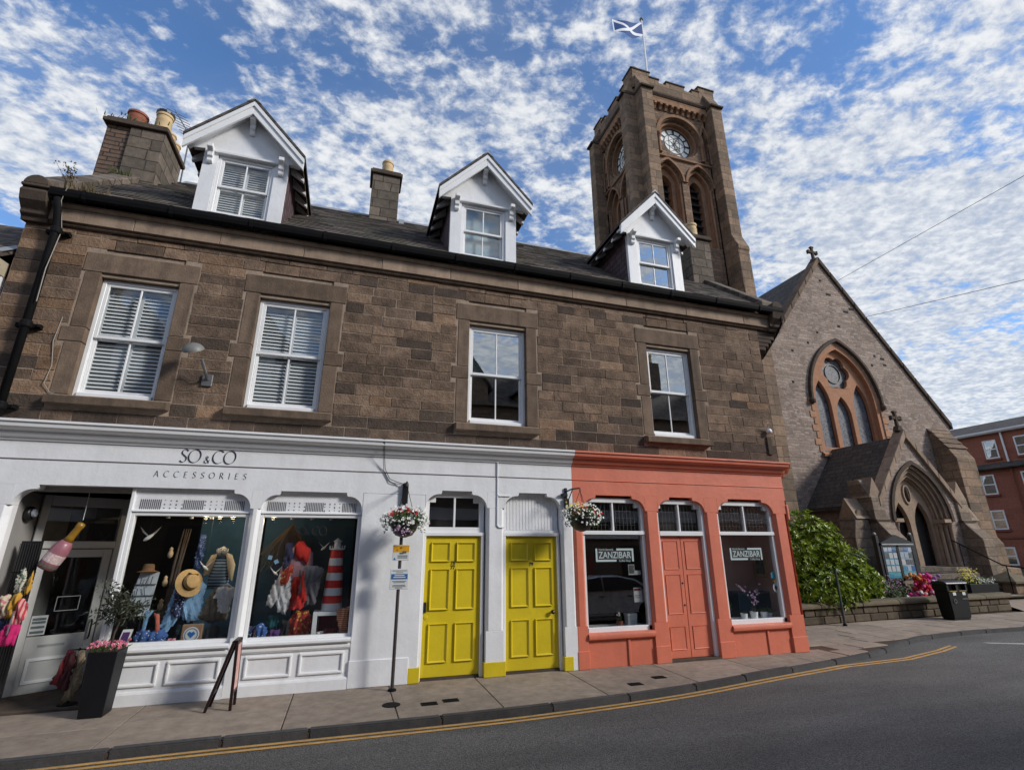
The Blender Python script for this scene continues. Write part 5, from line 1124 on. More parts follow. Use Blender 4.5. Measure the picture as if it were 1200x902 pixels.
o = pointed(CW-2.14, CW+2.14, 7.95, 11.05, 12); i = pointed(CW-2.0, CW+2.0, 7.95, 10.87, 12); MB().strip(o, i, 'y', 7.86, 8.03).build('hood_mould', DARKTRIM, CH, bevel=.02)
for s in (-1, 1): MB().lathe([(0,0),(.13,.04),(.14,.16),(.08,.28),(0,.3)], 10, (CW+s*2.07,7.93,7.72)).build('hood_stop', DARKTRIM, CH)
MB().prism([(8.3,5.42),(7.9,5.42),(7.88,5.52),(8.1,5.70),(8.3,5.72)], 'x', CW-2.0, CW+2.0).build('window_sill', TRACERY, CH)
QU = M('orange_quoin_stone', (.34,.18,.10), .85, .2, 5, .3, 30, rnd=.15, dirt=.35, dirt_col=(.2,.13,.09))
for k in range(9):
    z0 = 5.6+k*.30; w = .34 if k % 2 else .18
    for s in (-1, 1): x0 = CW+s*1.94; MB().box(min(x0,x0+s*w), max(x0,x0+s*w), 7.975, 8.2, z0+.01, z0+.29).build('quoin', QU, CH, bevel=.01)
for k in range(12):
    z0 = 2.2+k*.42; w = .5 if k % 2 else .3; MB().box(AX-HW+.0, AX-HW+w+2.5-2.5, 7.975, 8.2, z0+.01, z0+.41).build('quoin', QU, CH, bevel=.01)
# odd dark put-log holes and coloured rubble
HOLE = M('putlog_hole', (.01,.009,.008), .95, .1)
for px, pz, w in ((20.75,14.05,.14),(21.0,13.35,.3),(21.9,12.55,.3),(22.3,12.75,.3),(21.3,11.7,.18),(19.2,10.6,.12),(19.9,11.2,.1),(23.2,10.4,.12),(23.6,10.3,.26),(23.7,10.0,.2),(22.9,9.9,.12),(17.9,8.6,.12),(18.2,10.1,.12),(19.7,4.0,.2)): MB().box(px, px+w, 7.985, 8.01, pz, pz+.11).build('putlog_hole', HOLE, CH, bevel=.01)
# skews, roof, cross
k = (AZ-EZ)/HW
for s in (-1, 1):
    n = 11
    for q in range(n):
        t0, t1 = q/n+.002, (q+1)/n-.002; P = lambda t, o_: (AX+s*(HW+.12)*(1-t), EZ-.12*k+(AZ-EZ+.12*k)*t+o_)
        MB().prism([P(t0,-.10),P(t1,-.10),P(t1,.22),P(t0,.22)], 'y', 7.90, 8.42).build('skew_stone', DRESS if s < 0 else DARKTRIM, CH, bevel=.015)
    MB().prism([(AX+s*(HW+.2), EZ-.2*k),(AX,AZ-.02),(AX,AZ-.2),(AX+s*(HW+.2),EZ-.2*k-.18)], 'y', 8.43, 34).build('nave_roof', SLATE_Y, CH)
MB().box(AX-HW, AX-HW+.5, 8.36, 34, .2, EZ-.2).build('nave_wall', RUBBLE, CH); MB().box(AX+HW-.5, AX+HW, 8.36, 34, .2, EZ-.2).build('nave_wall', RUBBLE, CH)
def stone_cross(x, y, z, s, mat, name='cross', par=None):
    mb = MB(); mb.prism([(x-.22*s,z),(x+.22*s,z),(x+.10*s,z+.28*s),(x-.10*s,z+.28*s)], 'y', y-.14*s, y+.14*s); mb.box(x-.07*s,x+.07*s,y-.07*s,y+.07*s,z+.28*s,z+1.02*s); mb.box(x-.30*s,x-.07*s,y-.07*s,y+.07*s,z+.62*s,z+.78*s); mb.box(x+.07*s,x+.30*s,y-.07*s,y+.07*s,z+.62*s,z+.78*s)
    for px, pz, a, b2 in ((x-.32*s,z+.70*s,.05,.12),(x+.32*s,z+.70*s,.05,.12),(x,z+1.04*s,.12,.05)): mb.box(px-a*s,px+a*s,y-.08*s,y+.08*s,pz-b2*s,pz+b2*s)
    return mb.build(name, mat, par, bevel=.01)
stone_cross(20.88, 8.15, 15.2, .82, DARKTRIM, 'gable_cross', CH)
# corner buttress on the right
bpz = [(8.0,6.95),(7.85,6.95),(7.35,6.05),(7.32,5.95),(7.12,5.55),(7.12,2.2),(6.95,1.9),(6.95,.2),(8.0,.2)]
bt = MB().prism(bpz, 'x', 25.55, 26.75).build('corner_buttress', ASHLAR, CH, bevel=.02)
for q in range(4):
    t = q/4; MB().hexa([(25.50,8.0-.64*t-.08,7.02-1.0*t*1.02-.14),(26.80,8.0-.64*t-.08,7.02-1.0*t*1.02-.14),(26.80,8.0-.64*t,7.02-1.0*t*1.02+.02),(25.50,8.0-.64*t,7.02-1.0*t*1.02+.02),(25.50,7.80-.64*t-.04,6.86-1.0*t*1.02-.05),(26.80,7.80-.64*t-.04,6.86-1.0*t*1.02-.05),(26.80,8.0-.64*t,7.08-1.0*t*1.02),(25.50,8.0-.64*t,7.08-1.0*t*1.02)]).build('weathering', DRESS, bt)
MB().box(25.3,27.2,6.85,7.98,.2,.95).build('buttress_base', ASHLAR, CH, bevel=.04)
# porch
PX, PH = 19.4, 1.80; pe, pa = 3.45, 5.72
og = [(PX-PH,.3),(PX+PH,.3),(PX+PH,pe),(PX,pa),(PX-PH,pe)]
def pa_(h, ap): return pointed(PX-h, PX+h, 2.68, ap, 10, z0=.3)
mb = MB(); plate(mb, og, [pa_(1.36, 4.62)], 'y', 5.0, 5.10); PO = mb.build('porch', RUBBLE, CH)
for d0, d1, h, ap, mat in ((5.102,5.19,1.25,4.47,FRIEZE),(5.192,5.28,1.14,4.32,FRIEZE),(5.282,5.37,1.03,4.18,FRIEZE)):
    o_ = og if d0 == 5.0 else [(PX-PH+.02,.3),(PX+PH-.02,.3),(PX+PH-.02,pe),(PX,pa-.05),(PX-PH+.02,pe)]
    mb = MB(); plate(mb, o_, [pa_(h, ap)], 'y', d0, d1); mb.build('arch_order' if d0 > 5 else 'porch_gable', mat, PO)
o = pointed(PX-1.50, PX+1.50, 2.66, 4.80, 10); i = pointed(PX-1.38, PX+1.38, 2.66, 4.65, 10); MB().strip(o, i, 'y', 4.93, 5.02).build('hood_mould', DARKTRIM, PO)
for rr, yy in ((1.305,5.05),(1.195,5.145),(1.085,5.235)):
    a_ = pointed(PX-rr, PX+rr, 2.68, 2.68+(rr*1.46), 12); MB().tube([(p[0],yy,p[1]) for p in a_], .04, 6).build('arch_roll', FRIEZE, PO, smooth=True)
tym = pa_(1.03, 4.18); dl = pointed(PX-.86, PX-.14, 2.45, 3.32, 8, z0=1.15); drr = pointed(PX+.10, PX+.90, 2.45, 3.36, 8, z0=1.15)
mb = MB(); plate(mb, tym, [dl, drr], 'y', 5.375, 5.52); mb.build('tympanum', FRIEZE, PO)
for l in (dl, drr): mb = MB(); plate(mb, l, [], 'y', 5.62, 5.66); mb.build('church_door', M('church_door_dark', (.012,.010,.010), .7, .2), PO)
vs = [(PX-.02+.19*math.sin(t)*1.0, 3.62+.36*math.cos(t)) for t in [2*PI*q/20 for q in range(20)]]; vi = [(PX-.02+(p[0]-PX+.02)*.72, 3.62+(p[1]-3.62)*.78) for p in vs]
nm_ = MB().ring(vs, vi, 'y', 5.33, 5.376).build('statue_niche', FRIEZE, PO)
MB().lathe([(0,0),(.07,.02),(.085,.12),(.06,.30),(.075,.36),(.045,.40),(.05,.46),(0,.50)], 10, (PX-.02,5.36,3.38)).build('statue', DARKTRIM, PO, smooth=True)
for s in (-1, 1):
    MB().prism([(5.02,2.60),(4.96,2.62),(4.96,2.74),(5.60,2.74),(5.60,2.60)], 'x', PX+s*1.0 if s > 0 else PX-1.42, PX+1.42 if s > 0 else PX-1.0).build('capital_band', FRIEZE, PO)
    for q in range(3):
        MB().lathe([(.085,0),(.085,.08),(.06,.12),(.06,1.30),(.085,1.36),(.095,1.44)], 10, (PX+s*(1.31-.11*q),5.03+.095*q,1.15)).build('jamb_shaft', FRIEZE, PO, smooth=40)
    # side wall, roof
    MB().box(*sorted((PX+s*(PH-.35), PX+s*PH)), 5.53, 8.0, .3, pe-.02).build('porch_wall', RUBBLE, PO)
    kk = (pa-pe)/PH
    MB().prism([(PX+s*(PH+.18),pe-.18*kk+.02),(PX,pa+.02),(PX,pa-.12),(PX+s*(PH+.18),pe-.18*kk-.12)], 'y', 5.3, 8.0).build('porch_roof', SLATE_Y, PO)
    if s < 0:
        vv = Vector((PH+.18,0,pa-pe+.18*kk)); slates('slates', Vector((PX-PH-.18,5.34,pe-.18*kk+.02)), Vector((0,1,0))*1.0, vv.normalized(), 2.66, vv.length-.05, PO)
    for q in range(5):
        t0, t1 = q/5+.003, (q+1)/5-.003; P = lambda t, o_: (PX+s*(PH+.22)*(1-t), pe-.22*kk+(pa-pe+.22*kk)*t+o_)
        MB().prism([P(t0,-.06),P(t1,-.06),P(t1,.24),P(t0,.24)], 'y', 4.90, 5.32).build('skew_stone', FRIEZE, PO, bevel=.012)
    # front buttress
    x0, x1 = sorted((PX+s*(PH+.02), PX+s*(PH+.58)))
    fbz = [(5.7,4.05),(5.25,4.05),(4.92,3.42),(4.92,2.70),(4.86,2.68),(4.86,2.60),(4.42,2.05),(4.42,.3),(5.7,.3)]
    fb = MB().prism(fbz, 'x', x0, x1).build('porch_buttress', PORCHST, PO, bevel=.02)
    MB().prism([(x0-.03,3.42),((x0+x1)/2,4.12),(x1+.03,3.42)], 'y', 4.95, 5.6).build('buttress_gablet', FRIEZE, PO)
    MB().box(x0-.05, x1+.05, 4.84, 5.72, 2.62, 2.69).build('string_course', DARKTRIM, PO)
    xa, xb = (x0-.7, x0) if s < 0 else (x1, x1+.7)
    pz_ = [(xb,3.0),(xb-.45,3.0),(xa+.05,2.7),(xa+.05,2.62),(xa-.1,2.1),(xa-.1,.3),(xb,.3)] if s < 0 else [(xa,3.0),(xa+.45,3.0),(xb-.05,2.7),(xb-.05,2.62),(xb+.1,2.1),(xb+.1,.3),(xa,.3)]
    sb = MB().prism(pz_, 'y', 5.15, 5.75).build('side_buttress', PORCHST, PO, bevel=.02)
    MB().prism([(5.10,2.72),(5.45,3.42),(5.80,2.72)], 'x', xa+.1, xb).build('buttress_gablet', FRIEZE, PO)
stone_cross(PX-.02, 5.1, pa+.2, .72, DARKTRIM, 'finial_cross', PO)
# steps and rail
ST = thing('porch_steps', 'worn stone steps rising to the church doorway', 'steps', (19.5, 4.2, .3))
for q in range(5): MB().box(18.05+.02*q, 20.75-.02*q, 3.7+q*.26, 5.62, .20+q*.19-(.0 if q else .1), .38+q*.19-.002).build('step', CHIMST, ST, bevel=.015)
HR = thing('handrail', 'thin black iron handrail beside the church steps', 'handrail', (20.7, 3.6, .38))
MB().tube([(20.55,5.0,2.02),(20.6,3.7,1.22),(20.9,3.3,1.14)], .022, 6).build('rail', IRON, HR); MB().tube([(20.56,4.8,1.14),(20.56,4.8,1.92)], .016, 6).build('post', IRON, HR); MB().tube([(20.62,3.62,.38),(20.62,3.62,1.2)], .016, 6).build('post', IRON, HR)

# ================================================================ OTHER BUILDINGS
RB = thing('red_tenement', 'four-storey red sandstone tenement with white sash windows beyond the church', 'building', (55, 18, -.3))
MB().box(50, 62, 2, 32, -.3, 10.62).build('wall', REDST, RB)
RXF = 49.96
for rz0, rz1, ys in ((8.60,10.10,(22.4,19.05,16.9,14.4,12.0)),(5.78,7.36,(22.8,19.85,17.1,14.6,12.0)),(3.04,4.54,(22.8,19.85,17.1,14.6,12.0)),(.35,1.70,(22.8,19.85,17.1,14.6,12.0))):
    for y in ys:
        mb = MB(); w = .47; x = RXF; f = .09
        mb.box(x-.02,x+.06,y-w,y-w+f,rz0,rz1); mb.box(x-.02,x+.06,y+w-f,y+w,rz0,rz1); mb.box(x-.02,x+.06,y-w+f,y+w-f,rz1-f,rz1); mb.box(x-.05,x+.06,y-w+f,y+w-f,rz0,rz0+f); mb.box(x-.03,x+.06,y-w+f,y+w-f,(rz0+rz1)/2-.04,(rz0+rz1)/2+.04)
        wd_ = mb.build('window', WHITE2, RB)
        for a, b2 in ((rz0+f,(rz0+rz1)/2-.04),((rz0+rz1)/2+.04,rz1-f)): MB().box(x+.005, x+.02, y-w+f, y+w-f, a, b2).build('pane', UPGLASS, wd_)
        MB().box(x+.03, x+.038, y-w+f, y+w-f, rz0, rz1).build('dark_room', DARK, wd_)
        MB().box(x-.10, x+.03, y-w-.1, y+w+.1, rz0-.16, rz0-.01).build('sill', REDTRIM, wd_)
MB().prism([(49.5,7.72),(49.45,7.80),(50.02,8.25),(50.02,7.72)], 'y', 2, 32).build('string_roof', SLATE_Y, RB); MB().prism([(49.6,10.60),(49.5,10.72),(49.5,10.82),(50.2,10.82),(50.2,10.60)], 'y', 1.9, 32.1).build('eaves_gutter', WHITE2, RB)
MB().prism([(49.55,10.83),(53.5,12.2),(58.5,12.2),(62.2,10.83)], 'y', 1.9, 32.1).build('roof', SLATE_Y, RB); MB().tube([(49.85,18.05,10.62),(49.85,18.05,8.2)], .07, 8).build('downpipe', WHITE2, RB); MB().tube([(49.85,18.05,7.7),(49.85,18.05,0)], .07, 8).build('downpipe', REDTRIM, RB)
MB().box(49.9,50.02,2,32,2.35,2.50).build('string_course', REDTRIM, RB)
NB = thing('white_neighbour_house', 'low white rendered house with dark slate roof at the far left edge', 'house', (-9, 0, 0))
MB().box(-14, -4.995, .03, 6, 0, 5.5).build('wall', WHITE, NB); MB().prism([(.1,5.50),(-.02,5.50),(-.06,5.56),(-.06,5.62),(-.13,5.66),(-.13,5.70),(.1,5.72)], 'x', -14, -4.985).build('eaves_cornice', M('cream_stone', (.42,.36,.26), .8, .15), NB)
MB().hexa([(-14,-.15,5.70),(-4.99,-.15,5.70),(-4.99,1.85,7.22),(-14,1.85,7.22),(-14,-.18,5.76),(-4.99,-.18,5.76),(-4.99,1.85,7.30),(-14,1.85,7.30)]).build('roof', SLATE, NB); MB().hexa([(-14,1.85,7.20),(-4.99,1.85,7.20),(-4.99,6.1,5.5),(-14,6.1,5.5),(-14,1.85,7.28),(-4.99,1.85,7.28),(-4.99,6.2,5.56),(-14,6.2,5.56)]).build('roof', SLATE, NB)
MB().hexa([(-5.14,-.1,5.80),(-4.99,-.1,5.80),(-4.99,.35,6.13),(-5.14,.35,6.13),(-5.14,-.1,5.83),(-4.99,-.1,5.83),(-4.99,.35,6.17),(-5.14,.35,6.17)]).build('lead_flashing', LEADM, NB)
# the opposite side of the street, seen mirrored in the glass
OB = thing('opposite_terrace', 'gabled stone terrace across the street mirrored in the upstairs windows', 'building', (2, -14, 0))
OY = -13.0; ST2 = brick_mat('opposite_stone', (.15,.11,.085), (.20,.15,.11), (.12,.10,.08), .5, .2)
MB().box(-22, 26, OY-8, OY, 0, 8.0).build('wall', ST2, OB)
MB().prism([(OY+.3,7.95),(OY-4,10.9),(OY-8.3,7.95)], 'x', -22, 26).build('roof', SLATE, OB)
for gx in (-14.5, -8.6, -4.0, 4.1, 8.6, 20.5):
    g = MB().prism([(gx-1.5,7.6),(gx+1.5,7.6),(gx+1.5,9.0),(gx,11.1),(gx-1.5,9.0)], 'y', OY-4, OY+.04).build('front_gable', ST2, OB); MB().prism([(gx-1.7,8.8),(gx,11.25),(gx+1.7,8.8),(gx+1.7,8.7),(gx,11.05),(gx-1.7,8.7)], 'y', OY-4, OY+.25).build('gable_roof', SLATE_Y, g)
    w_ = MB().box(gx-.5,gx+.5,OY+.03,OY+.10,8.2,9.7).build('window', WHITE2, g); 
for x in range(-20, 26, 3):
    w_ = MB().box(x-.55,x+.55,OY-.05,OY+.05,4.2,6.1).build('window', WHITE2, OB); 
    for a, b2 in ((-.48,-.03),(.03,.48)):
        for c, e in ((4.28,5.12),(5.18,6.02)): MB().box(x+a,x+b2,OY+.045,OY+.058,c,e).build('pane', BLACK, w_)
    if x % 2: s_ = MB().box(x-1.1,x+1.1,OY-.02,OY+.06,.5,2.6).build('shop_window', BLACK, OB); 
    else: MB().box(x-.5,x+.5,OY-.02,OY+.06,.0,2.3).build('door', REDTRIM, OB)
MB().box(-22,26,OY,OY+.15,2.9,3.4).build('fascia', WHITE, OB)
for cx_, cz_ in ((16.7,12.5),(-11.5,12.6),(1.2,12.3),(24.5,12.5)):
    c_ = MB().box(cx_-.6,cx_+.6,OY-4.5,OY-3.4,8.5,cz_).build('chimney', ST2, OB)
    for q in (-.35,0,.35): MB().lathe([(.13,0),(.14,.6),(.17,.65),(.17,.75)], 10, (cx_+q,OY-3.95,cz_)).build('chimney_pot', BUFF, c_)
# overhead wires
def ray(px, py): return r2*(px-600)+d2*(py-451)+fw*586.5
def onY(px, py, Y): d = ray(px, py); return CAM_LOC+d*((Y-CAM_LOC.y)/d.y)
def onX(px, py, X): d = ray(px, py); return CAM_LOC+d*((X-CAM_LOC.x)/d.x)
def wire(a, b_, label, sag):
    a, b_ = Vector(a), Vector(b_); pts = [a.lerp(b_, t/14)-Vector((0,0,sag*math.sin(PI*t/14))) for t in range(15)]
    tag(MB().tube(pts, .011, 4).build('overhead_cable', CABLED), label, 'cable', 'overhead cables')
def wire_end(pa, pb, x, y):
    n_ = ray(*pa).cross(ray(*pb)); return Vector((x, y, CAM_LOC.z-(n_.x*(x-CAM_LOC.x)+n_.y*(y-CAM_LOC.y))/n_.z))
e1 = wire_end((978,331),(1200,206), 20.5, OY-3.45); e2 = wire_end((1012,372),(1200,328), 20.5, OY+.05)
c_ = MB().box(20.1, 20.9, OY-4.5, OY-3.4, 8.5, e1.z+.4).build('chimney', ST2, OB)
wire(onY(978,331,8.3), e1, 'upper thin black overhead cable running right from the church gable', .0)
wire(onY(1012,372,8.3), e2, 'lower thin black overhead cable running right from the church gable', .0)

# ================================================================ PLANT HELPERS
def rdir(): 
    while True:
        v = Vector((rng.uniform(-1,1), rng.uniform(-1,1), rng.uniform(-1,1)))
        if .05 < v.length < 1: return v.normalized()
def leaf(mb, p, d, ln, w, up=None, fold=.15):
    d = d.normalized(); s = d.cross(up if up is not None else rdir())
    if s.length < 1e-3: s = d.cross(Vector((.3,.2,1)))
    s.normalize(); n = s.cross(d); 
    mb.add([p, p+d*ln*.35+s*w*.5+n*w*fold, p+d*ln, p+d*ln*.35-s*w*.5+n*w*fold, p+d*ln*.72-n*w*fold*.5], [(0,1,4),(1,2,4),(2,3,4),(3,0,4)])
def whorl(mb, p, d, n, ln, w, droop=.25):
    a = d.cross(Vector((.31,.17,.93))).normalized(); b_ = d.cross(a)
    for k in range(n):
        t = 2*PI*k/n+rng.uniform(-.3,.3); o = (a*math.cos(t)+b_*math.sin(t))*rng.uniform(.7,1)+d*rng.uniform(.1,.7)-Vector((0,0,droop))
        leaf(mb, p, o, ln*rng.uniform(.7,1.15), w, up=d)
def bush(name, label, ells, nw, ln, w, mats, per=7, cat='shrub', inner=.5):
    base = (sum(e[0][0] for e in ells)/len(ells), sum(e[0][1] for e in ells)/len(ells), min(e[0][2]-e[1][2] for e in ells))
    t = thing(name, label, cat, base); mb = MB(); st = MB()
    wt = [e[1][0]*e[1][2]+e[1][0]*e[1][1] for e in ells]
    for _ in range(nw):
        c, r = rng.choices(ells, wt)[0]; d = rdir()
        if d.y > .55 and rng.random() < .6: d.y = -d.y
        k = rng.uniform(.86,1.06) if rng.random() > inner*.5 else rng.uniform(.45,.86)
        k *= 1+.14*math.sin(d.x*7+c[0]*3)*math.sin(d.z*6+1.3)
        p = Vector((c[0]+d.x*r[0]*k, c[1]+d.y*r[1]*k, max(base[2]+.03, c[2]+d.z*r[2]*k))); whorl(mb, p, (d+Vector((0,0,.5))).normalized(), per, ln*rng.uniform(.65,1.2), w, .12)
    mb.build('foliage', mats, t, fix=False)
    for c, r in ells:
        for _ in range(5):
            d = rdir(); d.z = abs(d.z); st.tube([(c[0]+rng.uniform(-.15,.15),c[1],base[2]-.05),(c[0]+d.x*r[0]*.4,c[1]+d.y*r[1]*.4,c[2]-.2*r[2]),(c[0]+d.x*r[0]*.85,c[1]+d.y*r[1]*.8,c[2]+d.z*r[2]*.8)], [.03,.02,.008], 5)
    st.build('stem', BARK, t); return t
BARK = M('bark', (.06,.042,.03), .9, .3, 12, .5, 40)
RHODO = leaf_mat('glossy_green_leaf', (.040,.095,.008), (.34,.42,.028), .36, .30); BOX = leaf_mat('small_green_leaf', (.03,.07,.015), (.09,.15,.03), .5, .2); DKLEAF = leaf_mat('dark_olive_leaf', (.020,.028,.014), (.055,.065,.035), .5, .15)
def blossoms(mb, pts, r):
    for p in pts:
        d = (Vector((rng.uniform(-.6,.6), -1, rng.uniform(-.2,.9)))).normalized(); a = d.cross(Vector((0,0,1))).normalized(); b_ = d.cross(a); rr = r*rng.uniform(.7,1.2); p = Vector(p)
        vs = [p+d*rr*.2]
        for k in range(10): q = rr*(1 if k % 2 == 0 else .55); vs.append(p+(a*math.cos(PI*k/5)+b_*math.sin(PI*k/5))*q+d*(rr*.25 if k % 2 == 0 else 0))
        mb.add(vs, [(0,1+k,1+(k+1)%10) for k in range(10)])
PETW = M('white_petal', (.78,.78,.72), .6, .1); PETR = M('red_petal', (.55,.02,.02), .6, .15); PETP = M('pink_petal', (.62,.16,.24), .6, .2); PETY = M('yellow_petal', (.70,.60,.10), .6, .15); PETL = M('lilac_petal', (.42,.26,.40), .6, .2)

# ================================================================ STREET THINGS BY THE SHOPS
SP = thing('sign_pole', 'slim dark parking sign pole with two small notices against the white wall', 'sign pole', (.76,-.28,0))
MB().tube([(.76,-.28,0),(.76,-.28,2.34)], .024, 10).build('pole', M('brown_grey_pole', (.045,.035,.035), .5, .15), SP, smooth=40)
MB().lathe([(.06,0),(.055,.02),(.024,.03)], 10, (.76,-.28,0)).build('base_collar', IRON, SP)
SIGNW = M('sign_white', (.62,.64,.65), .4, .05); SIGNY = M('sign_yellow', (.70,.36,.02), .4, .08); SIGNB = M('sign_blue', (.02,.13,.38), .4, .05); PRINT = M('small_print', (.10,.11,.12), .6, .1)
p = MB().box(.648,.886,-.318,-.308,1.655,1.87).build('upper_notice', SIGNW, SP, bevel=.004); MB().box(.652,.882,-.321,-.3185,1.775,1.866).build('yellow_band', SIGNY, p)
mb = MB(); mb.lathe([(.012,0),(.012,.008)], 8, (0,0,0)); mb.xf(Matrix.Translation((.767,-.3215,1.835)) @ Matrix.Rotation(PI/2,4,'X')); mb.box(.745,.80,-.3215,-.319,1.745,1.765); mb.box(.785,.84,-.3225,-.3195,1.755,1.785); mb.box(.70,.715,-.322,-.319,1.79,1.81)
for z0 in (1.69,1.715): mb.box(.72,.86,-.3205,-.3185,z0,z0+.012)
mb.build('pictogram', PRINT, p); MB().prism([(.662,1.668),(.695,1.668),(.678,1.70)], 'y', -.3205, -.3185).build('small_symbol', SIGNB, p)
p = MB().box(.633,.893,-.318,-.308,1.27,1.545).build('lower_notice', SIGNW, SP, bevel=.004); MB().box(.648,.878,-.3205,-.3185,1.405,1.475).build('blue_band', SIGNB, p)
mb = MB()
for z0, w in ((1.515,.20),(1.49,.10),(1.375,.20),(1.358,.16),(1.322,.17),(1.305,.19),(1.288,.10)): mb.box(.763-w/2,.763+w/2,-.3205,-.3185,z0,z0+.008)
mb.build('print_line', PRINT, p); mb = MB()
for z0, w in ((1.45,.14),(1.425,.17)): mb.box(.763-w/2,.763+w/2,-.3225,-.3205,z0,z0+.012)
mb.build('band_print', SIGNW, p)
def basket(label, c, seed, bx, warm):
    global rng; keep = rng; rng = random.Random(seed)
    t = thing('hanging_basket', label, 'hanging basket', (c[0], 0, c[2]-.2), 'flower baskets on the shopfronts')
    mb = MB().box(bx-.02, bx+.02, -.03, .0, 2.46, 2.80); mb.box(bx-.045, bx+.045, -.045, -.03, 2.48, 2.62 if warm else 2.78)
    mb.tube([(bx,-.03,2.74),(bx+.01,-.25,2.76),(c[0],c[1],2.76),(c[0],c[1],2.70)], .014, 6); 
    if warm: mb.box(bx-.10,bx+.02,-.05,-.02,2.66,2.70); mb.tube([(bx,-.03,2.52),(bx,-.2,2.66),(bx,-.3,2.75)], .009, 5)
    mb.build('bracket', BLACK, t)
    mb = MB()
    for k in range(3): a = 2*PI*k/3+.4; mb.tube([(c[0],c[1],2.72),(c[0]+.19*math.cos(a),c[1]+.19*math.sin(a),c[2])], .004, 4)
    mb.build('chain', IRON, t)
    MB().lathe([(.03,-.20),(.12,-.17),(.18,-.09),(.20,.0),(.205,.02),(.19,.02)], 16, (c[0],c[1],c[2]), caps=False).build('bowl', BLACK, t, smooth=True)
    mb = MB(); R = (.29,.24,.16)
    for _ in range(260):
        d = rdir(); d.z = d.z*.8+.1; k = rng.uniform(.55,1.08); whorl(mb, Vector((c[0]+d.x*R[0]*k, c[1]+d.y*R[1]*k, c[2]+.05+d.z*R[2]*k)), d, 4, .05, .022)
    for _ in range(14):
        a = rng.uniform(0,2*PI); p = Vector((c[0]+math.cos(a)*.22, c[1]+math.sin(a)*.18, c[2])); 
        for k in range(5): leaf(mb, p-Vector((rng.gauss(0,.015),rng.gauss(0,.015),.03*k))+Vector((math.cos(a)*.015*k,0,0)), rdir()+Vector((math.cos(a),math.sin(a),-.5)), .04, .02)
    mb.build('foliage', BOX, t, fix=False)
    def pts(n, zl, zh, sp=1.0):
        o = []
        for _ in range(n):
            a = rng.uniform(-PI, 0) if rng.random() < .8 else rng.uniform(0, PI); zz = rng.uniform(zl, zh); k = math.sqrt(max(.1, 1-(zz/ .22)**2))*sp; o.append((c[0]+math.cos(a)*.33*k, c[1]+math.sin(a)*.27*k, c[2]+.05+zz))
        return o
    mb = MB(); blossoms(mb, pts(150, -.15, .19), .020); blossoms(mb, [(c[0]+rng.choice((-1,1))*rng.uniform(.28,.36), c[1]+rng.uniform(-.1,.1), c[2]+rng.uniform(-.02,.12)) for _ in range(22)], .022); tag(mb.build('white_blossom', PETW, t, fix=False), kind='stuff')
    mb = MB(); blossoms(mb, [(c[0]+x+rng.gauss(0,.022), c[1]-.15+rng.gauss(0,.02), c[2]+z+rng.gauss(0,.02)) for x, z in (((-.10,.16),(.01,.19),(.12,.15),(-.2,.12)) if not warm else ((-.12,.10),(.16,.12),(.0,.15),(.26,.05))) for _ in range(13)], .022); tag(mb.build('red_blossom', PETR, t, fix=False), kind='stuff')
    if warm: mb = MB(); blossoms(mb, [(c[0]-.12+rng.gauss(0,.08), c[1]-.1+rng.gauss(0,.05), c[2]+.19+rng.gauss(0,.025)) for _ in range(34)], .022); tag(mb.build('yellow_blossom', PETY, t, fix=False), kind='stuff')
    else: mb = MB(); blossoms(mb, [(c[0]-.03+rng.gauss(0,.06), c[1]-.2, c[2]-.10+rng.gauss(0,.05)) for _ in range(34)], .018); tag(mb.build('lilac_blossom', PETL, t, fix=False), kind='stuff')
    rng = keep
basket('hanging basket of white and red flowers above the parking sign pole', (.775,-.45,2.17), 3, .80, False)
basket('hanging basket of white, yellow and red flowers between yellow door and coral window', (3.60,-.42,2.27), 5, 3.52, True)
# A-board
AB = thing('pavement_a_board', 'dark wooden folding A-board sign standing before the white shopfront', 'A-board', (-1.27,-.43,0))
DKWOOD = M('dark_red_wood', (.020,.008,.009), .5, .25, 6, .15, 30, spec=.3)
def ab(top, foot, par, board):
    yb = (-.575,-.29); h = .745; mb = MB()
    for y in (yb[0], yb[1]-.03): mb.hexa([(foot-.016,y,0),(foot+.016,y,0),(foot+.016,y+.03,0),(foot-.016,y+.03,0),(top-.016,y,h),(top+.016,y,h),(top+.016,y+.03,h),(top-.016,y+.03,h)])
    for zz in (.17, h-.04): x_ = foot+(top-foot)*zz/h; mb.box(x_-.014, x_+.014, yb[0]+.03, yb[1]-.03, zz, zz+.035)
    o = mb.build('frame', DKWOOD, par, bevel=.003); f = lambda zz: foot+(top-foot)*zz/h
    if board:
        MB().hexa([(f(.20)+.002,yb[0]+.03,.20),(f(.20)+.012,yb[0]+.03,.20),(f(.20)+.012,yb[1]-.03,.20),(f(.20)+.002,yb[1]-.03,.20),(f(.70)+.002,yb[0]+.03,.70),(f(.70)+.012,yb[0]+.03,.70),(f(.70)+.012,yb[1]-.03,.70),(f(.70)+.002,yb[1]-.03,.70)]).build('poster', M('poster_pink', (.62,.34,.30), .5, .35, 14), o)
    else: MB().hexa([(f(.20)-.012,yb[0]+.03,.20),(f(.20)-.002,yb[0]+.03,.20),(f(.20)-.002,yb[1]-.03,.20),(f(.20)-.012,yb[1]-.03,.20),(f(.70)-.012,yb[0]+.03,.70),(f(.70)-.002,yb[0]+.03,.70),(f(.70)-.002,yb[1]-.03,.70),(f(.70)-.012,yb[1]-.03,.70)]).build('board', BLACK, o)
ab(-1.175, -1.145, AB, True); ab(-1.21, -1.415, AB, False); MB().box(-1.215,-1.165,-.575,-.29,.735,.755).build('hinge_rail', DKWOOD, AB)
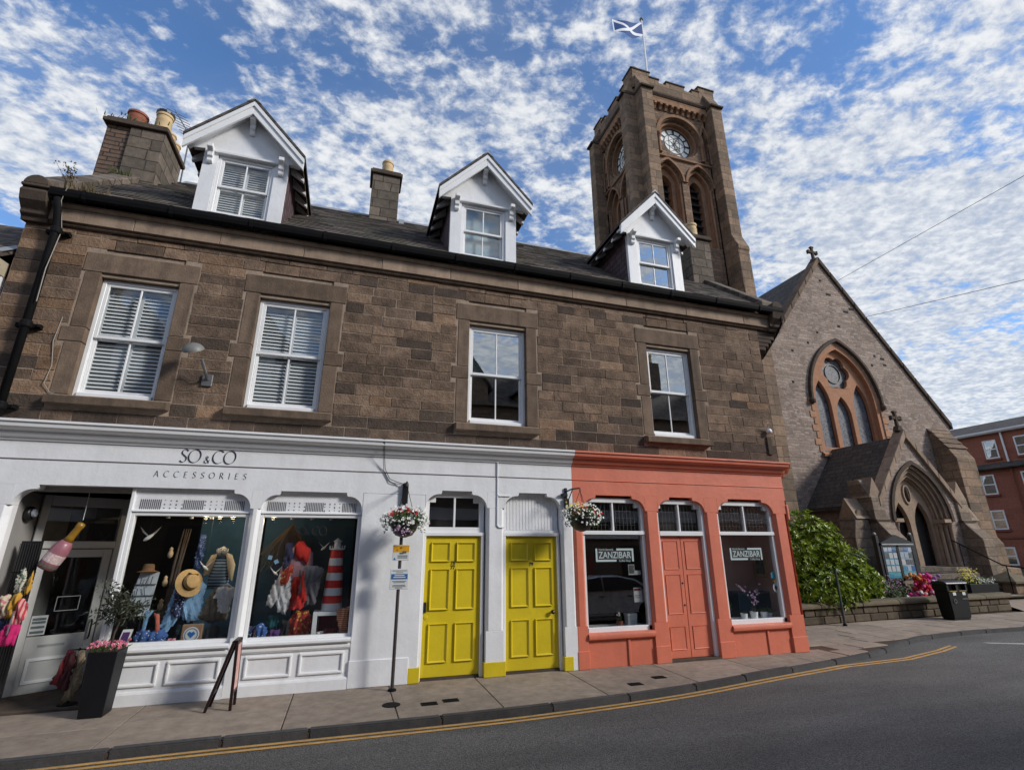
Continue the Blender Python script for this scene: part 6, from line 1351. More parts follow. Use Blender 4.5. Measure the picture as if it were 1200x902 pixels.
# planter with olive tree
PT = thing('black_planter', 'tall black square planter with a small olive tree at the shop entrance', 'planter', (-2.60,-.25,0))
PB = M('planter_black', (.007,.007,.009), .5, .15, 4, spec=.25); x0, x1, y0, y1 = -2.76, -2.46, -.42, -.10
MB().hexa([(x0+.03,y0+.03,0),(x1-.03,y0+.03,0),(x1-.03,y1-.03,0),(x0+.03,y1-.03,0),(x0,y0,.68),(x1,y0,.68),(x1,y1,.68),(x0,y1,.68)]).build('pot', PB, PT, bevel=.006); MB().box(x0+.02,x1-.02,y0+.02,y1-.02,.66,.69).build('soil', EARTH, PT)
mb = MB(); tips = []
mb.tube([(-2.60,-.25,.68),(-2.59,-.26,.85),(-2.56,-.25,1.0)], [.014,.012,.010], 6)
for _ in range(9):
    a = rng.uniform(0,2*PI); e = Vector((-2.53+.26*math.cos(a)*rng.uniform(.5,1), -.25+.2*math.sin(a), rng.uniform(1.02,1.40))); mb.tube([(-2.56,-.25,.98),Vector((-2.55,-.25,1.1)).lerp(e,.4),e], [.009,.006,.003], 5); tips.append(e)
mb.build('trunk', BARK, PT); mb = MB()
for e in tips:
    for _ in range(110):
        p = Vector((-2.56,-.25,1.05)).lerp(e, rng.uniform(.3,1.15))+Vector((rng.gauss(0,.055),rng.gauss(0,.05),rng.gauss(0,.05))); leaf(mb, p, rdir()+Vector((0,0,-.1)), .065, .022)
mb.build('crown', DKLEAF, PT, fix=False); mb = MB()
for _ in range(120): leaf(mb, Vector((rng.uniform(x0,x1),rng.uniform(y0,y1),.68)), rdir()+Vector((0,-.2,.7)), .08, .02)
mb.build('underplanting', BOX, PT, fix=False); mb = MB(); blossoms(mb, [(rng.uniform(x0-.02,x1+.02), rng.uniform(y0-.02,y1), rng.uniform(.70,.78)) for _ in range(70)], .020); tag(mb.build('pink_blossom', PETP, PT, fix=False), kind='stuff')

# ================================================================ SHOP GOODS
def cloth(name, col, **k): return M(name, col, .85, .16, 14, .5, 45, **k)
CL = {n: cloth('cloth_'+n, c) for n, c in dict(ltblue=(.20,.38,.60), navy=(.012,.022,.07), blue=(.03,.09,.30), white=(.62,.62,.63), cream=(.46,.36,.22), tan=(.30,.19,.09), olive=(.15,.13,.09), grey=(.16,.16,.18), red=(.55,.02,.015), crimson=(.17,.015,.02), pink=(.55,.30,.34), hotpink=(.50,.012,.13), mustard=(.50,.27,.03), rust=(.42,.09,.03), stripe=(.22,.30,.36), black=(.012,.012,.014), brown=(.16,.08,.03), rose=(.58,.22,.26), dkgreen=(.015,.04,.045), coral=(.55,.14,.09), straw=(.48,.30,.12), purple=(.08,.03,.14)).items()}
def dots(name, base, dot, sc=38, th=.30):
    m, nt, b, N, L = mat_base(name); g = N('ShaderNodeNewGeometry'); v = N('ShaderNodeTexVoronoi'); v.inputs['Scale'].default_value = sc; L(g.outputs['Position'], v.inputs['Vector']); lt = N('ShaderNodeMath'); lt.operation = 'LESS_THAN'; lt.inputs[1].default_value = th; L(v.outputs['Distance'], lt.inputs[0]); mx = N('ShaderNodeMix'); mx.data_type = 'RGBA'; L(lt.outputs[0], mx.inputs[0]); mx.inputs[6].default_value = c4(base); mx.inputs[7].default_value = c4(dot); L(mx.outputs[2], b.inputs['Base Color']); b.inputs['Roughness'].default_value = .8; return m
def bands(name, c1, c2, sc, ax='Z'):
    m, nt, b, N, L = mat_base(name); g = N('ShaderNodeNewGeometry'); w = N('ShaderNodeTexWave'); w.bands_direction = ax; w.inputs['Scale'].default_value = sc; w.inputs['Distortion'].default_value = 1.2; L(g.outputs['Position'], w.inputs['Vector']); cr = N('ShaderNodeValToRGB'); cr.color_ramp.interpolation = 'CONSTANT'; cr.color_ramp.elements[0].color = c4(c1); cr.color_ramp.elements[1].position = .55; cr.color_ramp.elements[1].color = c4(c2); L(w.outputs['Fac'], cr.inputs[0]); L(cr.outputs[0], b.inputs['Base Color']); b.inputs['Roughness'].default_value = .85; return m
CL['navydot'] = dots('navy_dot', (.012,.025,.09), (.40,.45,.55)); CL['bluedot'] = dots('blue_dot', (.035,.10,.30), (.55,.6,.65), 26, .22); CL['floral'] = dots('floral_print', (.50,.42,.30), (.45,.15,.16), 22, .4); CL['stripes'] = bands('blue_grey_stripe', (.25,.34,.40), (.04,.06,.09), 7.5); CL['redstripe'] = bands('red_stripe', (.40,.03,.06), (.55,.30,.26), 9, 'X'); CL['rustdot'] = dots('rust_print', (.34,.03,.02), (.55,.30,.06), 20, .35)
def garment(name, label, outline, y, th, mat, group, cat='clothing', parts=None, jit=.012):
    # subdivide outline and wobble it so the hem hangs in folds
    pts = []
    for i, p in enumerate(outline):
        q = outline[(i+1)%len(outline)]; n = max(1, int(math.hypot(q[0]-p[0], q[1]-p[1])/.022))
        for k in range(n): t = k/n; pts.append((p[0]+(q[0]-p[0])*t+rng.uniform(-jit,jit)*(k > 0), p[1]+(q[1]-p[1])*t+rng.uniform(-jit,jit)*(k > 0)))
    mb = MB().pillow(pts, y, th, 6); ph = rng.uniform(0,6)
    mb.v = [(x_, y_+.014*math.sin(x_*70+z_*9+ph+2*math.sin(z_*11))+.008*math.sin(x_*128-z_*16), z_) for x_, y_, z_ in mb.v]
    o = mb.build(name, mat, smooth=True); tag(o, label, cat, group); 
    for nm, ol, yy, tt, m_ in parts or []:
        MB().pillow(ol, yy, tt, 2).build(nm, m_, o, smooth=True)
    return o
def R(x0, x1, z0, z1, tx=0., n=0): return [(x0,z0),(x1,z0),(x1-tx,z1),(x0+tx,z1)]
G1 = 'goods in the left display window'; G2 = 'goods in the second display window'; G0 = 'goods hung at the shop entrance'
# entrance goods
t = thing('inflatable_bottle', 'pink inflatable champagne bottle with gold foil neck hanging in the entrance', 'inflatable', (-3.6,.30,1.45))
MBt = Matrix.Translation((-3.70,.30,1.58)) @ Matrix.Rotation(math.radians(26), 4, 'Y') @ Matrix.Scale(.86, 4)
for nm, pf, m_ in (('body', [(.02,0),(.11,.01),(.125,.05),(.125,.32),(.10,.40),(.07,.45)], M('pink_vinyl', (.30,.12,.15), .35, .15, 12)), ('foil', [(.072,.44),(.055,.52),(.05,.66),(.058,.69),(.055,.74),(.02,.755)], M('gold_vinyl', (.26,.14,.015), .35, .15, 12))):
    mb = MB().lathe(pf, 16); mb.xf(MBt); mb.build(nm, m_, t, smooth=True)
mb = MB().lathe([(.127,.12),(.128,.25)], 16, caps=False); mb.xf(MBt); mb.build('label_band', M('bottle_label', (.55,.42,.42), .5, .4, 40), t); mb = MB().lathe([(.128,.05),(.1285,.09)], 16, caps=False); mb.xf(MBt); mb.build('label_band', M('bottle_label_dark', (.12,.10,.08), .5, .4, 40), t)
MB().tube([(-3.42,.30,2.2),(-3.42,.30,2.56)], .003, 4).build('hanging_thread', WHITE2, t)
t = thing('display_grid', 'black wire display rack at the left of the shop entrance', 'rack', (-3.95,.25,.04))
mb = MB(); mb.box(-4.02,-3.80,.30,.33,.04,1.93)
for k in range(9): mb.tube([(-4.02+.027*k,.285,.3),(-4.02+.027*k,.285,1.9)], .004, 4)
mb.build('panel', BLACK, t); mb = MB().tube([(-4.03,.28,1.55),(-3.72,.16,1.55)], .006, 4); mb.build('hook_arm', IRON, t)
garment('patterned_scarf', 'cream and green patterned scarf hanging on the entrance rack', [(-3.90,1.32),(-3.80,1.30),(-3.78,1.42),(-3.83,1.60),(-3.86,1.62),(-3.90,1.48)], .16, .03, dots('leaf_print', (.50,.48,.40), (.06,.12,.06), 34, .4), G0, 'scarf')
garment('mustard_scarf', 'small mustard yellow scarf hanging on the entrance rack', [(-3.77,1.28),(-3.72,1.30),(-3.70,1.45),(-3.73,1.58),(-3.76,1.44)], .12, .025, CL['mustard'], G0, 'scarf')
garment('floral_tote_bag', 'cream floral tote bag hanging on the entrance rack', [(-4.00,1.05),(-3.86,1.02),(-3.82,1.20),(-3.88,1.30),(-3.99,1.28)], .10, .05, CL['floral'], G0, 'bag')
garment('mustard_bag', 'mustard slouch bag hanging beside the floral tote', [(-3.86,1.04),(-3.78,1.04),(-3.74,1.18),(-3.78,1.33),(-3.85,1.30)], .07, .045, CL['mustard'], G0, 'bag')
garment('red_striped_bag', 'dark red striped bag hanging beside the mustard bag', [(-3.78,.96),(-3.70,.95),(-3.64,1.06),(-3.66,1.20),(-3.74,1.26),(-3.78,1.12)], .04, .045, CL['redstripe'], G0, 'bag')
garment('hot_pink_bag', 'bright hot pink bag hanging at the left door jamb', [(-3.84,.72),(-3.68,.73),(-3.66,.94),(-3.68,.97),(-3.80,.98),(-3.84,.92)], .02, .04, CL['hotpink'], G0, 'bag', [('strap', [(-3.765,.86),(-3.745,.86),(-3.74,1.12),(-3.755,1.12)], -.03, .008, CL['grey'])])
garment('navy_coat', 'dark navy garment hanging at the far left edge', [(-3.98,.50),(-3.86,.52),(-3.85,.95),(-3.88,1.02),(-3.99,1.02)], .10, .04, CL['navy'], G0)
t = thing('bag_stand', 'low black metal stand holding bags beside the black planter', 'stand', (-3.02,.0,0))
MB().tube([(-3.02,.03,.0),(-3.02,.03,.62)], .01, 6).build('post', IRON, t); MB().lathe([(.10,0),(.10,.012),(.015,.02)], 12, (-3.02,.03,.0)).build('foot', IRON, t); MB().tube([(-3.13,.03,.60),(-2.90,.03,.60)], .008, 6).build('bar', IRON, t)
t.location = Vector((-3.06,.14,.036))
sh = lambda ol: [(x_-.04, z_+.036) for x_, z_ in ol]
for nm, lb, ol, yy, m_ in (('dark_red_bag','dark red bag hanging leftmost on the low stand beside the black planter',[(-3.22,.24),(-3.08,.20),(-3.04,.40),(-3.06,.60),(-3.12,.61),(-3.18,.40)],.11,CL['crimson']),('plum_bag','plum brown bag hanging between the dark red and cream bags',[(-3.12,.20),(-3.02,.17),(-3.00,.45),(-3.02,.60),(-3.07,.60)],.07,cloth('cloth_plum', (.06,.012,.015))),('cream_bag','long cream bag hanging nearest the black planter',[(-3.06,.02),(-2.96,.06),(-2.90,.30),(-2.93,.60),(-2.99,.60),(-3.02,.30)],.09,cloth('cloth_shaded_cream', (.28,.22,.14)))):  # crimson and cream cloth darkened, entrance recess shade put into the colour
    garment(nm, lb, sh(ol), yy, .035, m_, G0, 'bag')
# left display window
YD = .40; FL = .602
t = thing('card_rack', 'white card display rack with prints in the left display window', 'rack', (-2.58,.36,FL))
MB().hexa([(-2.74,.34,.98),(-2.46,.34,.98),(-2.46,.37,.98),(-2.74,.37,.98),(-2.66,.42,1.52),(-2.44,.42,1.52),(-2.44,.45,1.52),(-2.66,.45,1.52)]).build('panel', M('rack_white', (.42,.46,.50), .5, .12, 8), t); MB().tube([(-2.56,.45,FL),(-2.56,.45,1.4)], .012, 6).build('stand', IRON, t); MB().lathe([(.12,0),(.12,.01),(.02,.02)], 12, (-2.56,.45,FL)).build('foot', IRON, t)
mb = MB()
for z_ in (1.10,1.22,1.36): f_ = (z_-.98)/.54; mb.box(-2.73+.07*f_,-2.45+.01*f_,.325+.075*f_,.335+.075*f_,z_,z_+.012)
for a_, z_ in ((-2.62,1.40),(-2.56,1.42),(-2.50,1.41),(-2.64,1.26),(-2.54,1.28),(-2.66,1.13)): mb.tube([(a_,.355,z_-.05),(a_+rng.uniform(-.04,.04),.36,z_+.06)], .006, 4)
mb.build('card_print', M('card_print', (.05,.07,.10), .7, .3), t)
def hat(name, label, c, r, h, tilt, mat, grp, band=None):
    t = thing(name, label, 'hat', c, grp); Mx = Matrix.Translation(c) @ Euler(tilt).to_matrix().to_4x4()
    mb = MB().lathe([(r*.97,-.004),(r,.0),(r*.62,.012),(r*.56,.02),(r*.53,h*.6),(r*.48,h*.9),(r*.3,h),(0,h*.97)], 24, sy=1.0); mb.xf(Mx); mb.build('crown', mat, t, smooth=50)
    if band: mb = MB().lathe([(r*.575,.018),(r*.545,h*.4)], 24, caps=False); mb.xf(Mx); mb.build('ribbon', band, t); mb = MB().pillow([(-.07,-.02),(0,-.008),(.07,-.02),(.07,.025),(0,.008),(-.07,.025)], 0, .012, 1); mb.xf(Mx @ Matrix.Translation((r*.05,r*.58,.03)) @ Matrix.Rotation(PI/2,4,'X')); mb.build('bow', band, t)
hat('felt_hat', 'brown bucket hat resting on top of the white card rack', (-2.58,.43,1.53), .13, .10, (0,0,0), CL['brown'], G1)
hat('straw_hat', 'straw sun hat with black bow in the left display window', (-2.02,.30,1.38), .185, .11, (math.radians(74), math.radians(12), math.radians(38)), CL['straw'], G1, CL['black'])
garment('light_blue_scarf', 'long light blue striped scarf hanging behind the straw hat', [(-2.30,.82),(-2.20,.76),(-2.08,.95),(-1.98,.86),(-1.84,.90),(-1.83,1.34),(-1.95,1.42),(-2.20,1.38)], .40, .03, bands('blue_scarf_stripe', (.18,.36,.58), (.28,.46,.66), 16, 'X'), G1, 'scarf')
garment('navy_patterned_scarf', 'navy white-patterned scarf hanging below the straw hat', [(-2.20,.98),(-2.08,.92),(-2.05,1.25),(-2.10,1.36),(-2.18,1.30)], .36, .025, CL['navydot'], G1, 'scarf')
garment('navy_dotted_scarf', 'navy dotted scarf hanging above the straw hat', [(-2.06,1.55),(-1.96,1.55),(-1.94,1.82),(-1.97,2.02),(-2.03,2.02),(-2.05,1.80)], .50, .025, dots('navy_check', (.02,.05,.16), (.25,.32,.45), 60, .32), G1, 'scarf')
t = thing('dressed_bust', 'bust in striped top and beige jacket in the left display window', 'mannequin', (-1.70,.55,FL), G1)
MB().pillow([(-1.84,1.28),(-1.58,1.28),(-1.57,1.52),(-1.60,1.70),(-1.66,1.76),(-1.75,1.76),(-1.82,1.70),(-1.85,1.52)], .52, .09, 3).build('striped_top', CL['stripes'], t, smooth=True)
for ol in ([(-1.90,1.46),(-1.82,1.48),(-1.76,1.76),(-1.84,1.74),(-1.90,1.58)], [(-1.52,1.38),(-1.58,1.44),(-1.66,1.78),(-1.57,1.74),(-1.51,1.60)]): MB().pillow(ol, .45, .035, 2).build('jacket_front', CL['cream'], t, smooth=True)
MB().pillow([(-1.78,1.72),(-1.64,1.72),(-1.63,1.82),(-1.70,1.86),(-1.79,1.82)], .47, .06, 2).build('neck_scarf', dots('bw_scarf', (.45,.43,.38), (.03,.03,.04), 50, .4), t, smooth=True); MB().tube([(-1.70,.55,FL),(-1.70,.55,1.3)], .015, 6).build('stand', IRON, t); MB().lathe([(.12,0),(.12,.012),(.02,.02)], 12, (-1.70,.55,FL)).build('foot', IRON, t)
garment('olive_cardigan', 'olive brown cardigan hanging below the striped bust', [(-1.86,.92),(-1.72,.84),(-1.50,.88),(-1.48,1.20),(-1.58,1.32),(-1.72,1.30),(-1.80,1.15)], .40, .05, CL['olive'], G1)
garment('white_shirt', 'small white shirt on a hanger at the right of the left display window', [(-1.62,1.00),(-1.50,.98),(-1.46,1.15),(-1.42,1.18),(-1.44,1.30),(-1.55,1.33),(-1.66,1.30),(-1.70,1.18),(-1.64,1.17)], .30, .03, CL['white'], G1, parts=[('hanger', [(-1.64,1.31),(-1.54,1.355),(-1.46,1.31),(-1.54,1.375)], .27, .006, WHITE2)])
garment('blue_spotted_bag', 'blue spotted fabric bag at the bottom of the left display window', [(-2.52,.605),(-2.20,.605),(-2.15,.74),(-2.22,.82),(-2.34,.79),(-2.48,.83),(-2.56,.74)], .28, .07, CL['bluedot'], G1, 'bag', [('handle', [(-2.46,.80),(-2.42,.80),(-2.40,1.02),(-2.36,1.05),(-2.46,1.05)], .25, .02, CL['ltblue']), ('handle', [(-2.30,.78),(-2.25,.80),(-2.29,1.0),(-2.36,1.02),(-2.33,.95)], .25, .02, CL['coral'])])
t = thing('paper_gift_bag', 'tan bag with round blue and white emblem in the left display window', 'bag', (-1.86,.28,FL), G1)
MB().box(-2.00,-1.75,.25,.32,FL,.86).build('bag_body', M('kraft_paper', (.27,.16,.09), .8, .1, 10), t, bevel=.01)
mb = MB(); plate(mb, circ(-1.875,.735,.095,24), [], 'y', .246, .249); em = mb.build('emblem_disc', SIGNW, t); mb = MB().ring(circ(-1.875,.735,.082,24), circ(-1.875,.735,.068,24), 'y', .2435, .2455); mb.build('emblem_ring', M('emblem_grey', (.2,.26,.32), .6, .3, 60), em); mb = MB().prism([(-1.925,.745),(-1.90,.775),(-1.875,.76),(-1.85,.775),(-1.825,.745),(-1.875,.695)], 'y', .2430, .2455); mb.build('emblem_heart', SIGNB, em)
MB().tube([(-1.93,.28,.86),(-1.92,.27,.90),(-1.83,.27,.90),(-1.82,.28,.86)], .006, 5).build('handle', CL['black'], t)
for nm, lb, ol, yy, th, m_ in (('black_bag','black handbag behind the tan emblem bag',[(-2.14,.605),(-1.94,.605),(-1.93,.86),(-2.0,.93),(-2.12,.88)],.50,.06,CL['dkgreen']),('dark_bag','small black bag at the right end of the left display window',[(-1.74,.605),(-1.56,.605),(-1.55,.78),(-1.62,.86),(-1.72,.80)],.30,.06,CL['black']),('pink_purse','dusky pink purse beside the blue spotted bag',[(-2.16,.605),(-2.06,.605),(-2.05,.70),(-2.14,.70)],.26,.03,CL['rose']),('coral_slippers','pair of coral slippers at the right end of the left window sill',[(-1.70,.605),(-1.42,.605),(-1.43,.65),(-1.56,.66),(-1.69,.64)],.22,.05,CL['coral'])):
    garment(nm, lb, ol, yy, th, m_, G1, 'bag' if 'bag' in nm or 'purse' in nm else 'slippers')
t = thing('framed_print', 'small white framed print at the left of the left display window', 'picture', (-2.66,.22,FL), G1); MB().hexa([(-2.70,.20,FL),(-2.58,.20,FL),(-2.58,.215,FL),(-2.70,.215,FL),(-2.67,.26,.83),(-2.56,.26,.83),(-2.56,.275,.83),(-2.67,.275,.83)]).build('frame', WHITE2, t); MB().hexa([(-2.68,.196,.63),(-2.60,.196,.63),(-2.60,.20,.63),(-2.68,.20,.63),(-2.66,.25,.80),(-2.58,.25,.80),(-2.58,.255,.80),(-2.66,.255,.80)]).build('print', CL['purple'], t)
t = thing('driftwood_stand', 'twisted driftwood stand with small wooden birds in the left display window', 'ornament', (-2.32,.55,FL), G1)
mb = MB()
for k in range(4): mb.tube([(-2.36+.03*k,.55,FL),(-2.34+.03*k+rng.uniform(-.03,.03),.55,1.1),(-2.32+.035*k+rng.uniform(-.03,.03),.55,1.6),(-2.27+.03*k,.55,2.1)], [.022,.026,.02,.008], 6)
mb.build('branch', BARK, t, smooth=True); WOODB = M('pale_wood', (.42,.30,.17), .7, .2, 9)
for z_ in (1.02,1.32,1.70): MB().lathe([(0,0),(.03,.02),(.036,.07),(.02,.11),(.026,.13),(0,.155)], 10, (-2.37,.50,z_)).build('wooden_bird', WOODB, t, smooth=True)
def gull(label, c, s, grp, flip=1):
    t = thing('gull_ornament', label, 'ornament', c, grp); cx_, cy_, cz_ = c
    mb = MB().lathe([(0,-.09*s),(.025*s,-.06*s),(.032*s,0),(.02*s,.06*s),(0,.10*s)], 10); mb.xf(Matrix.Translation(c) @ Euler((0,math.radians(50*flip),0)).to_matrix().to_4x4()); mb.build('body', PETW, t, smooth=True)
    for sg in (-1,1): mb = MB().add([(cx_,cy_,cz_+.02*s),(cx_+sg*.09*s,cy_-.03*s,cz_+.09*s),(cx_+sg*.15*s,cy_,cz_+.17*s),(cx_+sg*.07*s,cy_+.05*s,cz_+.06*s),(cx_,cy_,cz_+.0*s),(cx_+sg*.09*s,cy_-.03*s,cz_+.08*s)], [(0,1,2,3),(4,3,2,5),(0,4,5,1),(0,3,4)]); mb.build('wing', WHITE2 if sg > 0 else M('gull_grey', (.4,.42,.45), .6), t)
    MB().tube([(cx_,cy_,cz_+.03*s),(cx_,cy_,2.54)], .0015, 3).build('thread', CABLED, t)
gull('white gull ornament hanging at the top left of the left display window', (-2.63,.35,1.98), .85, G1)
gull('small white gull ornament hanging beside the striped bust', (-1.88,.40,1.57), .6, G1, -1)
LIT = emit_mat('lit_spot_bulb', (1.0,.72,.38), 6.0); UNLIT = M('white_spot', (.35,.35,.35), .4, .05)
for x in (-2.43,-2.14,-1.96,-1.88,-1.78,-1.61,-1.07,-.81,-.53,-.26):
    lit = x in (-1.96,-1.78,-1.61,-1.07)
    t = thing('spotlight', {-2.43:'leftmost small white unlit spotlight in the left display window',-2.14:'second small white unlit spotlight from left in the left display window',-1.96:'leftmost small lit spotlight in the left display window',-1.88:'unlit white spotlight between the lit ones in the left display window',-1.78:'middle small lit spotlight of the left display window',-1.61:'rightmost small lit spotlight of the left display window',-1.07:'small lit spotlight at top left of the second display window',-.81:'leftmost small unlit spotlight of the second display window',-.53:'middle small unlit spotlight of the second display window',-.26:'rightmost small unlit spotlight of the second display window'}[x], 'spotlight', (x,.30,2.24), 'window spotlights')
    MB().tube([(x,.30,2.30),(x,.30,2.57)], .006, 5).build('stem', WHITE2, t); MB().lathe([(.012,.07),(.022,.05),(.026,0),(.022,0),(.02,.03)], 10, (x,.30,2.235), caps=False).build('shade', UNLIT, t)
    MB().lathe([(0,0),(.017,.004),(.019,.02),(0,.03)], 10, (x,.30,2.238)).build('bulb', LIT if lit else UNLIT, t)
    if lit:
        pl = bpy.data.lights.new('spot_glow', 'POINT'); pl.energy = 1.2; pl.color = (1,.80,.55); pl.shadow_soft_size = .03; po = bpy.data.objects.new('bulb_glow', pl); COL.objects.link(po); po.parent = t; po.matrix_parent_inverse = Matrix.Translation(-ORG[t.name]); po.location = (x,.30,2.20)
# second display window
t = thing('model_lighthouse', 'red and white striped model lighthouse in the second display window', 'model lighthouse', (-.13,.45,.95))
RED = M('lighthouse_red', (.62,.02,.015), .4, .08); LW = M('lighthouse_white', (.68,.70,.70), .4, .06)
zz = [.955,1.055,1.16,1.265,1.37,1.475,1.58,1.685,1.80]
for k in range(8):
    r_ = lambda z: .150-.062*(z-.955)/.845; MB().lathe([(r_(zz[k]),zz[k]),(r_(zz[k+1]),zz[k+1]-.001)], 24, (-.13,.45,0)).build('band', LW if k % 2 == 0 else RED, t, smooth=40)
MB().lathe([(.085,1.80),(.115,1.81),(.115,1.825),(.05,1.828),(.05,1.92),(.07,1.925),(0,1.98)], 16, (-.13,.45,0)).build('lantern', WHITE2, t)
mb = MB()
for k in range(14): a = 2*PI*k/14; mb.tube([(-.13+.112*math.cos(a),.45+.112*math.sin(a),1.825),(-.13+.112*math.cos(a),.45+.112*math.sin(a),1.865)], .004, 4)
mb.build('rail', WHITE2, t)
t = thing('white_display_box', 'white display box under the model lighthouse', 'display box', (-.15,.45,FL)); mb = MB(); mb.box(-.37,-.31,.25,.62,FL,.95); mb.box(.01,.07,.25,.62,FL,.95); mb.box(-.31,.01,.25,.62,.90,.95); mb.box(-.31,.01,.55,.62,FL,.90); mb.build('carcass', LW, t, bevel=.004); MB().box(-.29,-.01,.52,.545,FL,.88).build('back_cloth', CL['crimson'], t)
garment('red_box_cloth', 'folded red cloth inside the white display box', R(-.22,-.02,.605,.72,.02), .34, .04, CL['crimson'], G2)
garment('painted_dish', 'small pale dish with red marks inside the white display box', [(-.31,.605),(-.22,.605),(-.20,.69),(-.33,.69)], .28, .02, dots('dish_print', (.5,.52,.55), (.45,.03,.03), 30, .3), G2, 'dish')
t = thing('dressed_bust', 'bust in pink top with bright red scarf in the second display window', 'mannequin', (-.66,.6,FL), G2)
MB().pillow([(-.92,1.20),(-.50,1.20),(-.46,1.55),(-.48,1.76),(-.58,1.86),(-.74,1.88),(-.86,1.74),(-.93,1.45)], .60, .10, 3).build('pink_top', cloth('cloth_dustypink', (.42,.24,.28)), t, smooth=True); MB().pillow([(-.74,1.74),(-.66,1.64),(-.60,1.66),(-.55,1.58),(-.52,1.70),(-.51,1.82),(-.58,1.86),(-.62,1.93),(-.70,1.93),(-.75,1.86)], .50, .055, 3).build('red_scarf', CL['red'], t, smooth=True); MB().tube([(-.68,.6,FL),(-.68,.6,1.2)], .015, 6).build('stand', IRON, t); MB().lathe([(.12,0),(.12,.012),(.02,.02)], 12, (-.68,.6,FL)).build('foot', IRON, t)
for nm, lb, ol, yy, th, m_, ct in (
 ('navy_scarf','dark navy scarf hanging beside the pink top',[(-.88,1.50),(-.78,1.48),(-.75,1.75),(-.78,1.90),(-.86,1.90)],.46,.035,CL['navy'],'scarf'),
 ('white_cardigan','white cardigan with hanging sleeves in the second display window',[(-1.02,1.05),(-.95,1.02),(-.90,1.12),(-.86,.98),(-.74,.92),(-.70,1.20),(-.74,1.44),(-.88,1.48),(-.97,1.32)],.34,.05,CL['white'],'clothing'),
 ('gold_red_scarf','gold and red silk scarf over the white cardigan',[(-.86,1.32),(-.76,1.36),(-.70,1.55),(-.74,1.62),(-.86,1.50)],.27,.03,CL['rustdot'],'scarf'),
 ('red_skirt','bright red skirt hanging beside the white cardigan',[(-.72,.98),(-.48,1.02),(-.52,1.22),(-.58,1.45),(-.70,1.42)],.42,.05,CL['red'],'clothing'),
 ('grey_jumper','grey jumper on a white hanger in the second display window',[(-.62,1.04),(-.36,1.04),(-.32,1.40),(-.28,1.54),(-.42,1.58),(-.54,1.58),(-.64,1.52),(-.60,1.36)],.34,.05,CL['grey'],'clothing'),
 ('red_pouch_bag','red pouch bag with long strap over the grey jumper',[(-.66,1.00),(-.54,1.00),(-.47,1.12),(-.52,1.30),(-.56,1.52),(-.58,1.52),(-.56,1.24),(-.64,1.12)],.26,.025,CL['red'],'bag'),
 ('dark_green_trousers','dark green trousers hanging behind the grey jumper',[(-.40,.98),(-.24,.98),(-.22,1.50),(-.34,1.52)],.50,.05,CL['dkgreen'],'clothing'),
 ('navy_spotted_bag','navy spotted bag at the left of the second display window',[(-1.12,.605),(-.96,.605),(-.95,.78),(-1.03,.84),(-1.11,.80)],.28,.05,CL['bluedot'],'bag'),
 ('navy_print_bag','small navy print bag at the far left of the second display window',[(-1.19,.605),(-1.13,.605),(-1.12,.80),(-1.19,.80)],.30,.04,CL['navydot'],'bag'),
 ('purple_bag','purple bag beside the navy spotted bag',[(-.94,.605),(-.80,.605),(-.79,.74),(-.92,.74)],.34,.05,CL['purple'],'bag'),
 ('teal_bag','teal blue bag behind the navy spotted bag',[(-1.0,.72),(-.84,.72),(-.83,.90),(-.98,.90)],.48,.05,cloth('cloth_teal',(.01,.09,.11)),'bag'),
 ('black_shoes','black bag in the middle of the second display window',[(-.82,.605),(-.68,.605),(-.68,.82),(-.78,.86)],.42,.05,CL['black'],'bag'),
 ('rust_shawl','rust and gold shawl heaped in the second display window',[(-.70,.605),(-.40,.605),(-.38,.80),(-.44,.96),(-.62,.98),(-.70,.84)],.44,.06,CL['rustdot'],'shawl'),
 ('orange_striped_bag','orange striped bag at the right of the second display window',[(.02,.62),(.12,.62),(.13,1.02),(-.06,.97),(-.04,.90)],.24,.05,bands('orange_stripe',(.50,.12,.05),(.62,.34,.20),12),'bag'),
 ('shell_tray','tray of pale shells at the front of the second display window',[(-.76,.605),(-.60,.605),(-.62,.64),(-.74,.65)],.20,.04,PETW,'tray')):
    garment(nm, lb, ol, yy, th, m_, G2, ct)
t = thing('hanging_dried_grass', 'bundle of dried brown grass hanging at upper left of the second display window', 'ornament', (-.95,.6,1.6), G2); mb = MB()
for _ in range(110): a = rng.uniform(-.5,.35); p = Vector((-.82,.7,2.2)); mb.tube([p,p+Vector((a*.5,rng.uniform(-.05,.05),-.25)),p+Vector((a*1.0,rng.uniform(-.08,.08),-rng.uniform(.4,.75)))], .003, 3, caps=False)
mb.build('grass', leaf_mat('dried_grass', (.10,.07,.04), (.16,.11,.06), .9, .1), t); MB().tube([(-.82,.7,2.15),(-.82,.7,2.56)], .004, 4).build('cord', CABLED, t)
for k, (x, z, r_) in enumerate(((-1.06,1.70,.2),(-.97,1.64,-.5))): o = MB().box(-.028,.028,-.002,.002,-.028,.028); o.xf(Matrix.Translation((x,.45,z)) @ Matrix.Rotation(r_,4,'Y')); o = o.build('blue_gift_tag', CL['ltblue']); tag(o, ('upper left' if k == 0 else 'lower right')+' of the two pale blue tags hanging in the second display window', 'tag', G2)
gull('white gull ornament hanging beside the model lighthouse', (-.33,.5,1.83), .55, G2); gull('white gull ornament hanging over the white cardigan', (-.96,.42,1.48), .55, G2, -1)
# dark lettering on the second window
wl, _ = pen_text('SO', .11, -.74, 2.02, .108, CL['black'], w2, track=.05, nib=.05); wl2, _ = pen_text('&', .07, -.585, 2.02, .108, CL['black'], w2, nib=.05); wl3, _ = pen_text('CO', .125, -.50, 2.01, .108, CL['black'], w2, track=.05, nib=.05)

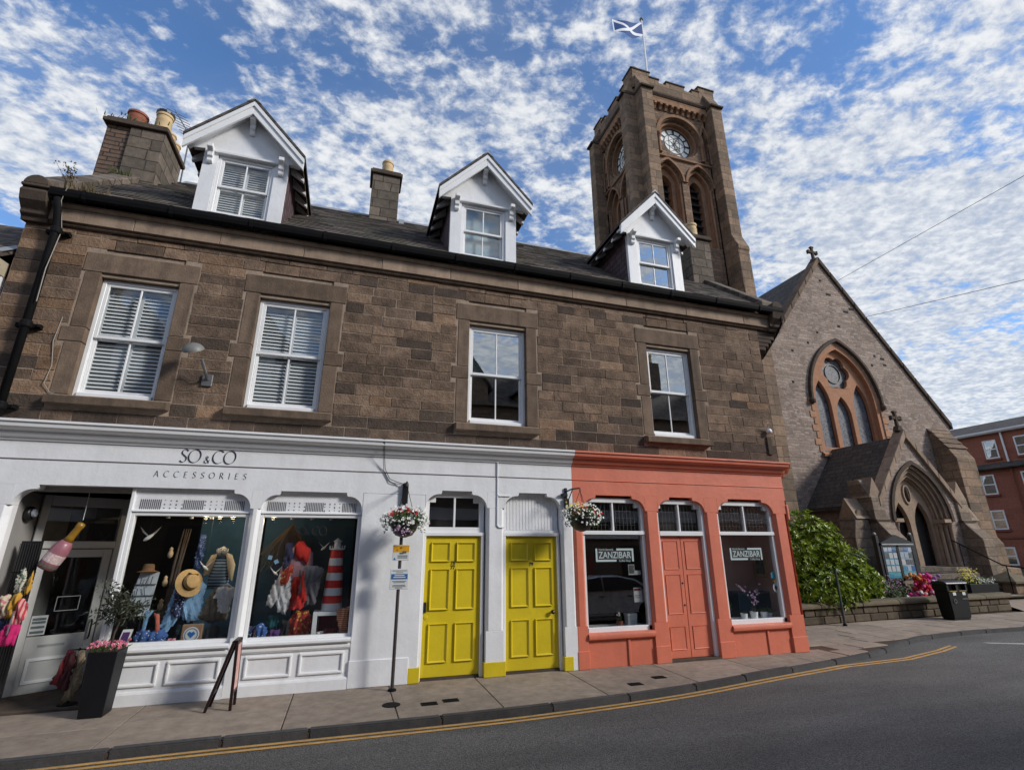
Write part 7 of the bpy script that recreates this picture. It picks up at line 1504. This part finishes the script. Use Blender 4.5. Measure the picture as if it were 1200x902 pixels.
# ================================================================ CAFE WINDOW THINGS
G3 = 'pot plants in the cafe windows'
def potplant(label, x, y, z0, r, h, leafm, n, ln, flower=None, grp=G3):
    t = thing('pot_plant', label, 'pot plant', (x,y,z0), grp); MB().lathe([(r*.8,0),(r,h),(r*.9,h),(r*.88,h*.85),(0,h*.85)], 14, (x,y,z0)).build('pot', flower[2] if flower and len(flower) > 2 else WHITE2, t, smooth=40)
    mb = MB()
    for _ in range(n): leaf(mb, Vector((x+rng.gauss(0,r*.4),y+rng.gauss(0,r*.3),z0+h)), rdir()*.7+Vector((0,-.1,.9)), ln*rng.uniform(.5,1.1), ln*.22)
    mb.build('leaves', leafm, t, fix=False)
    if flower:
        m_, pts = flower[0], flower[1]; mb = MB(); st = MB()
        for p in pts: blossoms(mb, [(p[0]+rng.gauss(0,.03),p[1]+rng.gauss(0,.02),p[2]+rng.gauss(0,.03)) for _ in range(6)], .022)
        st.tube([(x,y,z0+h),(x+.02,y,z0+h+.25),pts[len(pts)//2]], .004, 4); st.tube([(x,y,z0+h),(x-.02,y,z0+h+.2),pts[0]], .004, 4); mb.build('blossom', m_, t, fix=False); st.build('stem', BARK, t)
    return t
CB = .557
potplant('pink orchid in a white pot in the right cafe window', 7.42,.33,CB,.075,.11, DKLEAF, 14, .12, (PETL, [(7.14,.32,1.10),(7.24,.31,1.04),(7.34,.30,.96),(7.42,.30,.92),(7.48,.31,.84),(7.50,.31,.96),(7.56,.32,1.02),(7.60,.32,1.08),(7.40,.3,.82)]))
potplant('small green plant in white pot right of the pink orchid', 7.66,.34,CB,.07,.10, BOX, 16, .10)
potplant('small white pot plant left of the pink orchid', 7.20,.34,CB,.065,.085, DKLEAF, 14, .08)
potplant('leafy pot plant at the right edge of the right cafe window', 7.84,.40,CB,.06,.07, BOX, 16, .16)
potplant('tall pale green plant at the left edge of the right cafe window', 6.80,.40,CB,.06,.08, BOX, 26, .24, (PETY, [(6.80,.4,.95),(6.84,.4,.85)], CL['brown']))
potplant('small succulent in a brown pot in the left cafe window', 4.57,.30,CB,.06,.075, BOX, 14, .09, (PETW, [(4.55,.3,.74)], TERRA))
t = thing('white_box', 'white box standing beside the succulent in the left cafe window', 'box', (4.80,.33,CB)); MB().box(4.72,4.90,.27,.40,CB,.74).build('box_body', LW, t, bevel=.006); MB().box(4.715,4.905,.265,.405,.70,.742).build('lid', WHITE2, t, bevel=.004)
def sticker(label, x0, x1, z0, z1, mat, y=.1245, prints=()):
    t = thing('paper_notice', label, 'notice', ((x0+x1)/2, y, z0), 'notices stuck in the cafe windows'); MB().box(x0,x1,y,y+.002,z0,z1).build('sheet', mat, t)
    for a, b_, c, e, m_ in prints: MB().box(a,b_,y-.002,y-.0005,c,e).build('print', m_, t)
PH = M('photo_print', (.10,.10,.11), .6, .9, 30)
sticker('white opening notice low in the left cafe window', 4.80,4.95,.93,1.16, PAPER, .152, [(4.81,4.94,1.11,1.15,CL['crimson']),(4.815,4.935,1.03,1.04,PRINT),(4.815,4.92,1.0,1.007,PRINT)])
sticker('photo card high in the left cafe window', 4.72,4.84,1.37,1.54, PAPER, .143, [(4.73,4.83,1.39,1.53,PH)]); sticker('small white card beside the photo card in the left cafe window', 4.845,4.96,1.37,1.44, PAPER, .145)
sticker('square turquoise sticker in the right cafe window', 7.76,7.855,1.26,1.36, M('turquoise', (.02,.32,.42), .5, .1), .125); 
t = thing('round_sticker', 'oval white sticker with dark blue centre in the right cafe window', 'sticker', (7.83,.125,1.02)); mb = MB(); plate(mb, [(7.83+.065*math.cos(a),1.09+.085*math.sin(a)) for a in [2*PI*k/20 for k in range(20)]], [], 'y', .1245,.1265); o = mb.build('disc', SIGNW, t); mb = MB(); plate(mb, [(7.83,1.14),(7.87,1.09),(7.83,1.04),(7.79,1.09)], [], 'y', .1225,.124); mb.build('mark', CL['navy'], o)
t = thing('yellow_sticker', 'small yellow sticker above the oval one in the right cafe window', 'sticker', (7.83,.125,1.18)); MB().box(7.80,7.865,.1245,.1265,1.185,1.225).build('sheet', PETY, t)
t = thing('framed_picture', 'framed picture on the pink wall inside the cafe', 'picture', (8.11,.75,1.25)); MB().box(8.100,8.128,.58,.92,1.24,1.62).build('frame', CL['cream'], t, bevel=.008); MB().box(8.094,8.099,.64,.86,1.30,1.56).build('print', M('print_grey', (.16,.17,.16), .7, .7, 12), t)

# ================================================================ CHURCHYARD THINGS
WALLST = M('garden_wall_stone', (.105,.082,.058), .9, .25, 7, .55, 30, rnd=.25, dirt=.5, dirt_col=(.06,.06,.035), spec=.2); COPE = M('mossy_coping', (.150,.122,.082), .9, .2, 6, .4, 30, rnd=.12, dirt=.6, dirt_col=(.09,.095,.045), dscale=1.6, spec=.2)
LWt = thing('churchyard_wall', 'low rubble stone wall with broad mossy coping beside the pavement', 'wall', (14, 2.5, 0))
def wy(x): return 2.34+.05*(x-9)
MB().hexa([(8.86,wy(8.9)+.04,-.02),(19.0,wy(19)+.04,-.02),(19.0,wy(19)+.34,-.02),(8.86,wy(8.9)+.34,-.02),(8.86,wy(8.9)+.04,.36),(19.0,wy(19)+.04,.36),(19.0,wy(19)+.34,.36),(8.86,wy(8.9)+.34,.36)]).build('wall_core', STONE_DK, LWt)
for r_ in range(2):
    x = 8.9+.25*r_; z0 = 0+.18*r_
    while x < 18.95:
        w = rng.uniform(.35,.8); xe = min(x+w, 18.98); g = .008; ya, yb = wy(x)-rng.uniform(0,.015), wy(xe)-rng.uniform(0,.015)
        MB().hexa([(x+g,ya+.02,z0+g),(xe-g,yb+.02,z0+g),(xe-g,yb+.1,z0+g),(x+g,ya+.1,z0+g),(x+g,ya+.02,z0+.18-g),(xe-g,yb+.02,z0+.18-g),(xe-g,yb+.1,z0+.18-g),(x+g,ya+.1,z0+.18-g)]).build('stone', WALLST, LWt, bevel=.015); x = xe
x = 8.88
while x < 19.0:
    xe = min(x+rng.uniform(1.0,1.5), 19.06); ya, yb = wy(x), wy(xe); g = .005
    mb = MB(); sec = [(-.06,.362),(-.06,.43),(.0,.475),(.19,.50),(.38,.475),(.44,.43),(.44,.362)]
    mb.v = [(x+g,ya+a,b_) for a,b_ in sec]+[(xe-g,yb+a,b_) for a,b_ in sec]; n = 7; mb.f = [tuple(range(n)), tuple(range(2*n-1,n-1,-1))]+[(k,(k+1)%n,n+(k+1)%n,n+k) for k in range(n)]; mb.build('coping_stone', COPE, LWt, bevel=.012); x = xe
bush('rhododendron_bush', 'large glossy green rhododendron bush behind the low wall beside the coral shop', [((10.6,3.5,1.55),(1.25,.75,1.25)),((11.9,3.35,1.65),(1.05,.70,1.15)),((12.9,3.3,1.15),(.95,.65,.80)),((13.7,3.3,.85),(.75,.5,.50)),((12.0,2.75,.75),(1.2,.45,.45)),((12.35,3.25,1.75),(.75,.6,.85))], 2600, .155, .056, RHODO, 7)
bush('small_shrub', 'small mid green shrub between the rhododendron and the notice board', [((14.3,4.1,1.15),(.62,.55,.72)),((14.7,3.9,.7),(.5,.4,.4))], 420, .075, .032, BOX, 6)
bush('low_shrub', 'low leafy plants under the notice board', [((15.8,3.7,.52),(.75,.3,.26)),((16.7,3.8,.50),(.6,.3,.22)),((14.9,3.4,.5),(.6,.3,.2))], 330, .07, .03, BOX, 6)
t = bush('lavender_clump', 'pale lilac flowering clump left of the notice board', [((14.6,3.2,.62),(.5,.3,.30))], 130, .07, .02, BOX, 5); mb = MB(); blossoms(mb, [(14.6+rng.gauss(0,.28), 3.1+rng.uniform(-.2,.15), .78+rng.gauss(0,.13)) for _ in range(160)], .022); tag(mb.build('lilac_blossom', PETL, t, fix=False), kind='stuff')
GP = thing('thin_metal_post', 'thin green metal post on the pavement before the bush', 'post', (11.69,2.18,0)); MB().tube([(11.69,2.18,0),(11.70,2.18,1.28)], .028, 8).build('shaft', M('green_grey_paint', (.045,.06,.055), .5, .2), GP, smooth=40); MB().lathe([(.05,0),(.05,.03),(.028,.05)], 10, (11.69,2.18,0)).build('base_collar', IRON, GP)
NBd = thing('church_notice_board', 'black twin-panel church notice board with pitched top on two posts', 'notice board', (16.3,4.0,.32))
mb = MB(); 
for x in (15.62,17.12): MB().box(x-.06,x+.06,3.94,4.06,.28,2.14).build('post', BLACK, NBd, bevel=.008); MB().lathe([(.0,0),(.045,.015),(.05,.05),(.03,.09),(0,.10)], 8, (x,4.0,2.14)).build('finial', LEADM, NBd)
MB().prism([(15.68,1.88),(17.06,1.88),(17.06,1.93),(16.37,2.16),(15.68,1.93)], 'y', 3.90, 4.08).build('pediment', BLACK, NBd); MB().box(15.70,17.04,3.885,3.899,1.86,1.90).build('drip_rail', LEADM, NBd)
mb = MB(); mb.box(15.68,17.06,3.96,4.04,.82,1.88); fr_ = mb.build('case', BLACK, NBd); mb = MB()
for a, b_ in ((15.68,15.76),(16.33,16.42),(16.98,17.06)): mb.box(a,b_,3.92,3.959,.82,1.88)
mb.box(15.76,16.98,3.92,3.959,.82,.90); mb.box(15.76,16.98,3.92,3.959,1.80,1.88); mb.build('door_frame', BLACK, fr_)
BLU = M('poster_blue', (.03,.22,.38), .6, .5, 6); PBL = M('poster_pale', (.42,.50,.60), .6, .2, 8); TUR = M('poster_teal', (.01,.30,.40), .6, .2, 6)
for a, b_ in ((15.76,16.33),(16.42,16.98)):
    bd = MB().box(a,b_,3.948,3.956,.90,1.80).build('pinboard', PBL if a > 16 else BLU, NBd); MB().box(a+.01,b_-.01,3.940,3.946,.91,1.10).build('teal_band', TUR, bd)
    for q in range(4):
        for s_ in range(3):
            xx = a+.03+s_*.185; z_ = 1.66-q*.19; mm = rng.choice((PAPER,PBL,BLU,PH,SIGNB,PAPER,PETY if rng.random() < .3 else PBL)); MB().box(xx,xx+.15,3.938,3.945,z_,z_+.155).build('poster', mm, bd)
    MB().box(a,b_,3.928,3.931,.90,1.80).build('pane', GLASS, bd)
# heap of bright knitted flowers and toys
HP = thing('knitted_flower_heap', 'heap of bright pink, red and orange knitted flowers beside the notice board', 'flower heap', (16.3,3.3,.34))
cols = {'pink':(.62,.06,.22),'red':(.50,.02,.03),'orange':(.62,.24,.05),'lilac':(.30,.14,.42),'white':(.58,.52,.52),'hot_pink':(.65,.03,.28)}
for n_, cc in cols.items():
    mb = MB(); 
    for _ in range(12 if n_ in ('orange','lilac') else 46):
        x = rng.gauss(16.35,.34); hmax = .78*max(.15,1-abs(x-16.2)/1.1); zz_ = .34+abs(rng.uniform(0,1))**.8*hmax
        if n_ == 'orange': x = rng.gauss(15.95,.2); zz_ = rng.uniform(.82,1.06)
        if n_ == 'lilac': x = rng.gauss(16.65,.14); zz_ = rng.uniform(.75,1.0)
        c_ = Vector((x, 3.30+rng.uniform(-.16,.1)-.1*(1.2-zz_), zz_)); s_ = rng.uniform(.045,.085)
        st_ = len(mb.v); mb.lathe([(0,-s_*.8),(s_*.7,-s_*.5),(s_,0),(s_*.7,s_*.5),(0,s_*.8)], 7, caps=False); mb.xf(Matrix.Translation(c_) @ Euler((rng.uniform(0,3),rng.uniform(0,3),0)).to_matrix().to_4x4(), st_)
    tag(mb.build(n_+'_flowers', cloth('knit_'+n_, cc), HP, smooth=True), kind='stuff')
MB().hexa([(15.75,3.23,.30),(16.85,3.23,.30),(16.85,3.45,.30),(15.75,3.45,.30),(15.95,3.31,.72),(16.55,3.31,.72),(16.55,3.45,.72),(15.95,3.45,.72)]).build('frame', CL['rose'], HP)
# litter bin
LB = thing('litter_bin', 'black twin-opening litter bin with rounded lid on the pavement by the low wall', 'litter bin', (15.4,2.05,0))
x0, x1, y0, y1 = 15.05, 15.80, 1.90, 2.26; BINB = M('bin_black', (.008,.008,.009), .5, .15, 6, spec=.25); 
MB().hexa([(x0+.05,y0+.03,.03),(x1-.05,y0+.03,.03),(x1-.05,y1-.02,.03),(x0+.05,y1-.02,.03),(x0,y0,.70),(x1,y0,.70),(x1,y1,.70),(x0,y1,.70)]).build('body', BINB, LB, bevel=.02, seg=2)
MB().box(x0+.08,x1-.08,y0+.05,y1-.04,0,.04).build('plinth', BINB, LB)
mb = MB(); xm = (x0+x1)/2
for a, b_ in ((x0,x0+.06),(xm-.04,xm+.04),(x1-.06,x1)): mb.box(a,b_,y0,y1,.702,.86)
mb.box(x0+.06,x1-.06,y1-.05,y1,.702,.86); mb.build('hood', BINB, LB)
MB().prism([(y0-.02,.86),(y0-.02,.90),(y0+.04,.935),((y0+y1)/2,.96),(y1-.04,.935),(y1+.02,.90),(y1+.02,.86)], 'x', x0-.02, x1+.02).build('lid', M('bin_lid', (.012,.012,.014), .35, .1), LB, bevel=.012)
for a, b_ in ((x0+.06,xm-.04),(xm+.04,x1-.06)):
    MB().box(a,b_,y0+.10,y0+.11,.71,.855).build('opening_liner', M('bin_liner', (.10,.10,.10), .5, .2), LB); MB().box(a,b_,y0-.012,y0+.02,.695,.712).build('opening_lip', M('gold_lip', (.30,.22,.05), .5, .1), LB)
    MB().box(b_-.17,b_-.06,y0-.005,y0+.012,.60,.675).build('label', PAPER, LB)
mb = MB().ring(circ(x0+.20,.46,.055,16), circ(x0+.20,.46,.035,16), 'y', y0-.004, y0+.02); mb.build('round_emblem', M('bin_emblem', (.10,.10,.10), .5), LB); MB().box(xm+.10,xm+.30,y0-.004,y0+.02,.50,.515).build('slot', GREY_METAL, LB)
# planters and pier
def trough(label, x0, x1, y, z0, h, fl):
    t = thing('flower_trough', label, 'planter', ((x0+x1)/2, y, z0), 'planters by the church steps'); MB().hexa([(x0+.03,y-.2,z0),(x1-.03,y-.2,z0),(x1-.03,y+.2,z0),(x0+.03,y+.2,z0),(x0,y-.22,z0+h),(x1,y-.22,z0+h),(x1,y+.22,z0+h),(x0,y+.22,z0+h)]).build('box', BINB, t, bevel=.01)
    mb = MB(); 
    for _ in range(200): whorl(mb, Vector((rng.uniform(x0,x1),y+rng.uniform(-.2,.2),z0+h+rng.uniform(0,.18))), rdir()+Vector((0,0,.5)), 4, .06, .025)
    mb.build('foliage', BOX, t, fix=False)
    for m_, a, b_, zz, n_ in fl: mb = MB(); blossoms(mb, [(rng.uniform(a,b_), y-.1+rng.uniform(-.15,.15), z0+h+rng.uniform(.02,zz)) for _ in range(n_)], .032); tag(mb.build('blossom', m_, t, fix=False), kind='stuff')
    return t
trough('long black trough of yellow and white flowers right of the litter bin', 18.55, 19.85, 3.75, .335, .36, [(PETY,18.5,19.0,.45,110),(PETW,19.15,19.8,.16,80)])
trough('small black trough of yellow flowers at the foot of the corner buttress', 21.7, 22.3, 4.9, .33, .38, [(PETY,21.7,22.3,.34,90)])
trough('black trough of yellow flowers at the right edge beyond the low wall', 21.35, 22.2, 3.15, .18, .30, [(PETY,21.3,22.2,.30,90)])
PR = thing('stone_gate_pier', 'squat stone pier with pyramid cap near the church steps', 'pier', (21.2,4.0,.3)); MB().box(20.75,21.70,3.6,4.4,.18,.66).build('shaft', ASHLAR, PR, bevel=.02); MB().hexa([(20.65,3.5,.662),(21.80,3.5,.662),(21.80,4.5,.662),(20.65,4.5,.662),(20.65,3.5,.72),(21.80,3.5,.72),(21.80,4.5,.72),(20.65,4.5,.72)]).build('cap_base', COPE, PR); MB().add([(20.67,3.52,.722),(21.78,3.52,.722),(21.78,4.48,.722),(20.67,4.48,.722),(21.22,4.0,1.02)], [(0,3,2,1),(0,1,4),(1,2,4),(2,3,4),(3,0,4)]).build('pyramid_cap', COPE, PR)
# parked car across the road, mirrored in the cafe window
CAR = thing('parked_car', 'silver parked car across the street mirrored in the left cafe window', 'car', (8.2,-7.9,ROADZ))
SILV = M('silver_car_paint', (.58,.60,.63), .28, .04, 3, metal=.2, coat=.6); cy0, cy1 = -8.75, -7.05; cz = ROADZ
prof = [(6.0,.32),(6.0,.62),(6.1,.86),(6.75,.94),(7.25,1.34),(7.8,1.45),(8.5,1.44),(9.15,1.30),(9.7,.98),(10.15,.90),(10.2,.60),(10.15,.32)]
n = len(prof); mb = MB()
for y, s_ in ((cy0,.0),(cy0+.02,.02),(cy1-.02,.02),(cy1,0)): pass
secs = [(cy0,.06),(cy0+.10,.0),(cy1-.10,.0),(cy1,.06)]
for y, s_ in secs: mb.v += [(x, y+(.12 if y < -8 else -.12)*max(0,(z-.92)/.5), cz+z-s_*(1 if z > .9 else -.3)) for x, z in prof]
for k in range(3):
    for i in range(n): mb.f.append((k*n+i,k*n+(i+1)%n,(k+1)*n+(i+1)%n,(k+1)*n+i))
mb.f += [tuple(range(n)), tuple(range(4*n-1,3*n-1,-1))]; body = mb.build('body', SILV, CAR, smooth=35)
for sgn, yy in ((1,cy1),(-1,cy0)):
    for ol in ([(6.85,.97),(7.32,1.32),(7.85,1.39),(7.85,.98)], [(7.92,.98),(7.92,1.39),(8.48,1.385),(9.05,1.26),(9.45,1.0)]):
        mb = MB(); mb.add([(x, yy-sgn*(.004+.125*max(0,(z-.92)/.5))+sgn*.012, cz+z) for x, z in ol]+[(x, yy-sgn*(.03+.125*max(0,(z-.92)/.5)), cz+z) for x, z in ol], [tuple(range(len(ol))),tuple(range(2*len(ol)-1,len(ol)-1,-1))]+[(i,(i+1)%len(ol),len(ol)+(i+1)%len(ol),len(ol)+i) for i in range(len(ol))]); mb.build('side_window', BLACK, CAR)
    for x in (6.85, 9.35):
        mb = MB().lathe([(.2,-.09),(.31,-.09),(.33,-.05),(.33,.07),(.31,.10),(.2,.10)], 20); mb.xf(Matrix.Translation((x,yy-sgn*.10,cz+.33)) @ Matrix.Rotation(-PI/2*sgn,4,'X')); w_ = mb.build('wheel', BLACK, CAR, smooth=40); mb = MB().lathe([(0,.09),(.2,.10),(.21,.08)], 12); mb.xf(Matrix.Translation((x,yy-sgn*.10,cz+.33)) @ Matrix.Rotation(-PI/2*sgn,4,'X')); mb.build('rim', GREY_METAL, w_)
    for x in (7.7, 8.7): MB().box(x,x+.16,yy-.015,yy+.02,cz+.80,cz+.83).build('door_handle', BLACK, CAR)
bpy.context.view_layer.update()
